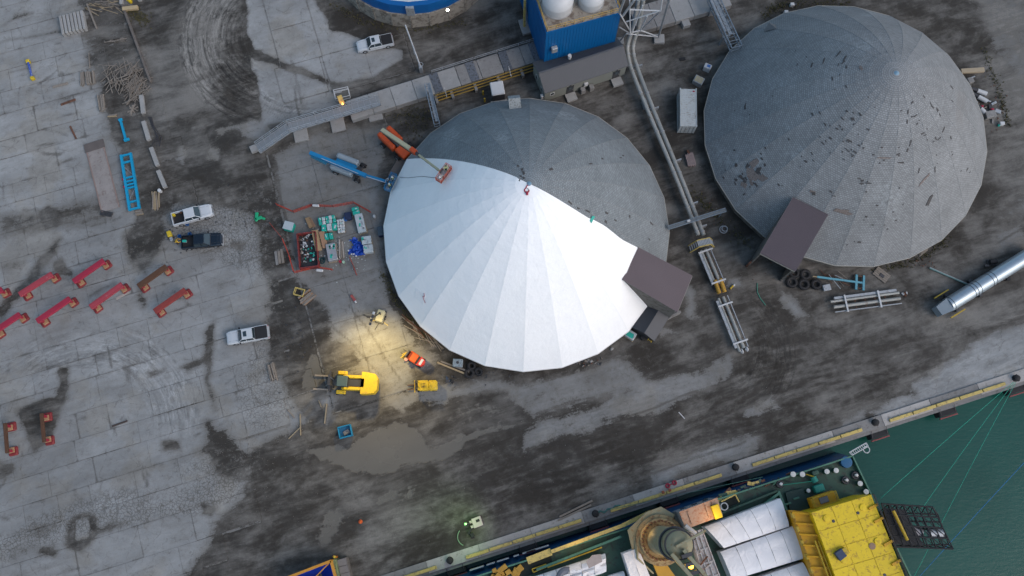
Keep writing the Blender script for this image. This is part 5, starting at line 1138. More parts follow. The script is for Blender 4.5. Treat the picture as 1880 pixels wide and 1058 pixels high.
yc = wthing('yellow_cabinet', 'bright yellow cabinet at the right end of the rusty deckhouse', 'cabinet', 1314, 940, 8.2); yc.location.z = 7.95; MB().bbox((.1,0,.25),(1.0,1.7,.6),.05).build('cabinet', mat('cabinet_yellow',(.85,.62,.02),.5,0,.05,1), yc)  # plain bright yellow paint, no emission
t = wthing('mooring_ring', 'pale ring bracket beside the bright yellow cabinet', 'ring', 1331, 930, 6.0); t.location.z = DZ; MB().torus((0,0,2.6),.45,.09,16,6).tube((-.5,-.2,0),(-.5,-.2,2.6),.1,6).build('ring', M_STEEL, t)
M_TAN = mat('crane_tan', (.25,.235,.15), .6, 0, .2, .8, .3, (.22,.13,.05)); M_OCH = mat('crane_ochre', (.27,.21,.11), .7, 0, .3, 1, .45, (.14,.07,.03))
cr = wthing('deck_crane', 'tan deck crane with rust stained round platform and stacked rings', 'crane', 1200, 989, 6.0); cr.location.z = DZ; wc = WLf(cr)
c0 = wc(1213,992,6.0); ax_ = wc(1245,1013,15)-c0; 
MB().lathe([(3.2,2.6),(3.2,3.0),(2.6,3.3),(2.3,3.3)],(c0.x,c0.y,0),40).build('platform', M_OCH, cr)
MB().torus((c0.x,c0.y,3.5),2.55,.22,36,8).build('platform_ring', M_OCH, cr)
mb = MB()
for k in range(32): a = k*2*math.pi/32; mb.box((c0.x+2.4*math.cos(a),c0.y+2.4*math.sin(a),3.65),(.25,.18,.25),a)
mb.build('bolts', M_RUST, cr, kind='stuff')
A = Vector((c0.x,c0.y,0))
def top_at(z_): return Vector((wc(1207+38*(z_-3.5)/8.5, 990+23*(z_-3.5)/8.5, z_+DZ).x, wc(1207+38*(z_-3.5)/8.5, 990+23*(z_-3.5)/8.5, z_+DZ).y, z_))
HZ = 3.6
MB().lathe([(1.8,0),(1.8,9.6+HZ),(1.4,10.2+HZ)],(c0.x,c0.y,0),36).build('column', M_TAN, cr)
MB().torus((c0.x,c0.y,9.7+HZ),1.85,.14,36,8).build('slew_ring', M_STEELD, cr)
MB().lathe([(1.6,10.0+HZ),(1.6,12.2+HZ),(1.1,12.8+HZ),(.8,12.9+HZ)],(c0.x,c0.y,0),32).build('crane_head', M_TAN, cr)
MB().torus((c0.x,c0.y,12.2+HZ),1.62,.1,32,6).build('head_ring', M_STEELD, cr)
hd = Vector((c0.x,c0.y,HZ))
for s in (-.7,.7): MB().bar(hd+Vector((s-.6,-.6,13.0)),hd+Vector((s+1.4,-5.5,13.6)),.4,.9).build('jib_cheek', M_TAN, cr)
MB().bar(hd+Vector((-.6,0,13.2)),hd+Vector((3.2,.7,13.4)),.25,.3).build('arm', M_TAN, cr)
mb = MB()
for k in range(4): mb.box(hd+Vector((.2+k*.1,-1.2-k*1.0,13.3)),(1.2,.4,.6))
mb.build('sheave_block', M_STEELD, cr)
lamp_or = mat('sodium_lamp',(1,.45,.05),emit=(1,.5,.06),es=3)
for px_, py_, z_ in ((1215,1005,9.0),(1268,1040,14)): q = wc(px_,py_,z_); MB().lathe([(.3,0),(.3,.25),(.01,.35)],q,12).build('lamp', lamp_or, cr)
for k in range(3): q = [Vector((c0.x-3.0+.2*k,c0.y+1.5,2.6)),Vector((c0.x-3.6,c0.y-1.2,2.9+.2*k)),Vector((c0.x-2.2,c0.y-3.6,2.6))]; MB().path(q,.12,6).build('platform_rail', M_TAN, cr)
MB().prism([(c0.x-3.9,c0.y-1.0),(c0.x-3.6,c0.y+2.4),(c0.x-.6,c0.y+3.8),(c0.x+1.5,c0.y+3.9),(c0.x+2.9,c0.y+2.4),(c0.x-2,c0.y-2.2)],2.3,2.6).build('gallery', M_TAN, cr)
MB().prism([(c0.x-1.4,c0.y-8.5),(c0.x-1.9,c0.y-2.6),(c0.x-.3,c0.y-2.9),(c0.x+1.6,c0.y-8.5)],2.2,2.9).build('gangway', mat('amber_steel',(.62,.36,.04),.5,0,.2,1), cr)
# folded white jib beside the crane
jb = wthing('folded_jib', 'white folded lattice jib lying beside the tan deck crane', 'jib', 1300, 1010, 9.0); jb.location.z = DZ; wj = WLf(jb)
M_JW = mat('jib_white', (.50,.49,.50), .5, 0, .25, 1, .35, (.25,.15,.12))
j = [wj(1268,980,9.0),wj(1292,972,9.0),wj(1335,1085,9.0),wj(1300,1095,9.0)]; H0 = 0
MB().add([Vector((p.x,p.y,4.2)) for p in j]+[Vector((p.x,p.y,5.2)) for p in j],[(0,1,2,3),(7,6,5,4),(0,4,5,1),(1,5,6,2),(2,6,7,3),(3,7,4,0)]).build('jib_box', M_JW, jb)
for f_ in (.1,.35,.65,.95): a = j[0].lerp(j[1],f_); b = j[3].lerp(j[2],f_); a.z = b.z = 5.35; MB().tube(a,b,.09,6).build('jib_rail', M_STEEL if f_ in (.35,.65) else M_JW, jb)
for f_ in (.08,.3,.52,.74): a = j[0].lerp(j[3],f_); b = j[1].lerp(j[2],f_); a.z = b.z = 5.3; MB().bar(a,b,.2,.12).build('jib_cross', M_JW, jb)
for a_ in (j[0],j[2]): MB().tube(Vector((a_.x,a_.y,0)),Vector((a_.x,a_.y,4.2)),.25,8).build('crutch', M_STEEL, jb)
for k in range(10):
    q = wj(1255+rnd.uniform(0,45),990+rnd.uniform(-10,70),8.5); MB().tube(q, q+Vector((rnd.uniform(-1.2,1.2),rnd.uniform(-1.2,1.2),rnd.uniform(-.3,.6))), rnd.uniform(.05,.14), 6).build('hydraulic_hose', rnd.choice((M_STEELD,M_JW,M_RUST)), jb)
q = wj(1258,965,8.6); MB().tube(q, q+Vector((.9,-1.3,0)), .3, 12).build('winch_drum', M_STEEL, jb)
# sodium lamps of the ship
lamp('deck_lamp', P(1312,952,9.6), 110, (1,.62,.25), .2)
lamp('deck_lamp', P(1222,1050,11.0), 200, (1,.55,.08), .2)
lamp('deck_lamp', P(1275,1036,15), 160, (1,.55,.1), .2)
lamp('deck_lamp', P(1180,972,8.0), 60, (1,.6,.2), .2)
lamp('deck_lamp', P(1060,1000,6.0), 90, (1,.65,.25), .2)
# --- mooring lines
M_RG = mat('rope_green',(.02,.33,.22),.6); M_RB = mat('rope_blue',(.01,.15,.4),.6)
def mline(label, a, b, m, sag=.8):
    A, B = P(*a), P(*b); q = []
    for k in range(25): t_ = k/24; p_ = A.lerp(B,t_); p_.z -= 4*sag*t_*(1-t_); q.append(p_-A)
    o = MB().path(q, .03, 6).build('mooring_line', m, None); tag(o, label, 'rope', 'mooring lines of the ship', A)
mline('leftmost green mooring line from the far right bollard to the stern corner', (1860,702,.7), (1617,915,3.6), M_RG, .3)
mline('middle green mooring line from the far right bollard ending at the black lattice boom', (1862,702,.7), (1690,938,4.6), M_RG, .3)
mline('rightmost green mooring line passing beneath the black lattice boom to the bottom edge', (1865,702,.7), (1655,1105,3.6), M_RG, .3)
mline('blue mooring line crossing the open water at the right', (1960,765,.7), (1640,1112,3.6), M_RB, .3)
mline('slack green line running between quay and hull above the rusty deckhouse', (1092,942,.6), (1400,876,3.4), mat('rope_dull',(.06,.16,.14),.7), .5)
t = thing('red_hose', 'two red hose coils lying on the quay above the yellow rail', 'hose', P(1232,890,.2), QA); MB().torus((-.5,0,.12),.25,.12,12,6).torus((.5,.1,.12),.25,.12,12,6).tube((-.3,0,.1),(.4,.1,.1),.06,6).build('coil', M_RED, t)
t = thing('rusty_cleat', 'two rusty cleats on the yellow rail under the red hoses', 'cleat', P(1223,902,.5), QA); MB().bbox((-.45,0,.1),(.35,.4,.2),.04).bbox((.5,0,.1),(.35,.4,.2),.04).build('cleat', mat('rust_red',(.3,.09,.05),.8,0,.3,3), t)
o = MB().path([(0,0,.05),(.5,.2,.05),(.9,-.2,.05),(1.5,.15,.05),(2.2,0,.05),(2.6,.25,.05),(3.3,.1,.05)],.1,6).build('green_rope', mat('rope_dull',()), None); tag(o, 'dull green rope lying on the quay right of the left dark bollard', 'rope', None, P(1097,943,.2), QA)

# ================================================================ VEHICLES
def tyre(parent, c, r_, w, axis='y', rim=M_STEEL):
    c = Vector(c); d = Vector((0,w/2,0)) if axis == 'y' else Vector((w/2,0,0))
    wh = MB().tube(c-d, c+d, r_, 20).build('wheel', M_BLACK, parent); MB().tube(c-d*1.04, c+d*1.04, r_*.55, 14).build('rim', rim, wh); return wh
def pickup(label, loc, rz, body_m, bed='open', sunroof=False, tint=.25, sc=1.0):
    """crew cab truck, nose towards +x"""
    t = thing('pickup_truck', label, 'pickup truck', loc, rz, 'pickup trucks in the yard'); t.scale = (sc,sc,sc)
    def ring(x, w, z0, z1, k=.12):  # cross section
        return [(x,-w,z0),(x,-w,z1-k),(x,-w+k,z1),(x,w-k,z1),(x,w,z1-k),(x,w,z0)]
    secs = [(-2.9,.93,.45,1.12),(-2.86,.97,.4,1.17),(-1.1,.98,.36,1.2),(1.25,.98,.36,1.2),(2.2,.97,.38,1.15),(2.7,.90,.42,1.05),(2.92,.74,.5,.9)]
    vs_ = []; fs = []
    # lower body, front section only for the hood; bed left open
    front = [s_ for s_ in secs if s_[0] >= -1.1]
    for s_ in front: vs_ += ring(*s_)
    for i in range(len(front)-1):
        for j_ in range(6): j2 = (j_+1)%6; fs.append((i*6+j_,i*6+j2,(i+1)*6+j2,(i+1)*6+j_)[::-1])
    fs.append(tuple(range(6))); fs.append(tuple(range(len(front)*6-1,len(front)*6-7,-1)))
    MB().add(vs_, fs).build('body', body_m, t)
    bd = MB(); bd.box((-2.0,0,.62),(1.8,1.7,.12)).box((-2.0,-.92,.82),(1.8,.14,.76)).box((-2.0,.92,.82),(1.8,.14,.76)); bd = bd.build('bed', body_m, t)
    MB().box((-2.0,0,.69),(1.78,1.68,.03)).build('bed_liner', M_BLACK, bd)
    MB().box((-2.88,0,.78),(.1,1.95,.74)).build('tailgate', body_m, t)
    if bed == 'cover': MB().bbox((-2.0,0,1.22),(1.72,1.8,.07),.03).build('tonneau_cover', M_BLACK, t)
    # cab with raked screens
    cb_ = [(-1.1,.90,1.15),(1.28,.90,1.15),(.62,.72,1.82),(-.92,.72,1.82)]
    vs_ = [(x,-w,z) for x,w,z in cb_]+[(x,w,z) for x,w,z in cb_]
    MB().add(vs_, [(0,1,2,3),(7,6,5,4),(3,2,6,7),(1,5,6,2),(0,3,7,4),(0,4,5,1)]).build('glasshouse', M_GLASS, t)
    MB().bbox((-.17,0,1.84),(1.5,1.44,.09),.1).build('roof', body_m, t)
    if sunroof: MB().bbox((.12,0,1.895),(.5,.75,.02),.01).build('sunroof', M_GLASS, t)
    for s in (-1,1):
        mb = MB()
        for xa, xb in ((1.28,.62),(-1.1,-.92),(.1,.05)): mb.bar((xa,s*.905,1.15),(xb,s*.73,1.82),.07,.09)
        mb.bar((.62,s*.73,1.81),(-.92,s*.73,1.81),.08,.06); mb.build('pillar', body_m, t)
        m_ = MB().bbox((1.0,s*1.12,1.22),(.16,.26,.2),.04).build('mirror', M_BLACK, t)
        MB().box((2.84,s*.66,.82),(.14,.3,.16)).build('headlight', M_WHITE, t)
        MB().box((-2.92,s*.86,.85),(.06,.16,.34)).build('tail_light', M_RED, t)
        for x in (-1.95,1.85): tyre(t,(x,s*.86,.4),.4,.28)
        MB().box((.65,s*.99,.95),(.14,.03,.04)).box((-.5,s*.99,.95),(.14,.03,.04)).build('door_handle', M_STEELD, t)
        MB().box((.05,s*.985,.8),(.02,.02,.6)).build('door_gap', M_STEELD, t)
    MB().bbox((2.9,0,.5),(.2,1.75,.28),.05).build('bumper', M_STEEL, t); MB().box((2.93,0,.76),(.05,.9,.25)).build('grille', M_STEELD, t); MB().bbox((-2.97,0,.5),(.14,1.8,.2),.04).build('bumper', M_STEEL, t)
    mb = MB(); mb.bar((1.3,-.6,1.215),(2.6,-.55,1.1),.04,.02).bar((1.3,.6,1.215),(2.6,.55,1.1),.04,.02).bar((1.32,-.82,1.2),(1.32,.82,1.2),.08,.03); mb.build('hood_line', M_STEELD if body_m.name.startswith('car_dark') else M_STEEL, t)
    return t
M_CWT = mat('car_white', (.70,.74,.78), .25, 0, .04, 1, spec=.6); M_CDK = mat('car_dark', (.006,.012,.022), .22, .2, .1, 1, spec=.7)
def vp(x1,y1,x2,y2,z=.9):
    a = P(x1,y1,z); b = P(x2,y2,z); d = b-a; m_ = (a+b)/2; return (m_.x,m_.y,.06), math.atan2(d.y,d.x)
pickup('white pickup with black bed cover parked on the open yard', *vp(492,609,417,622), M_CWT, 'cover', True)
pickup('white pickup with black bed cover parked below the round tank', *vp(720,72,656,86), M_CWT, 'cover', True, sc=.95)
tw_ = pickup('white pickup with open bed parked above the black one', *vp(318,404,388,385), M_CWT, 'open', sc=1.0)
tb_ = pickup('black pickup with tools in its open bed', *vp(333,446,409,439), M_CDK, 'open')
def clutter(name, label, cat, px_, py_, z_, parts, rz=0, group=None):
    t = thing(name, label, cat, P(px_,py_,z_), rz, group)
    for nm, mbx, m in parts: mbx.build(nm, m, t)
    return t
M_BLU = mat('plastic_blue', (.02,.16,.5), .5, 0, .15, 2); M_YP = mat('plastic_yellow', (.75,.55,.03), .5, 0, .2, 2); M_TEAL = mat('teal_wrap', (.02,.48,.38), .5, 0, .3, 2.5)
clutter('water_cooler','yellow round cooler in the bed of the white pickup','cooler',320,396,.8,[('body',MB().lathe([(.22,0),(.22,.4)],n=14),M_YP),('lid',MB().lathe([(.24,.4),(.2,.46),(.01,.48)],n=14),M_YP)])
clutter('tool_bag','brown tool bag in the bed of the white pickup','bag',333,391,.8,[('bag',MB().bbox((0,0,.15),(.4,.3,.3),.06),M_RUST)])
clutter('toolbox','small box of tools in the bed of the black pickup','toolbox',340,444,.8,[('box',MB().bbox((0,0,.15),(.6,.35,.3),.04),M_STEEL),('lid',MB().box((0,0,.32),(.6,.35,.04)),M_TEAL)])
for (x,y,l) in ((345,413,'blue bucket beside the open bed of the white pickup'),(331,435,'blue bucket at the back corner of the black pickup'),(350,431,'blue tub beside the rear wheel of the black pickup')):
    t = thing('bucket', l, 'bucket', P(x,y,.05), 0, 'blue buckets around the pickups'); MB().lathe([(.2,0),(.25,.42),(.22,.42),(.17,.05)],n=14).build('body', M_BLU, t); MB().torus((0,0,.42),.25,.02,14,5).build('rim', M_BLU, t)
t = thing('floor_saw','yellow wheeled machine left of the black pickup','machine',P(314,434,.05),R(-65)); MB().bbox((-.2,0,.45),(.9,.6,.6),.08).build('housing',M_YP,t); MB().bbox((.6,0,.35),(.6,.45,.4),.05).build('engine',M_STEEL,t); MB().tube((-.6,-.25,.6),(-1.0,-.25,.95),.03,6).tube((-.6,.25,.6),(-1.0,.25,.95),.03,6).tube((-1.0,-.25,.95),(-1.0,.25,.95),.03,6).build('handle',M_STEELD,t)
for s in (-1,1): tyre(t,(.3,s*.36,.18),.18,.1)

# ---- people
def person(label, loc, rz, top, legs=(.03,.035,.06), hat=(.8,.8,.8), pose='stand', arms='down'):
    t = thing('person', label, 'person', loc, rz)
    if pose == 'stand': J = dict(pel=(0,0,.95),ch=(0,0,1.35),nk=(0,0,1.5),hd=(.02,0,1.66),hl=(0,.1,.9),kl=(.04,.12,.5),fl=(-.02,.13,.08),tl=(.14,.14,.04),hr=(0,-.1,.9),kr=(.02,-.12,.5),fr=(-.04,-.13,.08),tr=(.12,-.14,.04))
    else: J = dict(pel=(-.1,0,.9),ch=(.25,0,1.15),nk=(.36,0,1.22),hd=(.48,0,1.3),hl=(-.08,.1,.86),kl=(.06,.12,.48),fl=(-.04,.13,.08),tl=(.12,.14,.04),hr=(-.08,-.1,.86),kr=(.04,-.12,.48),fr=(-.06,-.13,.08),tr=(.1,-.14,.04))
    c = Vector(J['ch']); 
    for s, n_ in ((1,'l'),(-1,'r')):
        J['s'+n_] = tuple(c+Vector((0,s*.19,.08)))
        if arms == 'down': J['e'+n_] = tuple(c+Vector((.02,s*.27,-.2))); J['w'+n_] = tuple(c+Vector((.12,s*.25,-.43))); J['h'+n_+'2'] = tuple(c+Vector((.16,s*.24,-.52)))
        else: J['e'+n_] = tuple(c+Vector((.18,s*.28,-.12))); J['w'+n_] = tuple(c+Vector((.42,s*.2,-.1))); J['h'+n_+'2'] = tuple(c+Vector((.52,s*.18,-.1)))
    keys = list(J); E_ = [('pel','ch'),('ch','nk'),('nk','hd'),('pel','hl'),('hl','kl'),('kl','fl'),('fl','tl'),('pel','hr'),('hr','kr'),('kr','fr'),('fr','tr'),('ch','sl'),('sl','el'),('el','wl'),('wl','hl2'),('ch','sr'),('sr','er'),('er','wr'),('wr','hr2')]
    rad = dict(pel=.15,ch=.17,nk=.07,hd=.11,hl=.1,kl=.075,fl=.055,tl=.045,hr=.1,kr=.075,fr=.055,tr=.045,sl=.085,el=.06,wl=.042,hl2=.045,sr=.085,er=.06,wr=.042,hr2=.045)
    me = bpy.data.meshes.new('body'); me.from_pydata([J[k] for k in keys], [(keys.index(a),keys.index(b)) for a,b in E_], []); ob = bpy.data.objects.new('body', me); COL.objects.link(ob); ob.parent = t
    mc = mat('clothes_%02d%02d%02d' % tuple(int(v*99) for v in top), top, .8, 0, .1, 2); me.materials.append(mc)
    md = ob.modifiers.new('skin','SKIN'); 
    for i, k in enumerate(keys): me.skin_vertices[0].data[i].radius = (rad[k],rad[k]); me.skin_vertices[0].data[i].use_root = (k == 'pel')
    sd_2 = ob.modifiers.new('sub','SUBSURF'); sd_2.levels = sd_2.render_levels = 1
    h = Vector(J['hd']); MB().lathe([(.145,0),(.13,.07),(.07,.125),(.01,.14)],(h.x,h.y,h.z+.03),14).bbox((h.x+.11,h.y,h.z+.035),(.12,.2,.02),.005).build('hard_hat', mat('hat_%02d%02d%02d' % tuple(int(v*99) for v in hat), hat, .4, 0, .05), t)
    MB().box((c.x-.01,0,c.z-.02),(.30,.36,.05)).box((c.x*.6,0,(c.z+.95)/2),(.31,.35,.05)).build('reflective_strip', mat('hi_vis_strip',(.75,.85,.3),.5), t)
    MB().bar(Vector(J['kl']),Vector(J['fl'])+Vector((0,0,.02)),.16,.16).bar(Vector(J['hl']),Vector(J['kl']),.19,.19).bar(Vector(J['kr']),Vector(J['fr'])+Vector((0,0,.02)),.16,.16).bar(Vector(J['hr']),Vector(J['kr']),.19,.19).build('trousers', mat('trousers_%02d' % int(legs[2]*99), legs, .8, 0, .1), t)
    return t
person('person in orange high visibility suit standing by the blue hopper', P(618,1022,.05), R(80), (.85,.25,.02), (.85,.25,.02), (.9,.7,.05))
person('person in orange and yellow work clothes behind the black pickup', P(327,447,.05), R(10), (.8,.45,.03), (.05,.05,.07), (.05,.05,.05), 'bend', 'fwd')
# ---- boom lifts
def lift(label, base, arm, basket, col, bz, az, gname, bodies, boomcol, pivot, tip2):
    pass
M_LB = mat('lift_blue', (.01,.24,.52), .4, 0, .12, 1, .1, (.02,.1,.2)); M_LO = mat('lift_orange', (.72,.10,.02), .45, 0, .15, 1, .15, (.3,.06,.02)); M_CRM = mat('lift_cream', (.62,.58,.38), .5, 0, .1, 1); M_LG = mat('lift_grey_hood', (.36,.43,.48), .4, 0, .1, 1)
def loc_of(t): 
    M = (Matrix.Translation(t.location) @ Matrix.Rotation(t.rotation_euler.z,4,'Z')).inverted(); return lambda x,y,z: M @ P(x,y,z)
def basket(t, M, col, deep=.9, L=2.2):
    b = MB().box((0,0,.05),(.85,L,.08),M=M).build('basket', M_STEEL, t); mb = MB()
    for z_ in (.55,1.05):
        for a, c in (((-.42,-L/2),(.42,-L/2)),((.42,-L/2),(.42,L/2)),((.42,L/2),(-.42,L/2)),((-.42,L/2),(-.42,-L/2))): mb.tube((*a,z_),(*c,z_),.035,6,M=M)
    for a in ((-.42,-L/2),(.42,-L/2),(.42,L/2),(-.42,L/2),(-.42,0),(.42,0)): mb.tube((*a,0),(*a,1.05),.035,6,M=M)
    mb.build('basket_rail', col, b); MB().bbox((-.35,0,.95),(.3,.7,.25),.04,M=M).build('control_panel', M_STEELD, b)
    MB().box((-.43,0,.12),(.03,L,.16),M=M).box((.43,0,.12),(.03,L,.16),M=M).box((0,-L/2,.12),(.86,.03,.16),M=M).box((0,L/2,.12),(.86,.03,.16),M=M).build('toe_board', col, b)
# blue one
t = thing('boom_lift','blue boom lift with grey hoods reaching to the left edge of the white dome','boom lift',P(642,312,.05),R(-22)); f = loc_of(t)
MB().bbox((.3,0,.75),(3.2,1.5,.5),.1).build('chassis', M_STEELD, t)
for x,y in ((1.75,1.25),(1.9,-1.3),(-1.55,-1.3),(-1.5,1.2)): tyre(t,(x,y,.45),.48,.4); 
MB().bar((1.75,-1.2,.5),(1.75,1.2,.5),.2,.2).bar((-1.5,-1.2,.5),(-1.5,1.2,.5),.2,.2).build('axle', M_STEELD, t)
MB().bbox((-.6,-.95,1.5),(3.5,.8,1.0),.28).build('hood', M_LG, t); MB().bbox((-.4,.95,1.5),(3.5,.8,1.0),.28).build('hood', M_LG, t)
MB().bbox((-.4,0,1.3),(3.2,1.2,.7),.1).build('turret', M_LB, t)
A = f(569,281,3.6); B = f(672,323,2.6); C = f(718,336,2.8)
MB().bar(A,f(672,323,3.0),.55,.6).build('boom', M_LB, t); MB().bar(f(572,286,3.0),f(600,300,2.4),.5,.5).build('boom_link', mat('lift_teal',(.02,.15,.25),.4), t)
MB().bar(f(655,318,2.7),C,.36,.38).build('boom_section', M_LB, t); mb = MB(); a_ = f(590,291,3.97); b_ = f(658,319,3.4); mb.bar(a_,b_,.05,.04); mb.build('boom_stripe', M_WHITE, t); MB().bar(f(672,324,3.15),f(706,335,3.05),.06,.04).build('boom_stripe', M_WHITE, t)
MB().path([f(707,336,3.2),f(709,329,3.5),f(713,327,3.6),f(712,333,3.4)],.06,6).build('basket_mount', M_STEEL, t)
bk = f(718,337,2.4); basket(t, Matrix.Translation(bk) @ Matrix.Rotation(R(0),4,'Z'), M_LB, L=2.6)
qb = P(718,337,2.5)
person('person in dark clothes standing in the blue lift basket, upper one', P(722,333,2.5), R(-20), (.05,.07,.10), (.03,.04,.06), (.85,.85,.8), 'stand','fwd')
person('person in dark clothes with pale helmet in the blue lift basket, lower one', P(717,345,2.5), R(-60), (.04,.05,.07), (.03,.04,.06), (.8,.8,.7), 'stand','fwd')
# orange one
q_, a__, r__ = on_dome(812, 322, D1, R1, H1, off=O1); BZ = q_.z+1.1
t = thing('boom_lift','orange boom lift with cream boom reaching over the white membrane','boom lift',P(728,268,.05),R(-45)); f = loc_of(t)
MB().bbox((.2,0,.75),(3.6,1.6,.5),.1).build('chassis', M_STEELD, t)
for x,y in ((1.6,1.5),(1.7,-1.3),(-1.3,-1.5),(-1.4,1.3)): tyre(t,(x,y,.45),.5,.4)
MB().bar((-1.3,-1.5,.6),(-1.3,1.3,.6),.3,.3).bar((1.6,-1.3,.6),(1.6,1.5,.6),.3,.3).build('axle', M_LO, t)
MB().bbox((-.9,-.9,1.6),(3.4,.75,1.1),.25).build('hood', M_LO, t); MB().bbox((-.9,.75,1.6),(3.0,.75,1.1),.25).build('hood', M_LO, t)
MB().bbox((1.9,-.3,1.4),(2.0,1.4,.8),.12).build('front_cover', M_LO, t); MB().bbox((.2,0,1.5),(1.6,.8,.8),.1).build('turret', M_STEELD, t)
MB().bar(f(702,239,5.5),f(757,276,8.0),.55,.5).build('boom', M_CRM, t); MB().bar(f(704,243,4.2),f(760,281,7.2),.45,.5).build('boom_link', M_RUST, t)
MB().bar(f(755,274,8.0),f(764,281,8.3),.62,.7).build('knuckle', M_LO, t); MB().bar(f(763,280,8.3),f(770,286,8.6),.4,.4).build('joint', M_STEELD, t)
MB().bar(f(769,285,8.6),f(806,313,BZ),.26,.28).build('jib', M_CRM, t)
for k in range(4): a = (769+k*9.5,285+k*7.2); MB().bar(f(a[0]+2,a[1]+3,8.8+k*(BZ-8.6)/4),f(a[0]+7,a[1]+7,9.0+k*(BZ-8.6)/4),.16,.14).build('jib_link', M_LO, t)
bk = f(815,321,BZ); ang_ = R(-45)
basket(t, Matrix.Translation(bk) @ Matrix.Rotation(R(12)+R(0),4,'Z'), M_LO, L=2.5)
person('person in pale vest and dark helmet in the orange lift basket, upper one', P(820,313,BZ+.1), R(-90), (.6,.62,.4), (.05,.05,.06), (.1,.1,.05), 'stand','fwd')
person('person in white and black work clothes in the orange lift basket, lower one', P(812,327,BZ+.1), R(-120), (.55,.5,.5), (.05,.05,.06), (.85,.85,.85), 'bend','fwd')
o = MB().bbox((0,0,.15),(1.5,4.0,.3),.04).build('plywood_sheet', mat('brown_board',(.13,.11,.10),.8,0,.2,1), None); tag(o, 'brown grey platform board between the blue basket and the orange lift', 'board', None, P(733,306,.05), R(-28))
# ---- forklifts
M_FL = mat('forklift_yellow', (.86,.58,.03), .5, 0, .22, 1.5, .25, (.25,.16,.05))
def forklift(label, loc, rz, s, big):
    t = thing('forklift', label, 'forklift', loc, rz); t.scale = (s,s,s)
    MB().bbox((-.3,0,.85),(3.0,1.5,.8),.1).build('chassis', M_FL, t)
    vs_ = [(-2.3,-1.0),(-1.3,-1.15),(-.9,-1.15),(-.9,1.15),(-1.3,1.15),(-2.3,1.0),(-2.6,.55),(-2.6,-.55)]
    MB().prism(vs_,.45,1.65).build('counterweight', M_FL, t)
    for y in (-.62,.62): MB().bbox((-.05,y,1.35),(1.9,.32,.35),.05).build('side_panel', M_FL, t)
    MB().box((-.2,0,1.3),(1.7,.75,.1)).build('engine_cover', M_STEELD, t); MB().box((-1.05,0,1.55),(.3,.9,.2)).build('grille', M_BLACK, t)
    cb = MB().bbox((.95,-.0,2.35),(1.1,1.1,.12),.05).build('cab_roof', mat('cab_roof',(.06,.09,.09),.4), t)
    for x in (.45,1.45):
        for y in (-.5,.5): MB().box((x,y,1.85),(.08,.08,1.0)).build('cab_post', M_BLACK, cb)
    MB().bbox((.95,0,1.35),(1.1,1.0,.5),.05).build('seat_box', M_BLACK, t)
    for y in (-1.0,1.0): MB().bbox((1.2,y,1.05),(1.0,.4,.25),.06).build('fender', M_FL, t)
    for s_ in (-1,1): tyre(t,(1.3,s_*1.0,.5),.52,.45); tyre(t,(-1.55,s_*.85,.4),.42,.35)
    for y in (-.45,.45): MB().box((2.2,y,1.5),(.22,.14,2.6)).build('mast', M_STEELD, t)
    MB().box((2.35,0,1.2),(.16,2.1,1.0)).box((2.2,0,2.75),(.25,1.1,.15)).build('carriage', M_STEELD, t)
    for y in (-.35,.35): MB().tube((2.25,y,.4),(2.25,y,2.6),.07,8).build('lift_cylinder', M_STEEL, t)
    for y in (-.72,.72): MB().box((3.35,y,.2),(1.9,.16,.07)).build('fork', mat('fork_steel',(.3,.25,.2),.6,.3,.3,2), t)
    return t
forklift('large yellow forklift with black mast in the lamp light', P(652,706,.06), R(180)-R(3), 1.33, True)
t = thing('forklift','small boxy yellow forklift at the right edge of the lamp light','forklift',P(783,710,.06),R(183))
MB().bbox((-.95,0,.75),(1.3,1.4,1.1),.22).build('engine_cover',M_FL,t); MB().bbox((.3,0,.7),(1.4,1.35,.9),.08).build('chassis',M_FL,t); c_ = MB()
for i in range(7): c_.box((-.25+i*.2,0,1.9),(.07,1.2,.05))
for y in (-.6,0,.6): c_.box((.35,y,1.9),(1.35,.07,.06))
c_.build('overhead_guard',M_FL,t)
for x in (-.3,1.0):
    for y in (-.6,.6): MB().box((x,y,1.5),(.07,.07,.9)).build('guard_post',M_FL,t)
MB().bbox((.3,0,1.2),(.6,.6,.3),.05).build('seat',M_BLACK,t); MB().box((1.35,-.4,1.0),(.15,.12,1.8)).box((1.35,.4,1.0),(.15,.12,1.8)).box((1.4,0,1.0),(.14,1.3,.7)).build('mast',M_STEELD,t); MB().bar((1.55,-.85,.8),(1.55,.85,.8),.1,.2).build('carriage',M_FL,t)
for y in (-.3,.3): MB().box((2.1,y,.15),(1.1,.12,.06)).build('fork',M_RUST,t)
for x in (-1.1,.9):
    for s in (-1,1): tyre(t,(x,s*.62,.3),.3,.22)
t = thing('forklift','small orange red forklift carrying timber near the half white dome','forklift',P(764,661,.06),R(148))
MB().bbox((.35,0,.85),(1.5,1.3,.9),.12).build('body',mat('hot_orange',(.85,.12,.02),.45,0,.1,1),t); MB().prism([(-1.3,-.5),(-.6,-.7),(-.55,.7),(-1.3,.5),(-1.5,0)],.4,1.35).build('counterweight',mat('hot_red',(.7,.05,.04),.4,0,.1,1),t)
MB().box((-.45,0,1.0),(.25,1.1,.8)).build('seat',M_BLACK,t); MB().box((1.25,0,1.0),(.2,1.1,1.8)).build('mast',M_STEELD,t); MB().bbox((-1.0,0,1.37),(.35,.9,.03),.01).build('trim',M_WHITE,t)
for x in (-.9,.8):
    for s in (-1,1): tyre(t,(x,s*.62,.3),.3,.22)
for y in (-.3,.3): MB().box((1.9,y,.3),(1.0,.12,.06)).build('fork',M_STEELD,t)
t = thing('timber_load','loose timber and scrap load on the forks of the orange red forklift','timber',P(749,654,.45),R(148))
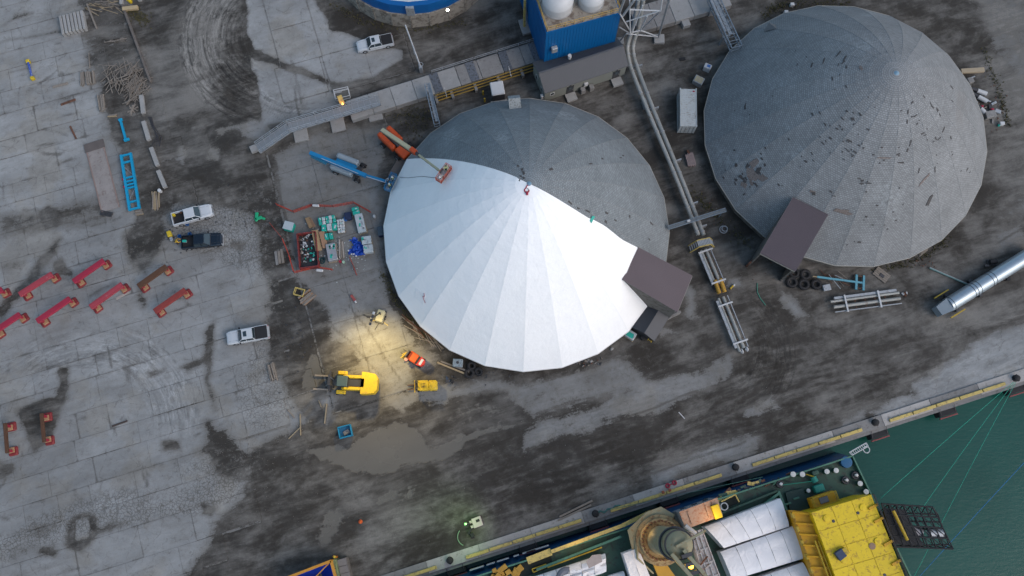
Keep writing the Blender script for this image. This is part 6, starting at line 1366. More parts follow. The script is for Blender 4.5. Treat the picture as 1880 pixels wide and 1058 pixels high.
for k in range(7): a = rnd.uniform(-.6,.6); MB().bar((a-.2,rnd.uniform(-.8,-.3),.1+k*.08),(a+.3,rnd.uniform(.3,.9),.1+k*.08),.12,.1).build('plank',rnd.choice((M_TIMB,M_TIMBP,M_YEL)),t)
MB().lathe([(.25,0),(.25,.3),(.01,.35)],(-.2,.6,.7),12).build('bucket',mat('pink',(.6,.3,.25),.6),t)
# ---- light tower and its light
t = thing('light_tower','pale yellow mobile light tower lighting up the mud','light tower',P(700,583,.06),R(75)); MB().bbox((0,0,.85),(1.7,1.05,1.1),.1).build('cabinet',mat('pale_beige',(.62,.58,.38),.5,0,.08,1),t); MB().box((0,0,.25),(2.0,1.2,.12)).build('trailer',M_STEELD,t)
for s in (-1,1): tyre(t,(0,s*.62,.3),.3,.18); MB().bar((-.6,s*.5,.2),(-.9,s*1.3,.08),.08,.08).build('outrigger',M_YELP,t)
MB().bar((-.8,0,.3),(-2.0,.3,.25),.09,.09).build('tow_bar',M_STEELD,t)
HD = loc_of(t)(683,585,8.6); MB().box((.2,0,1.6),(.22,.22,1.0)).tube((.2,0,1.9),HD,.07,8).build('mast',M_STEELD,t); 
for k in range(4): MB().bbox(HD+Vector(((k-1.5)*.5,0,.05)),(.38,.3,.25),.04).build('lamp_head',M_STEELD if k < 3 else M_WHITE,t)
lamp('tower_lamp', P(684,588,8.3), 8000, (1,.72,.24), .6, 128, P(690,690,0), 1.0)
# ---- small lit cart (green light) by the quay
t = thing('light_cart','small pale cart with a green lamp standing near the quay','light cart',P(875,959,.02),R(20)); MB().bbox((.1,0,.55),(1.3,1.3,.5),.06).build('body',mat('cart_pink',(.60,.50,.48),.6,0,.1,2),t); MB().box((.25,.15,.83),(.5,.35,.06)).build('screen',M_BLACK,t); MB().box((-.65,-.35,.45),(.5,.35,.3)).box((-.65,.3,.45),(.5,.35,.3)).build('arm',mat('cart_pink',()),t)
MB().bar((-.8,-.4,.3),(-1.5,-1.0,.3),.3,.3).bbox((-1.1,-1.4,.3),(.5,.6,.4),.05).build('drive',M_BLACK,t); MB().torus((-1.9,-1.3,.06),1.2,.07,12,6,None,(R(120),R(230))).build('cable',mat('cable_green',(.15,.25,.15),.6),t)
MB().tube((-.8,.2,.6),(-1.2,.3,5.4),.05,6).build('mast',M_STEELD,t); MB().bbox((-1.2,.3,5.5),(.3,.3,.2),.04).build('lamp_head',M_GREEN,t)  # tall mast added to raise the green lamp and widen its pool
lamp('green_lamp', P(860,958,6.0), 800, (.55,1,.28), .3, 130, P(822,975,0), 1.0)
o = MB().tube((0,0,0),(0,0,.1),.28,14).lathe([(.2,.1),(.05,.65),(.01,.68)],n=14).build('traffic_cone', mat('cone_orange',(.85,.16,.04),.5,0,.1), None); tag(o,'single orange cone standing alone on the dark wet road','cone',None,P(662,958,.02))
# ---- red cradles (beams with end feet)
def cradle(label, a, b, m, w=.8):
    A = P(*a,1.9); B = P(*b,1.9); d = B-A; L = d.length; mid = (A+B)/2; t = thing('steel_trestle', label, 'trestle', (mid.x,mid.y,.05), math.atan2(d.y,d.x), 'steel trestles standing in rows on the yard')
    MB().bbox((0,0,1.7),(L,w,.36),.03).build('beam', m, t)
    mb = MB().box((0,0,1.885),(L*.98,w*.5,.03)); mb.build('beam_top', m, t)
    for s in (-1,1):
        x = s*(L/2-.35)
        lg = MB().box((x,0,.85),(.3,.3,1.5)).build('leg', M_RED, t); MB().bbox((x,0,.16),(1.25,1.25,.32),.3).build('foot', mat('foot_red',(.17,.018,.02),.6,0,.3,1.5), lg)
        MB().bbox((x-s*.15,-.1,.42),(.75,.8,.2),.03).build('timber_pad', mat('cradle_timber',(.33,.19,.10),.7,0,.3,3), lg)
    return t
M_RED2 = mat('faded_red', (.30,.04,.055), .6, 0, .3, .6, .12, (.36,.16,.17)); M_BRW = mat('brown_beam', (.085,.04,.022), .8, 0, .4, 1.5)
for a, b, m, l in (((134,517),(190,478),M_RED,'red steel trestle, topmost of the slanted row'),((35,541),(95,503),M_RED2,'faded pinkish red trestle with pale scratches at the upper left'),((165,564),(224,522),M_RED2,'red trestle with pale scratched top in the middle of the group'),((253,526),(305,489),M_BRW,'dark brown rusty trestle on red feet at the upper right of the group'),
                   ((283,572),(340,532),mat('dull_red',(.22,.035,.03),.7,0,.3,1,.3,(.15,.04,.03)),'dull red trestle, rightmost of the slanted group'),((67,590),(128,548),M_RED,'clean red trestle just below the scratched pink one'),((-16,612),(36,577),M_RED,'red trestle cut by the left edge, lower one'),((-50,560),(3,531),M_RED,'red trestle at the left edge showing only its foot'),
                   ((75,759),(80,812),M_BRW,'brown upright trestle beside the dark puddle stain'),((8,777),(12,832),M_BRW,'brown upright trestle nearest the left edge')): cradle(l,a,b,m,.8 if m is not M_BRW or a[1] < 600 else .42)
# ---- blue lattice frame, blue beam, buffer bar
t = thing('blue_lattice_frame','bright blue rectangular lattice frame lying on the yard','lattice frame',*(lambda s_:(Vector((s_[0].x,s_[0].y,.06)),s_[1]))(seg(231,283,247,385,.6)))
L = seg(231,283,247,385,.6)[2]; M_BB = mat('bright_blue',(.01,.38,.66),.45,0,.15,1,.15,(.02,.2,.35))
for s in (-1,1): MB().bar((-L/2,s*.7,.5),(L/2,s*.7,.5),.34,.4).build('side_beam',M_BB,t)
for x in (-L/2+.15,-L/2+1.3,-.7,-.1,.45,.95,L/2-1.3,L/2-.15): MB().bar((x,-.7,.5),(x,.7,.5),.24,.3).build('cross_beam',M_BB,t)
for a, b in (((-2.6,-.6),(-1.0,.5)),((1.1,.5),(2.6,-.5))): MB().bar((*a,.35),(*b,.35),.07,.1).build('diagonal',M_STEEL,t)
for x in (-.6,.6): MB().bbox((x,-.98,.5),(.3,.25,.3),.03).build('red_clamp',M_RED,t)
t = thing('blue_beam','short bright blue steel beam above the blue lattice frame','beam',*(lambda s_:(Vector((s_[0].x,s_[0].y,.06)),s_[1]))(seg(221,219,232,259,.3))); L = seg(221,219,232,259,.3)[2]
MB().bar((-L/2,0,.3),(L/2,0,.3),.32,.3).build('beam',M_BB,t); MB().bbox((-L/2+.15,0,.3),(.35,.6,.4),.04).bbox((L/2-.15,.1,.3),(.35,.8,.4),.04).build('end_plate',M_BB,t)
t = thing('buffer_bar','yellow and blue spacer bar standing alone at the upper left of the yard','bar',*(lambda s_:(Vector((s_[0].x,s_[0].y,.06)),s_[1]))(seg(51,112,60,145,.4)))
L = seg(51,112,60,145,.4)[2]; MB().tube((-L/2,0,.4),(L/2,0,.4),.17,10).build('bar',mat('navy_bar',(.03,.07,.32),.5,0,.3,2,.3,(.4,.4,.4)),t)
for s in (-1,1): MB().bbox((s*(L/2-.1),0,.35),(.5,.55,.6),.08).build('end_block',M_YP,t)
# ---- stacks, timber, barriers
t = thing('beam_stack','neat stack of seven pale concrete beams at the upper left','beams',P(137,46,.06),R(-74)+math.pi/2)
for k in range(7): MB().bbox((-1.65+k*.55,0,.45),(.42,3.3-.05*(k%3),.85),.04).build('concrete_beam',M_CONC,t)
def pile(label, px_, py_, w, l, rz, n, m=M_TIMB, jit=.1, th=.14, name='timber_pile', cat='timber', z=.06, hz=3):
    t = thing(name, label, cat, P(px_,py_,z), rz); pw = w/n
    for lay in range(hz):
        for k in range(n):
            if lay and rnd.random() < .3*lay: continue
            MB().bbox((-w/2+(k+.5)*pw+rnd.uniform(-.02,.02),rnd.uniform(-jit,jit),.08+lay*th),(pw*.86,l*rnd.uniform(.85,1),th*.9),.012,rnd.uniform(-.04,.04)*jit*8).build('plank',rnd.choice((m,M_TIMB)),t)
    return t
pile('stack of grey weathered planks by the wood scraps',167,144,1.3,2.3,R(14),5); pile('narrow grey plank bundle leaning left of the plank stack',152,146,.6,2.3,R(10),3,jit=.2)
pile('slim dark bundle of old timbers above the short blue beam',187,190,.9,3.0,R(12),4,M_TIMB,.15); pile('two pale short timbers near the short blue beam',207,213,.5,1.3,R(-85),3,M_TIMBP)
pile('small pile of pale offcuts at the foot of the blue lattice frame',256,390,.9,1.1,R(-80),4,M_TIMBP,.2,hz=2); pile('loose pale planks left of the white open bed pickup',287,368,1.1,2.9,R(8),6,M_TIMBP,.3,.08,hz=2)
pile('tied bundle of long timbers beside the dark mud, left of the puddle',500,683,1.0,2.6,R(17),5,M_TIMB,.15); pile('pile of reddish brown timbers in a yellow frame',563,547,1.5,2.2,R(-48),6,mat('red_brown_timber',(.25,.15,.09),.8,0,.4,3),.2)
pile('grey broken concrete slab pieces left of the skip',513,472,1.3,2.2,R(12),3,M_CONC2,.2,.12,'slab_pile','slabs',hz=1)
t = thing('equipment_cage','small open yellow steel frame beside the reddish timber pile','frame',P(551,538,.06),R(-15)); mb = MB()
for z_ in (.1,.7): mb.path([(-.7,-.5,z_),(.7,-.5,z_),(.7,.5,z_),(-.7,.5,z_)],.06,6,True)
mb.build('rail',M_YELP,t); mb = MB()
for x,y in ((-.7,-.5),(.7,-.5),(.7,.5),(-.7,.5)): mb.tube((x,y,.1),(x,y,.7),.06,6)
mb.build('post',M_YELP,t)
t = thing('scrap_wood','tangled heap of scattered wood laths by the long curb','scrap wood',P(245,150,.06))
r5 = random.Random(9)
for k in range(170):
    if k < 115: x = r5.gauss(250,8); y = r5.gauss(158,15)
    else: x = r5.uniform(195,250); y = r5.uniform(118,165)
    q = P(x,y,.06)-t.location; a = r5.choice((r5.gauss(1.9,.5), r5.gauss(.7,.3))); L = r5.uniform(.8,2.8); d = Vector((math.cos(a),math.sin(a),0))*L/2; z_ = r5.uniform(.06,.5)
    MB().bar(q-d+Vector((0,0,z_)), q+d+Vector((0,0,z_*r5.uniform(.4,1.2))), r5.uniform(.05,.11), .05).build('lath', M_TIMB, t)
t = thing('scrap_wood','fan of short laths below the tangled wood heap','scrap wood',P(243,202,.06))
for k in range(12): a = r5.uniform(0,3.1); d = Vector((math.cos(a),math.sin(a),0))*r5.uniform(.4,.9); MB().bar(-d+Vector((0,r5.uniform(-.3,.3),.1)), d+Vector((r5.uniform(-.3,.3),0,.15+k*.02)),.12,.06).build('lath',M_TIMB,t)
t = thing('scrap_wood','thin scattered laths at the top edge above the concrete beam stack','scrap wood',P(195,12,.06))
for k in range(22): q = Vector((r5.uniform(-2.5,2.5),r5.uniform(-1.3,1),.06)); a = r5.gauss(-.3,.25); d = Vector((math.cos(a),math.sin(a),0))*r5.uniform(.5,1.5); MB().bar(q-d,q+d,.08,.06).build('lath',r5.choice((M_TIMB,M_TIMBP)),t)
t = thing('scrap_wood','flat bundle of broken laths beside the curb below the top edge','scrap wood',P(215,75,.06))
for k in range(9): q = Vector((r5.uniform(-1,1),r5.uniform(-.3,.3),.08)); a = r5.gauss(.15,.1); d = Vector((math.cos(a),math.sin(a),0))*r5.uniform(.4,1.4); MB().bar(q-d,q+d,.1,.06).build('lath',M_TIMB,t)
def plank(label, a, b, w=.25, h=.14, m=M_TIMB, z=.06, g=None, name='plank', cat='plank'):
    mid, ang, L = seg(*a,*b,z); o = MB().bbox((0,0,h/2+.02),(L,w,h),.015).build(name,m,None); tag(o,label,cat,g,(mid.x,mid.y,z),ang); return o
plank('long single pole standing out right of the concrete beam stack',(160,8),(178,53),.25,.2); plank('single lath lying left of the plank stack, upright in the photo',(163,98),(165,125),.15,.08)
plank('flat brown plank left of the plank stack',(97,160),(125,153),.35,.1); plank('flat reddish plank at mid left below the plank stack',(112,193),(139,183),.35,.1,M_RUST)
plank('rusty flat bar crossing the slab joint',(129,232),(140,255),.25,.1,M_RUST); plank('white lath in the mud above the blue bin, left one',(585,735),(590,748),.12,.08,M_TIMBP); plank('long pale lath left of the blue bin',(596,778),(600,742),.2,.1,M_TIMBP)
plank('long pale lath at the edge of the crazed concrete',(552,800),(551,760),.15,.1,M_TIMBP); plank('slanted pale lath meeting the upright one on the crazed concrete',(530,806),(552,784),.12,.08,M_TIMBP); plank('short slanted lath above the upright lath',(528,752),(541,768),.12,.08)
plank('white thin rod lying alone on the dark haul road',(1246,757),(1257,769),.12,.08,M_WHITE); plank('faded board left of the dull red trestle',(213,549),(237,536),.4,.06,mat('pale_board',(.30,.27,.25),.8,0,.2,3)); plank('dark wood strip on the pale yard below the tyre arcs',(206,783),(234,773),.25,.08,mat('dark_wood',(.06,.045,.04),.9,0,.3,3))
pl_ = thing('plank_pair','two long planks lying by the quay edge near the dark bollard','planks',*(lambda s_:(Vector((s_[0].x,s_[0].y,.05)),s_[1]))(seg(1028,951,1084,924)))
for y in (-.22,.18): MB().bbox((y,y,.12),(5.0,.26,.14),.02,y*.06).build('plank',M_TIMB,pl_)
pl_ = thing('plank_pair','two long planks running to the tyres under the half white dome','planks',*(lambda s_:(Vector((s_[0].x,s_[0].y,.05)),s_[1]))(seg(806,665,858,685)))
for y in (-.2,.2): MB().bbox((y,y,.15),(4.3,.24,.16),.02,y*.1).build('plank',M_TIMBP if y<0 else M_TIMB,pl_)
t = thing('scrap_wood','old broken timbers along the lower left foot of the half white dome','scrap wood',P(775,613,.05),R(-40))
for k in range(26): q = Vector((r5.uniform(-3,3),r5.uniform(-.5,.5),.1+r5.random()*.2)); a = r5.gauss(0,.25); d = Vector((math.cos(a),math.sin(a),0))*r5.uniform(.4,1.6); MB().bar(q-d,q+d,.1,.08).build('lath',r5.choice((M_TIMB,M_RUST,M_TIMB)),t)
for k,(a,b) in enumerate((((261,177),(265,210)),((265,225),(275,259)),((279,273),(291,306)),((292,315),(305,346)))):
    plank(('topmost','second','third','lowest')[k]+' pale concrete barrier in the line running down from the curb',a,b,.6,.5,M_CONC,.05,'concrete barriers in a line','concrete_barrier','barrier')
c_ = thing('curb','long low dark curb running down from the top edge','curb',*(lambda s_:(Vector((s_[0].x,s_[0].y,.02)),s_[1]))(seg(222,0,278,152)))
L = seg(222,0,278,152)[2]
for k in range(6): MB().bbox((-L/2+(k+.5)*L/6,0,.25),(L/6-.06,.35,.5),.04).build('curb_segment',mat('dark_curb',(.12,.105,.095),.9,0,.4,1.5),c_)
t = thing('hydrant_pit','yellow hydrant between pale blocks at the top edge','hydrant',P(240,4,.05),R(8)); MB().lathe([(.3,0),(.25,.7),(.15,.9),(.01,.95)],n=14).tube((-.4,0,.5),(.4,0,.5),.12,8).build('hydrant',M_YP,t)
for x,y,w,l in ((-1.3,.2,.5,1.4),(0,-1.3,2.4,.6),(1.5,.3,.6,.9)): MB().bbox((x,y,.3),(w,l,.6),.06).build('concrete_block',M_CONC if y>0 else mat('tan_block',(.36,.28,.17),.9,0,.3,2),t)
t = thing('cable_bundle','loose dark cables beside the concrete barriers','cables',P(285,240,.05))
for k in range(4): MB().path([(-1.2+k*.15,2.2,.05),(-.5+k*.1,.6,.1),(.6-k*.1,-1.0,.06),(.9-k*.4,-2.6,.05)],.05,6).build('cable',M_STEELD,t)
MB().path([(.9,-2.6,.06),(1.1,-1.2,.06),(-.3,.8,.08)],.05,6).build('cable',M_STEELD,t)
mid, ang, L = seg(172,262,204,388,.06); st = thing('steel_plate','large brown rusty steel plate left of the blue lattice frame','steel plate',(mid.x,mid.y,.06),ang)
MB().box((L*.02,0,.04),(L*.92,2.5,.06)).build('plate',mat('plate_brown',(.215,.195,.185),.8,0,.5,.5,.25,(.15,.11,.095)),st)
for s in (-1,1): MB().box((L*.02,s*1.3,.07),(L*.92,.16,.1)).build('plate_edge',mat('plate_edge',(.22,.16,.14),.8,0,.4,2),st)
MB().box((-L/2+.6,0,.1),(1.4,3.0,.05)).build('end_plate',mat('plate_dark',(.10,.085,.08),.8,0,.4,1),st)
t = thing('black_grate','small black slatted grate at the foot of the brown steel plate','grate',P(196,393,.06),R(-12))
for k in range(4): MB().bbox((0,-.3+k*.2,.1),(1.8,.13,.14),.01).build('slat',M_STEELD,t)
t = thing('white_drum','small white drum above the loose pale planks','drum',P(295,352,.06)); MB().lathe([(.26,0),(.26,.6),(.01,.62)],n=16).build('body',M_WHITE,t)
t = thing('blue_bin','small open blue bin on the mud above the large puddle','bin',P(635,793,.05),R(14))
for (x,y,w,l) in ((-.85,0,.12,1.5),(.85,0,.12,1.5),(0,-.75,1.8,.12),(0,.75,1.8,.12)): MB().box((x,y,.4),(w,l,.8)).build('side',mat('bin_blue',(.02,.28,.5),.5,0,.15,1),t)
MB().box((0,0,.1),(1.7,1.45,.06)).build('floor',mat('bin_dark',(.02,.12,.22),.6),t); MB().bbox((.1,-.1,.2),(.9,.6,.2),.04,.3).build('rubble',M_CONC2,t)
t = thing('green_debris','bright green netting lying on the mud above the storage corner','netting',P(475,400,.06))
for x,y,w,l,a in ((-.3,.35,.5,.9,0),(.0,-.1,1.1,.5,.3),(.75,-.15,.5,.35,-.3),(-.35,-.3,.4,.6,.5)): MB().bbox((x,y,.12),(w,l,.2),.08,a).build('net_fold',mat('bright_green',(.01,.30,.14),.6,0,.4,5),t)
# ---- storage corner
def pallet(t, w, l, m=M_TIMBP):
    for k in range(6): MB().box((-w/2+w*(k+.5)/6,0,.14),(w/6*.75,l,.03)).build('pallet_board',m,t)
    MB().box((0,-l*.4,.06),(w,.1,.12)).box((0,l*.4,.06),(w,.1,.12)).box((0,0,.06),(w,.1,.12)).build('pallet_bearer',m,t)
M_PW = mat('plastic_wrap', (.60,.66,.68), .3, 0, .2, 2.5, .25, (.3,.35,.36)); M_INS = mat('foil_insulation', (.50,.50,.52), .3, .35, .45, 1.6)
def bales(label, px_, py_, rz, nx, ny, sx, sy, h, mats, layers=1):
    t = thing('pallet_stack', label, 'pallet', P(px_,py_,.06), rz, 'pallets of roofing material'); pallet(t, nx*sx, ny*sy)
    for L_ in range(layers):
        for i in range(nx):
            for j_ in range(ny):
                c_ = Vector((-nx*sx/2+(i+.5)*sx+rnd.uniform(-.04,.04),-ny*sy/2+(j_+.5)*sy+rnd.uniform(-.03,.03),.18+h*(L_+.5))); hh_ = h*rnd.uniform(.8,1.05); a_ = rnd.uniform(-.09,.09); m_ = mats[(i+j_*2+L_)%len(mats)]
                pk = MB().bbox(c_,(sx*.92,sy*.93,hh_),.06,a_).build('pack',m_,t)
                for q_ in range(max(1,int(sx*sy*2.2))): MB().box(c_+Vector((rnd.uniform(-.33,.33)*sx,rnd.uniform(-.36,.36)*sy,hh_/2+.008)),(rnd.uniform(.1,.3)*min(1.2,sx),rnd.uniform(.08,.6)*min(1,sy),.02),a_+rnd.uniform(-.4,.4)).build('wrap_label',(M_WHITE if m_ is M_TEAL else rnd.choice((M_TEAL,M_WHITE,M_INS))),pk)
    return t
bales('row of green and white wrapped rolls at the top of the storage corner',602,407,R(12),5,2,.5,.62,.6,(M_TEAL,M_WHITE,M_TEAL,M_PW)); bales('green wrapped packs in the middle of the storage corner',606,420,R(8),3,1,.75,1.1,.7,(M_TEAL,M_PW,M_TEAL)); bales('single green wrapped pack above the foil stack',605,436,R(8),2,1,.6,1.0,.6,(M_TEAL,M_TEAL))
bales('green wrapped pack at the top right of the storage corner',655,391,R(16),1,2,1.1,.55,.9,(M_TEAL,M_TEAL)); bales('long stack of white wrapped insulation at the right of the storage corner',663,413,R(20),1,1,1.3,3.1,.8,(M_PW,)); bales('white wrapped stack with green top at the lower right of the storage corner',676,452,R(12),1,2,1.5,1.3,.8,(M_PW,M_TEAL))
bales('foil covered insulation stack at the bottom of the storage corner',611,466,R(10),1,1,1.5,2.8,.8,(M_INS,)); bales('heap of small white paper rolls beside the green packs',627,417,R(8),3,5,.36,.42,.5,(M_WHITE,M_PW,M_WHITE))
t = thing('wrapped_crate','white topped bright green crate left of the storage corner','crate',P(533,419,.05),R(-15)); MB().bbox((0,0,.6),(1.4,1.2,1.15),.05).build('body',M_TEAL,t); MB().bbox((-.0,.0,1.2),(1.42,1.22,.06),.02).build('lid',mat('pale_lid',(.5,.58,.62),.5,0,.1,2),t)
sk = thing('waste_skip','open red steel skip full of packing waste','skip',P(568,463,.05),R(13)-math.pi/2+R(-5))
for a,b in (((-2.6,-1.35),(2.6,-1.35)),((2.6,-1.35),(2.6,1.35)),((2.6,1.35),(-2.6,1.35)),((-2.6,1.35),(-2.6,-1.35))): MB().bar((*a,.65),(*b,.65),.1,1.3).build('side',mat('skip_red',(.2,.03,.03),.7,0,.4,1,.4,(.06,.03,.03)),sk)
MB().box((0,0,.1),(5.1,2.6,.06)).build('floor',M_STEELD,sk)
wz = thing('packing_waste','loose paper, foil and green packing waste inside the red skip','waste',P(567,457,.3),R(-75))
for k in range(75): MB().box((r5.uniform(-2.3,1.9)+(.2),r5.uniform(-1.15,1.15),r5.uniform(.05,.6)),(r5.uniform(.1,.5),r5.uniform(.08,.3),r5.uniform(.03,.2)),r5.uniform(0,3),None,0,r5.uniform(-.4,.4)).build('scrap_piece',r5.choice((M_WHITE,M_PW,M_TEAL,M_STEELD,M_RUST,M_TIMB,M_INS,M_STEELD)),wz)
t = thing('cardboard_sheets','two tan cardboard sheets leaning on the red skip','cardboard',P(590,443,.06),R(14)); MB().box((-.5,0,.8),(1.0,3.2,.06),0,None,0,0,.5).build('sheet',mat('tan_card',(.42,.30,.17),.8,0,.1,2),t); MB().box((.45,-.1,.7),(.8,2.6,.06),.04,None,0,0,.35).build('sheet',mat('brown_card',(.27,.16,.10),.8,0,.1,2),t)
t = thing('cardboard_sheets','small folded brown cardboard above the tan sheets','cardboard',P(569,410,.06),R(25)); MB().box((0,0,.3),(.8,1.7,.05),0,None,0,0,.5).build('sheet',mat('dk_card',(.2,.14,.08),.8,0,.2,2),t); MB().box((.35,-.2,.3),(.5,1.4,.05),.1,None,0,0,-.6).build('sheet',mat('brown_card',()),t)
tp_ = thing('blue_tarp','crumpled bright blue tarpaulin with white tags','tarpaulin',P(653,455,.06),R(10))
def crumple(t, outline, m, h=.55, nm='tarp_fold', seedc=4):
    rr = random.Random(seedc); bmx = bmesh.new(); xs = [p[0] for p in outline]; ys = [p[1] for p in outline]; st_ = .22; idx = {}
    nx = int((max(xs)-min(xs))/st_)+1; ny = int((max(ys)-min(ys))/st_)+1
    for i in range(nx+1):
        for j_ in range(ny+1):
            x = min(xs)+i*st_; y = min(ys)+j_*st_
            if inpoly(x,y,outline): idx[i,j_] = bmx.verts.new((x+rr.uniform(-.06,.06),y+rr.uniform(-.06,.06),.05+h*abs(rr.gauss(.45,.3))))
    for (i,j_) in list(idx):
        if (i+1,j_) in idx and (i,j_+1) in idx and (i+1,j_+1) in idx: bmx.faces.new((idx[i,j_],idx[i+1,j_],idx[i+1,j_+1],idx[i,j_+1]))
    for v in list(bmx.verts):
        if not v.link_faces: bmx.verts.remove(v)
    me = bpy.data.meshes.new(nm); bmx.to_mesh(me); bmx.free(); me.materials.append(m); o = bpy.data.objects.new(nm,me); COL.objects.link(o); o.parent = t
crumple(tp_, [(-1.3,-.3),(-.3,.3),(-.9,1.3),(.2,1.7),(.7,.9),(1.4,.2),(1.4,-1.6),(-.2,-1.4),(-1.2,-1.0)], mat('tarp_blue',(.01,.06,.36),.45,0,.3,2))
for x,y in ((-1.0,-.5),(-.6,-1.1),(-.3,-1.15),(0,-1.5)): MB().bbox((x,y,.75),(.22,.22,.08),.02,.4).build('tag',M_WHITE,tp_)
pile('bundle of pale grey battens right of the foil stack',627,458,.7,2.9,R(6),5,mat('pale_batten',(.36,.33,.30),.8,0,.2,3),.2,.1); 
t = thing('dark_drums','dark open crate behind the green pack at the upper right of the storage corner','crate',P(640,399,.06),R(10)); MB().bbox((0,0,.35),(1.0,1.1,.7),.06).build('body',mat('navy_dark',(.01,.02,.06),.6,0,.3,2),t); MB().bbox((-.45,-.3,.3),(.4,.6,.5),.05).build('box',M_BLU,t)
t = thing('plastic_bin','dark blue bin against the left side of the white dome','bin',P(701,428,.06),R(8)); MB().bbox((0,0,.5),(.9,1.3,1.0),.06).build('body',mat('navy_dark',()),t); MB().bbox((0,0,1.03),(.95,1.35,.08),.03).build('lid',mat('bin_lid',(.03,.05,.07),.5),t)
t = thing('gas_bottle','short white topped bottle at the right end of the orange net fence','bottle',P(688,399,.06)); MB().lathe([(.22,0),(.22,.6),(.1,.75),(.01,.78)],n=14).build('body',M_WHITE,t)
t = thing('paint_can','small red can at the foot of the foil stack','can',P(625,481,.06)); MB().lathe([(.2,0),(.2,.35),(.01,.37)],n=14).build('body',M_RED,t)
t = thing('paint_can','green and white can beside the red can at the foil stack','can',P(631,482,.06)); MB().lathe([(.2,0),(.2,.35),(.01,.37)],n=14).build('body',mat('mint',(.4,.6,.45),.5),t)
t = thing('hose_pile','coiled dark hose right of the skip','hose',P(592,480,.06)); MB().torus((0,0,.1),.35,.1,14,6).torus((.1,.2,.25),.3,.09,14,6).build('coil',mat('dark_teal',(.01,.04,.05),.6),t); MB().bar((-.4,-.9,.15),(-.7,3.0,.2),.12,.12).build('pipe',M_STEEL,t)
M_NET = mat('orange_net', (.36,.05,.03), .8, 0, .35, 3)
def net(label, pts):
    o_ = P(*pts[0],.05); t = thing('net_fence', label, 'fence', o_, 0, 'orange net fences around the storage corner'); q = [P(*p,.05)-o_ for p in pts]
    for i in range(len(q)-1):
        a, b = q[i], q[i+1]; d = b-a; L = d.length; n = max(2,int(L/.35)); mb = MB()
        for z_ in (.12,.4,.68,.95): mb.bar(a+Vector((0,0,z_)), b+Vector((0,0,z_)), .04, .05)
        for k in range(n): s_ = a.lerp(b,k/n); mb.bar(s_+Vector((0,0,.1)), s_+d.normalized()*.12+Vector((0,0,.97)), .03,.05)
        mb.build('net_panel', M_NET, t); MB().tube(a,a+Vector((0,0,1.1)),.04,6).build('post', M_STEELD, t)
net('orange net fence along the top of the storage corner', [(508,377),(540,391),(573,379),(612,381),(650,374),(682,392)])
net('orange net fence down the left side of the storage corner', [(497,412),(520,440),(532,470),(541,502)])
net('orange net fence along the foot of the skip', [(541,502),(582,492),(612,497)])
net('loose orange net strip running down below the blue tarp', [(643,474),(650,490),(656,507)])
for x,y,l in ((580,378,'white sandbag on the upper orange net fence'),(587,497,'white sandbag on the lower orange net fence')): o = MB().bbox((0,0,.12),(1.0,.35,.24),.1).build('sandbag',M_WHITE,None); tag(o,l,'sandbag','white sandbags',P(x,y,.9),R(-5)); 
t = thing('folded_barrier','small folded red and white barrier on the lit concrete','barrier',P(650,550,.06),R(-55)); MB().bbox((-.2,0,.2),(1.1,.4,.2),.05).build('panel',mat('dull_pink_red',(.42,.10,.09),.6),t); MB().bbox((.5,0,.3),(.35,.25,.15),.04).build('reflector',M_WHITE,t)
t = thing('hand_tools','dark tools and a white bucket lying left of the light tower','tools',P(677,581,.06)); MB().bar((-.8,.2,.1),(-.2,-.05,.1),.15,.1).bar((-.2,-.1,.1),(.3,-.15,.1),.3,.12).build('drill',M_STEELD,t); MB().lathe([(.18,0),(.2,.3),(.01,.3)],(.5,-.3,0),12).build('bucket',M_WHITE,t)
# ---- near the half white dome, bottom
def bigtyre(label, px_, py_, r_, z=.05, tilt=0.0, az=0.0, g='big worn tyres'):
    t = thing('tyre', label, 'tyre', P(px_,py_,z), az, g); T = Matrix.Rotation(tilt,4,'X'); zz = .22 if not tilt else r_*math.sin(abs(tilt))*.9
    M = Matrix.Translation((0,0,zz)) @ T
    MB().torus((0,0,0),r_*.72,r_*.28,28,10,M,sq=.85).build('casing',M_BLACK,t); mb = MB()
    for k in range(28): a = k*2*math.pi/28; mb.box((r_*.97*math.cos(a),r_*.97*math.sin(a),0),(.08,.07,r_*.4),a,M)
    mb.build('tread',M_BLACK,t); MB().lathe([(r_*.42,-.1),(r_*.42,.1)],n=20,M=M,caps=False).build('inner_ring',M_STEELD,t)
bigtyre('tyre at the end of the two long planks under the half white dome',862,686,.72); bigtyre('tyre leaning against the foot of the half white dome',879,683,.62,.05,.5,R(-30)); bigtyre('uppermost tyre squeezed under the edge of the half white dome',866,672,.6,.25,.3)
bigtyre('lower left tyre of the heap under the brown portal',1453,519,.85); bigtyre('upper tyre of the heap beside the dome wall',1478,505,.80); bigtyre('lower middle tyre of the heap',1475,523,.85); bigtyre('right tyre of the heap next to the blue drawbar',1498,523,.78); bigtyre('tyre half hidden under the corner of the brown portal roof',1457,502,.78)
t = thing('ibc_tank','pale blue grey plastic tank above the two long planks','tank',P(841,668,.05),R(-4)); MB().bbox((0,0,.55),(1.4,1.1,1.0),.08).build('tank',mat('pale_plastic',(.34,.42,.47),.5,0,.25,2,.3),t); MB().lathe([(.2,1.05),(.2,1.12),(.01,1.13)],n=12).build('cap',M_STEELD,t)
t = thing('scrap_heap','small dark scrap heap on the mud right of the small yellow forklift','scrap',P(826,698,.05))
for k in range(12): MB().bbox((r5.uniform(-.6,.6),r5.uniform(-.6,.6),r5.uniform(.1,.35)),(r5.uniform(.2,.6),r5.uniform(.1,.4),.15),.02,r5.uniform(0,3)).build('scrap_piece',r5.choice((M_STEELD,M_BLACK,mat('dark_blue_scrap',(.03,.05,.09),.6))),t)
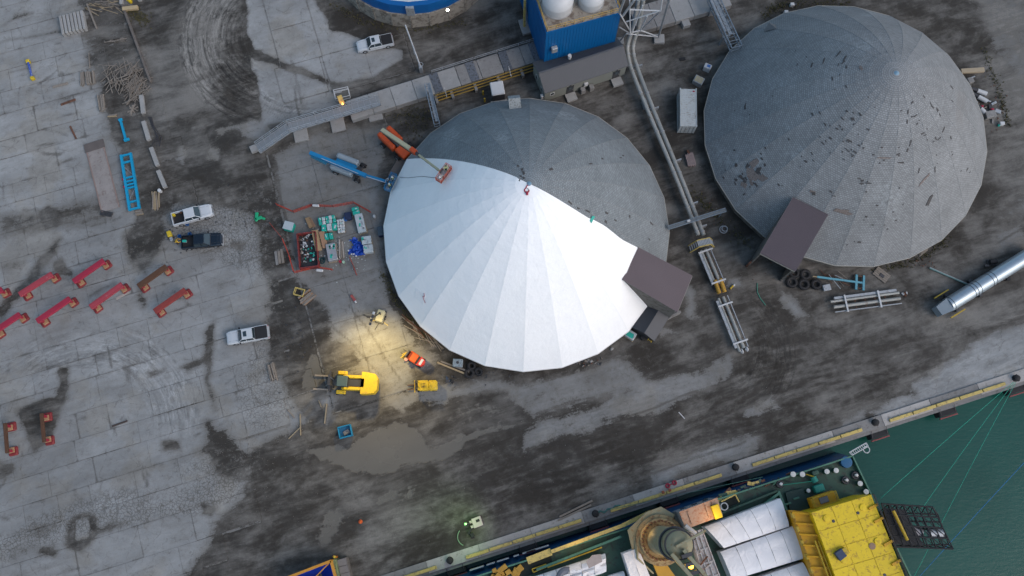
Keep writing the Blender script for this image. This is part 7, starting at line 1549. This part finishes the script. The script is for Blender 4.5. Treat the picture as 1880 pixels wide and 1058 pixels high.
t = thing('rubble_heap','small dark rubble heap at the bottom foot of the half white dome','rubble',P(1078,667,.05))
for k in range(26): MB().bbox((r5.gauss(0,1.0),r5.gauss(0,.35),r5.uniform(.05,.25)),(r5.uniform(.1,.4),r5.uniform(.1,.35),.2),.03,r5.uniform(0,3)).build('stone',r5.choice((M_RUST,M_CONC2,M_TIMB,M_STEELD)),t)
for x,y,l in ((1123,641,'lone pale stone on the mud near the wrapped pack'),(1085,664,'white stone beside the dark rubble heap')): o = MB().bbox((0,0,.15),(.45,.35,.3),.1).build('stone',M_CONC,None); tag(o,l,'stone',None,P(x,y,.03),rnd.random())
t = thing('black_tent_shed','black gabled shed tucked below the right hand portal','shed',P(1193,594,.05),R(-33)+R(90))
LX2, LY2 = 4.6, 3.6; a = P(1193,594,1.8); 
MB().box((0,0,.95),(LX2-.2,LY2-.2,1.9)).build('wall',M_STEELD,t)
for s, m_ in ((1,mat('shed_roof_shaded',(.03,.035,.045),.6,0,.15,1)),(-1,mat('shed_roof_lit',(.07,.072,.08),.6,0,.15,1))): MB().add([(-LX2/2,0,2.7),(LX2/2,0,2.7),(LX2/2,s*LY2/2,1.85),(-LX2/2,s*LY2/2,1.85),(-LX2/2,0,2.6),(LX2/2,0,2.6),(LX2/2,s*LY2/2,1.75),(-LX2/2,s*LY2/2,1.75)],[(0,1,2,3),(7,6,5,4),(0,4,5,1),(1,5,6,2),(2,6,7,3),(3,7,4,0)]).build('roof',m_,t)  # one roof: sunward slope coloured lighter, far slope darker, as light would fall
t = thing('ladder','yellow ladder leaning along the outer side of the black shed','ladder',*(lambda s_:(Vector((s_[0].x,s_[0].y,1.0)),s_[1]))(seg(1192,627,1216,590,1.0)))
L = seg(1192,627,1216,590,1.0)[2]
for s in (-1,1): MB().bar((-L/2,s*.28,0),(L/2,s*.28,0),.08,.12).build('rail',M_YEL,t)
for k in range(12): MB().bar((-L/2+L*(k+.5)/12,-.28,0),(-L/2+L*(k+.5)/12,.28,0),.06,.06).build('rung',M_YEL,t)
bales('green and white wrapped pack at the lower right foot of the half white dome',1157,617,R(-33),1,1,1.5,1.2,.7,(M_PW,)); t = MB().bbox((0,0,0),(1.0,.7,.08),.02).build('green_label_sheet',M_TEAL,None); tag(t,'green sheet lying on the wrapped pack by the half white dome','sheet',None,P(1157,615,.95),R(-33))
t = thing('black_barrel','small black barrel left of the yellow ladder','barrel',P(1179,622,.05)); MB().lathe([(.28,0),(.32,.35),(.28,.75),(.01,.77)],n=16).build('body',M_BLACK,t)
# ---- items around the bare dome
t = thing('drawbar','light blue steel drawbar frame lying right of the tyre heap','frame',*(lambda s_:(Vector((s_[0].x,s_[0].y,.05)),s_[1]))(seg(1492,508,1586,520,.4))); L = seg(1492,508,1586,520,.4)[2]
M_LBL = mat('light_blue_steel',(.10,.30,.38),.55,0,.3,1.5,.25,(.1,.12,.12)); MB().bar((-L/2+.6,0,.45),(L/2,0,.35),.26,.24).build('bar',M_LBL,t); MB().bar((-L/2,0,.45),(-L/2+.7,0,.45),.14,.14).build('tongue',M_TIMBP,t)
for x in (L/2-1.1,L/2-.05): MB().bar((x,-1.1,.35),(x,1.1,.35),.3,.3).build('cross_beam',M_LBL,t)
for y in (-.85,.95): MB().bar((L/2-1.1,y,.3),(L/2,y,.3),.16,.16).build('cross_beam',M_RUST,t)
t = thing('scrap_steel','loose rods and a small cart behind the light blue drawbar','scrap',P(1530,512,.05))
for k in range(9): a = r5.gauss(-.9,.5); d = Vector((math.cos(a),math.sin(a),0))*r5.uniform(.6,1.4); q = Vector((r5.uniform(-1.5,1.5),r5.uniform(-.6,.6),.1+k*.04)); MB().tube(q-d,q+d,.05,6).build('rod',r5.choice((M_RUST,M_STEEL,M_TIMB)),t)
MB().bbox((-1.2,-1.4,.3),(1.1,.9,.4),.05,.2).build('cart',M_STEEL,t)
t = thing('old_pallet','worn brown hatch lying at the lower foot of the bare grey dome','hatch',P(1618,505,.05),R(-40)); 
for k in range(5): MB().bbox((0,-.6+k*.3,.1),(2.2,.27,.1),.01).build('plank',M_TIMB,t)
MB().bbox((.1,-.1,.18),(.7,.5,.12),.05).build('lump',M_STEELD,t)
t = thing('rag_bundle','pale rag bundle at the right end of the long pipe rack','rags',P(1659,541,.05))
for k in range(8): MB().bbox((r5.uniform(-.4,.4),r5.uniform(-.4,.4),.15),(r5.uniform(.2,.5),.2,.2),.05,r5.uniform(0,3)).build('rag',r5.choice((M_WHITE,M_RUST,M_STEEL)),t)
pile('pallet with grey planks against the lower right foot of the bare dome',1693,461,.9,1.7,R(-55),4,M_TIMB,.2)
t = thing('tarped_bundle','pinkish wrapped bundle between the pipeline and the bare grey dome','bundle',P(1267,296,.05),R(12))
for k in range(7): MB().bbox((-.55+k*.18,r5.uniform(-.1,.1),.3),(.15,2.2-r5.random()*.4,.5),.03).build('batten',mat('pinkish_batten',(.27,.21,.20),.8,0,.3,3),t)
MB().bar((0,1.0,.5),(-.05,1.6,.3),.3,.3).build('wrap',M_RUST,t)
o = MB().bbox((0,0,.2),(3.6,.75,.4),.04).build('timber_baulk',mat('tan_baulk',(.33,.27,.19),.8,0,.2,2),None); tag(o,'long tan timber baulk at the upper right foot of the bare grey dome','timber',None,P(1784,131,.05),R(4))
for k,(a,b,l) in enumerate((((1783,163),(1811,173),'upper white gas cylinder beside the bare grey dome'),((1785,172),(1812,187),'middle white gas cylinder beside the bare grey dome'),((1795,195),(1808,208),'lower grey white gas cylinder beside the bare grey dome'))):
    mid, ang, L = seg(*a,*b,.4); t = thing('gas_cylinder',l,'cylinder',(mid.x,mid.y,.05),ang,'cylinders beside the bare dome'); MB().tube((-L*.1,0,.4),(L/2,0,.4),.34,14).build('tank',M_WHITE,t); MB().tube((-L/2,0,.4),(-L*.1,0,.4),.27,12).build('neck',M_STEELD,t)
clutter('scrap_machine','small grey machine parts with red caps right of the cylinders','machine',1815,213,.05,[('box',MB().bbox((0,0,.4),(1.6,1.1,.7),.05,.2),M_CONC2),('red_cap',MB().bbox((.5,.9,.3),(.5,.4,.4),.08),M_RED),('red_cap',MB().bbox((-1.0,1.4,.3),(.45,.4,.4),.08),M_RED),('panel',MB().bbox((1.3,.6,.3),(.9,.6,.3),.04,-.4),M_STEEL)])
clutter('white_box','small white box standing alone right of the machine parts','box',1837,229,.05,[('body',MB().bbox((0,0,.3),(.7,.5,.6),.05),M_WHITE),('strap',MB().bbox((-.4,-.2,.2),(.3,.3,.3),.04),M_TEAL)])
clutter('grey_box','pale box at the dome edge above the cylinders','box',1778,151,.05,[('body',MB().bbox((0,0,.4),(.9,.9,.8),.06,.3),M_CONC2),('pipe',MB().tube((-.2,.3,.6),(.6,.5,.9),.1,8),M_STEEL)])
for x,y,l in ((1442,25,'small white and dark box at the top left edge of the bare dome'),(1453,11,'tiny white box above the top edge of the bare dome')): clutter('small_box',l,'box',x,y,.05,[('body',MB().bbox((0,0,.3),(.6,.5,.6),.05),M_WHITE),('base',MB().bbox((.5,.1,.2),(.5,.4,.3),.04),M_STEELD)])
clutter('duct_motor','dark motor beside the upper side of the silver duct','motor',1820,483,.05,[('body',MB().tube((-.5,0,.5),(.5,.1,.5),.35,12),M_BLACK),('base',MB().bbox((0,0,.12),(1.3,.9,.24),.03),M_STEELD),('guard',MB().box((-.9,-.5,.3),(.6,.3,.3)),M_STEELD)])
clutter('duct_motor','small dark motor beside the lower side of the silver duct','motor',1848,513,.05,[('body',MB().bbox((0,0,.3),(.6,.5,.6),.05),M_BLACK),('pipe',MB().tube((.2,0,.3),(-.8,-.1,.3),.08,6),M_RUST)])
clutter('hose_coil','pale coil of hose between the stair bridge and the bare dome','hose',1328,422,.05,[('coil',MB().torus((0,0,.1),.55,.07,18,6).torus((.15,.1,.2),.4,.07,18,6),M_STEEL)])
o = MB().path([(0,0,.03),(-.3,-1.3,.03),(-.1,-2.3,.03),(.4,-3.4,.03)],.07,6).build('green_strap',mat('strap_green',(.05,.2,.14),.6),None); tag(o,'green strap lying on the dark mud right of the pipe rack','strap',None,P(1390,520,.03),R(10))
clutter('orange_marker','small orange and white marker right of the yellow pipe sleeves','marker',1343,528,.05,[('body',MB().bbox((0,0,.15),(.7,.25,.25),.04,.8),M_YEL),('tip',MB().bbox((.35,.3,.15),(.3,.25,.25),.04,.8),M_WHITE)])
# ---- blue hopper and boxes at the bottom edge
hp = thing('hopper','large hopper with orange frame and blue sloped inside at the bottom edge','hopper',P(585,1062,3.0)); hp.location.z = .05; hp.rotation_euler = (0,0,R(15)); f = loc_of(hp)
q = [f(525,1062,3.4),f(608,1030,3.4),f(620,1075,3.4),f(530,1110,3.4)]; M_ORF = mat('orange_frame',(.72,.33,.04),.5,0,.15,1,.15,(.3,.15,.03)); cen_ = sum(q,Vector())/4
for i in range(4): MB().bar(q[i],q[(i+1)%4],.35,.35).build('frame_beam',M_ORF,hp); MB().tube(Vector((q[i].x,q[i].y,0)),q[i],.15,8).build('leg',M_ORF,hp)
low = [cen_.lerp(p,.35)+Vector((0,0,-2.2)) for p in q]
for i in range(4): j_ = (i+1)%4; MB().add([q[i]-Vector((0,0,.15)),q[j_]-Vector((0,0,.15)),low[j_],low[i]],[(0,1,2,3)]).build('chute_side',mat('hopper_blue',(.005,.03,.30),.5,0,.2,1),hp)
for a,b in ((0,2),(1,3)): MB().bar(q[a]+Vector((0,0,-.1)),q[b]+Vector((0,0,-.1)),.12,.15).build('brace',M_ORF if a else M_STEEL,hp)
o = MB().bbox((0,0,1.3),(.8,3.6,2.6),.08).build('control_cabinet',mat('olive',(.16,.20,.09),.6,0,.4,1.5,.4),None); tag(o,'narrow olive cabinet between the hopper and the grey boxes','cabinet',None,P(619,1052,1.3)-Vector((0,0,1.25)),R(15))
for k in range(3): t = thing('steel_box',('uppermost','middle','lowest')[k]+' dark grey steel box right of the olive cabinet at the bottom edge','box',P(630+k*3.2,1032+k*13,.9)-Vector((0,0,.85)),R(15),'grey boxes by the hopper'); MB().bbox((0,0,.8),(1.3,.98,1.6),.05).build('body',mat('grey_brown_box',(.13,.115,.11),.7,0,.3,1.5,.3),t); MB().box((0,0,1.63),(1.15,.85,.05)).build('lid',mat('grey_brown_lid',(.17,.155,.15),.7,0,.3,1.5),t)
# ---- weeds round the domes: small leaf tufts nobody could count
def weeds(name, label, areas, n, seed, cols):
    r_ = random.Random(seed); mb = MB()
    for k in range(n):
        ax = r_.choice(areas); t_ = r_.random(); i = int(t_*(len(ax)-1)); s_ = t_*(len(ax)-1)-i; x = ax[i][0]+(ax[i+1][0]-ax[i][0])*s_+r_.gauss(0,ax[0][2]); y = ax[i][1]+(ax[i+1][1]-ax[i][1])*s_+r_.gauss(0,ax[0][2])
        q = P(x,y,0); h = r_.uniform(.06,.3)
        for j_ in range(4): a = r_.uniform(0,6.28); d = Vector((math.cos(a),math.sin(a),0))*h*.7; w = Vector((-d.y,d.x,0))*.3; mb.add([q-w,q+w,q+d+Vector((0,0,h))],[(0,1,2)])
    o = mb.build(name, cols, None, kind='stuff'); tag(o,label,'weeds')
weeds('weeds','brown and dull green weeds growing round the feet of the domes and tank',[[(720,215,12),(780,205,12),(760,235,12)],[(1270,350,5),(1310,395,5),(1380,455,5)],[(1600,500,4),(1680,480,4),(1740,440,4)],[(1805,90,4),(1835,170,4),(1850,230,4)],[(610,5,5),(660,40,5),(760,55,5),(860,40,5)],[(1400,30,5),(1440,8,5),(1560,5,5)],[(235,20,6),(270,40,8)],[(700,500,3),(730,560,3),(790,630,3)]],2600,3,mat('weed',(.075,.07,.03),.9,0,.6,1.5))
# pebbles and crumbs scattered over the mud
r_ = random.Random(12); mb = MB()
for k in range(1500):
    x = r_.uniform(240,1500); y = r_.uniform(220,1010); 
    if r_.random() < .4: x = r_.gauss(440,60); y = r_.gauss(790,60)
    q = P(x,y,0)
    if uv(q)[1] < 3: continue
    s_ = r_.uniform(.025,.075); mb.add([q+Vector((s_,0,0)),q+Vector((-s_*.5,s_,0)),q+Vector((-s_*.5,-s_,0)),q+Vector((0,0,s_+.05))],[(0,1,3),(1,2,3),(2,0,3)])
o = mb.build('gravel', mat('pale_gravel',(.2,.19,.18),.9,0,.4,1), None, kind='stuff'); tag(o,'scattered pale stone crumbs on the mud','gravel')
# ---- small litter of the work site, too small to pick apart
r_ = random.Random(44); cols_ = (M_WHITE, M_TIMB, M_STEELD, M_RUST, M_PW)
for ci, (nm, lab, areas, n) in enumerate((('litter','paper and foil scraps littered round the storage corner',[(600,440,45,35),(640,470,30,25)],110),('litter','small dark offcuts and scraps littered over the muddy yard',[(440,400,60,60),(540,620,30,90),(330,430,40,30),(900,690,90,12)],260),('litter','dark and rusty scraps strewn at the feet of the domes',[(1310,390,25,30),(1430,500,40,20),(730,330,15,60),(1690,480,40,12),(1830,200,15,40)],150))):
    mb = MB()
    for k in range(n):
        a = r_.choice(areas); q = P(r_.gauss(a[0],a[2]*.6),r_.gauss(a[1],a[3]*.6),.05); s_ = r_.uniform(.05,.22); mb.box(q+Vector((0,0,.03)),(s_,s_*r_.uniform(.3,1),.05),r_.uniform(0,3))
    o = mb.build(nm,(M_PW,M_STEELD,M_RUST)[ci],None,kind='stuff'); tag(o,lab,'litter')
t = thing('scrap','loose grey scrap and boards between the cylinders and the machine parts','scrap',P(1800,205,.05))
for k in range(14): MB().bbox((r5.gauss(0,1.0),r5.gauss(0,1.4),.12),(r5.uniform(.2,1.1),r5.uniform(.1,.5),.15),.02,r5.uniform(0,3)).build('scrap_piece',r5.choice((M_STEEL,M_TIMB,M_STEELD,M_WHITE,M_CONC2)),t)
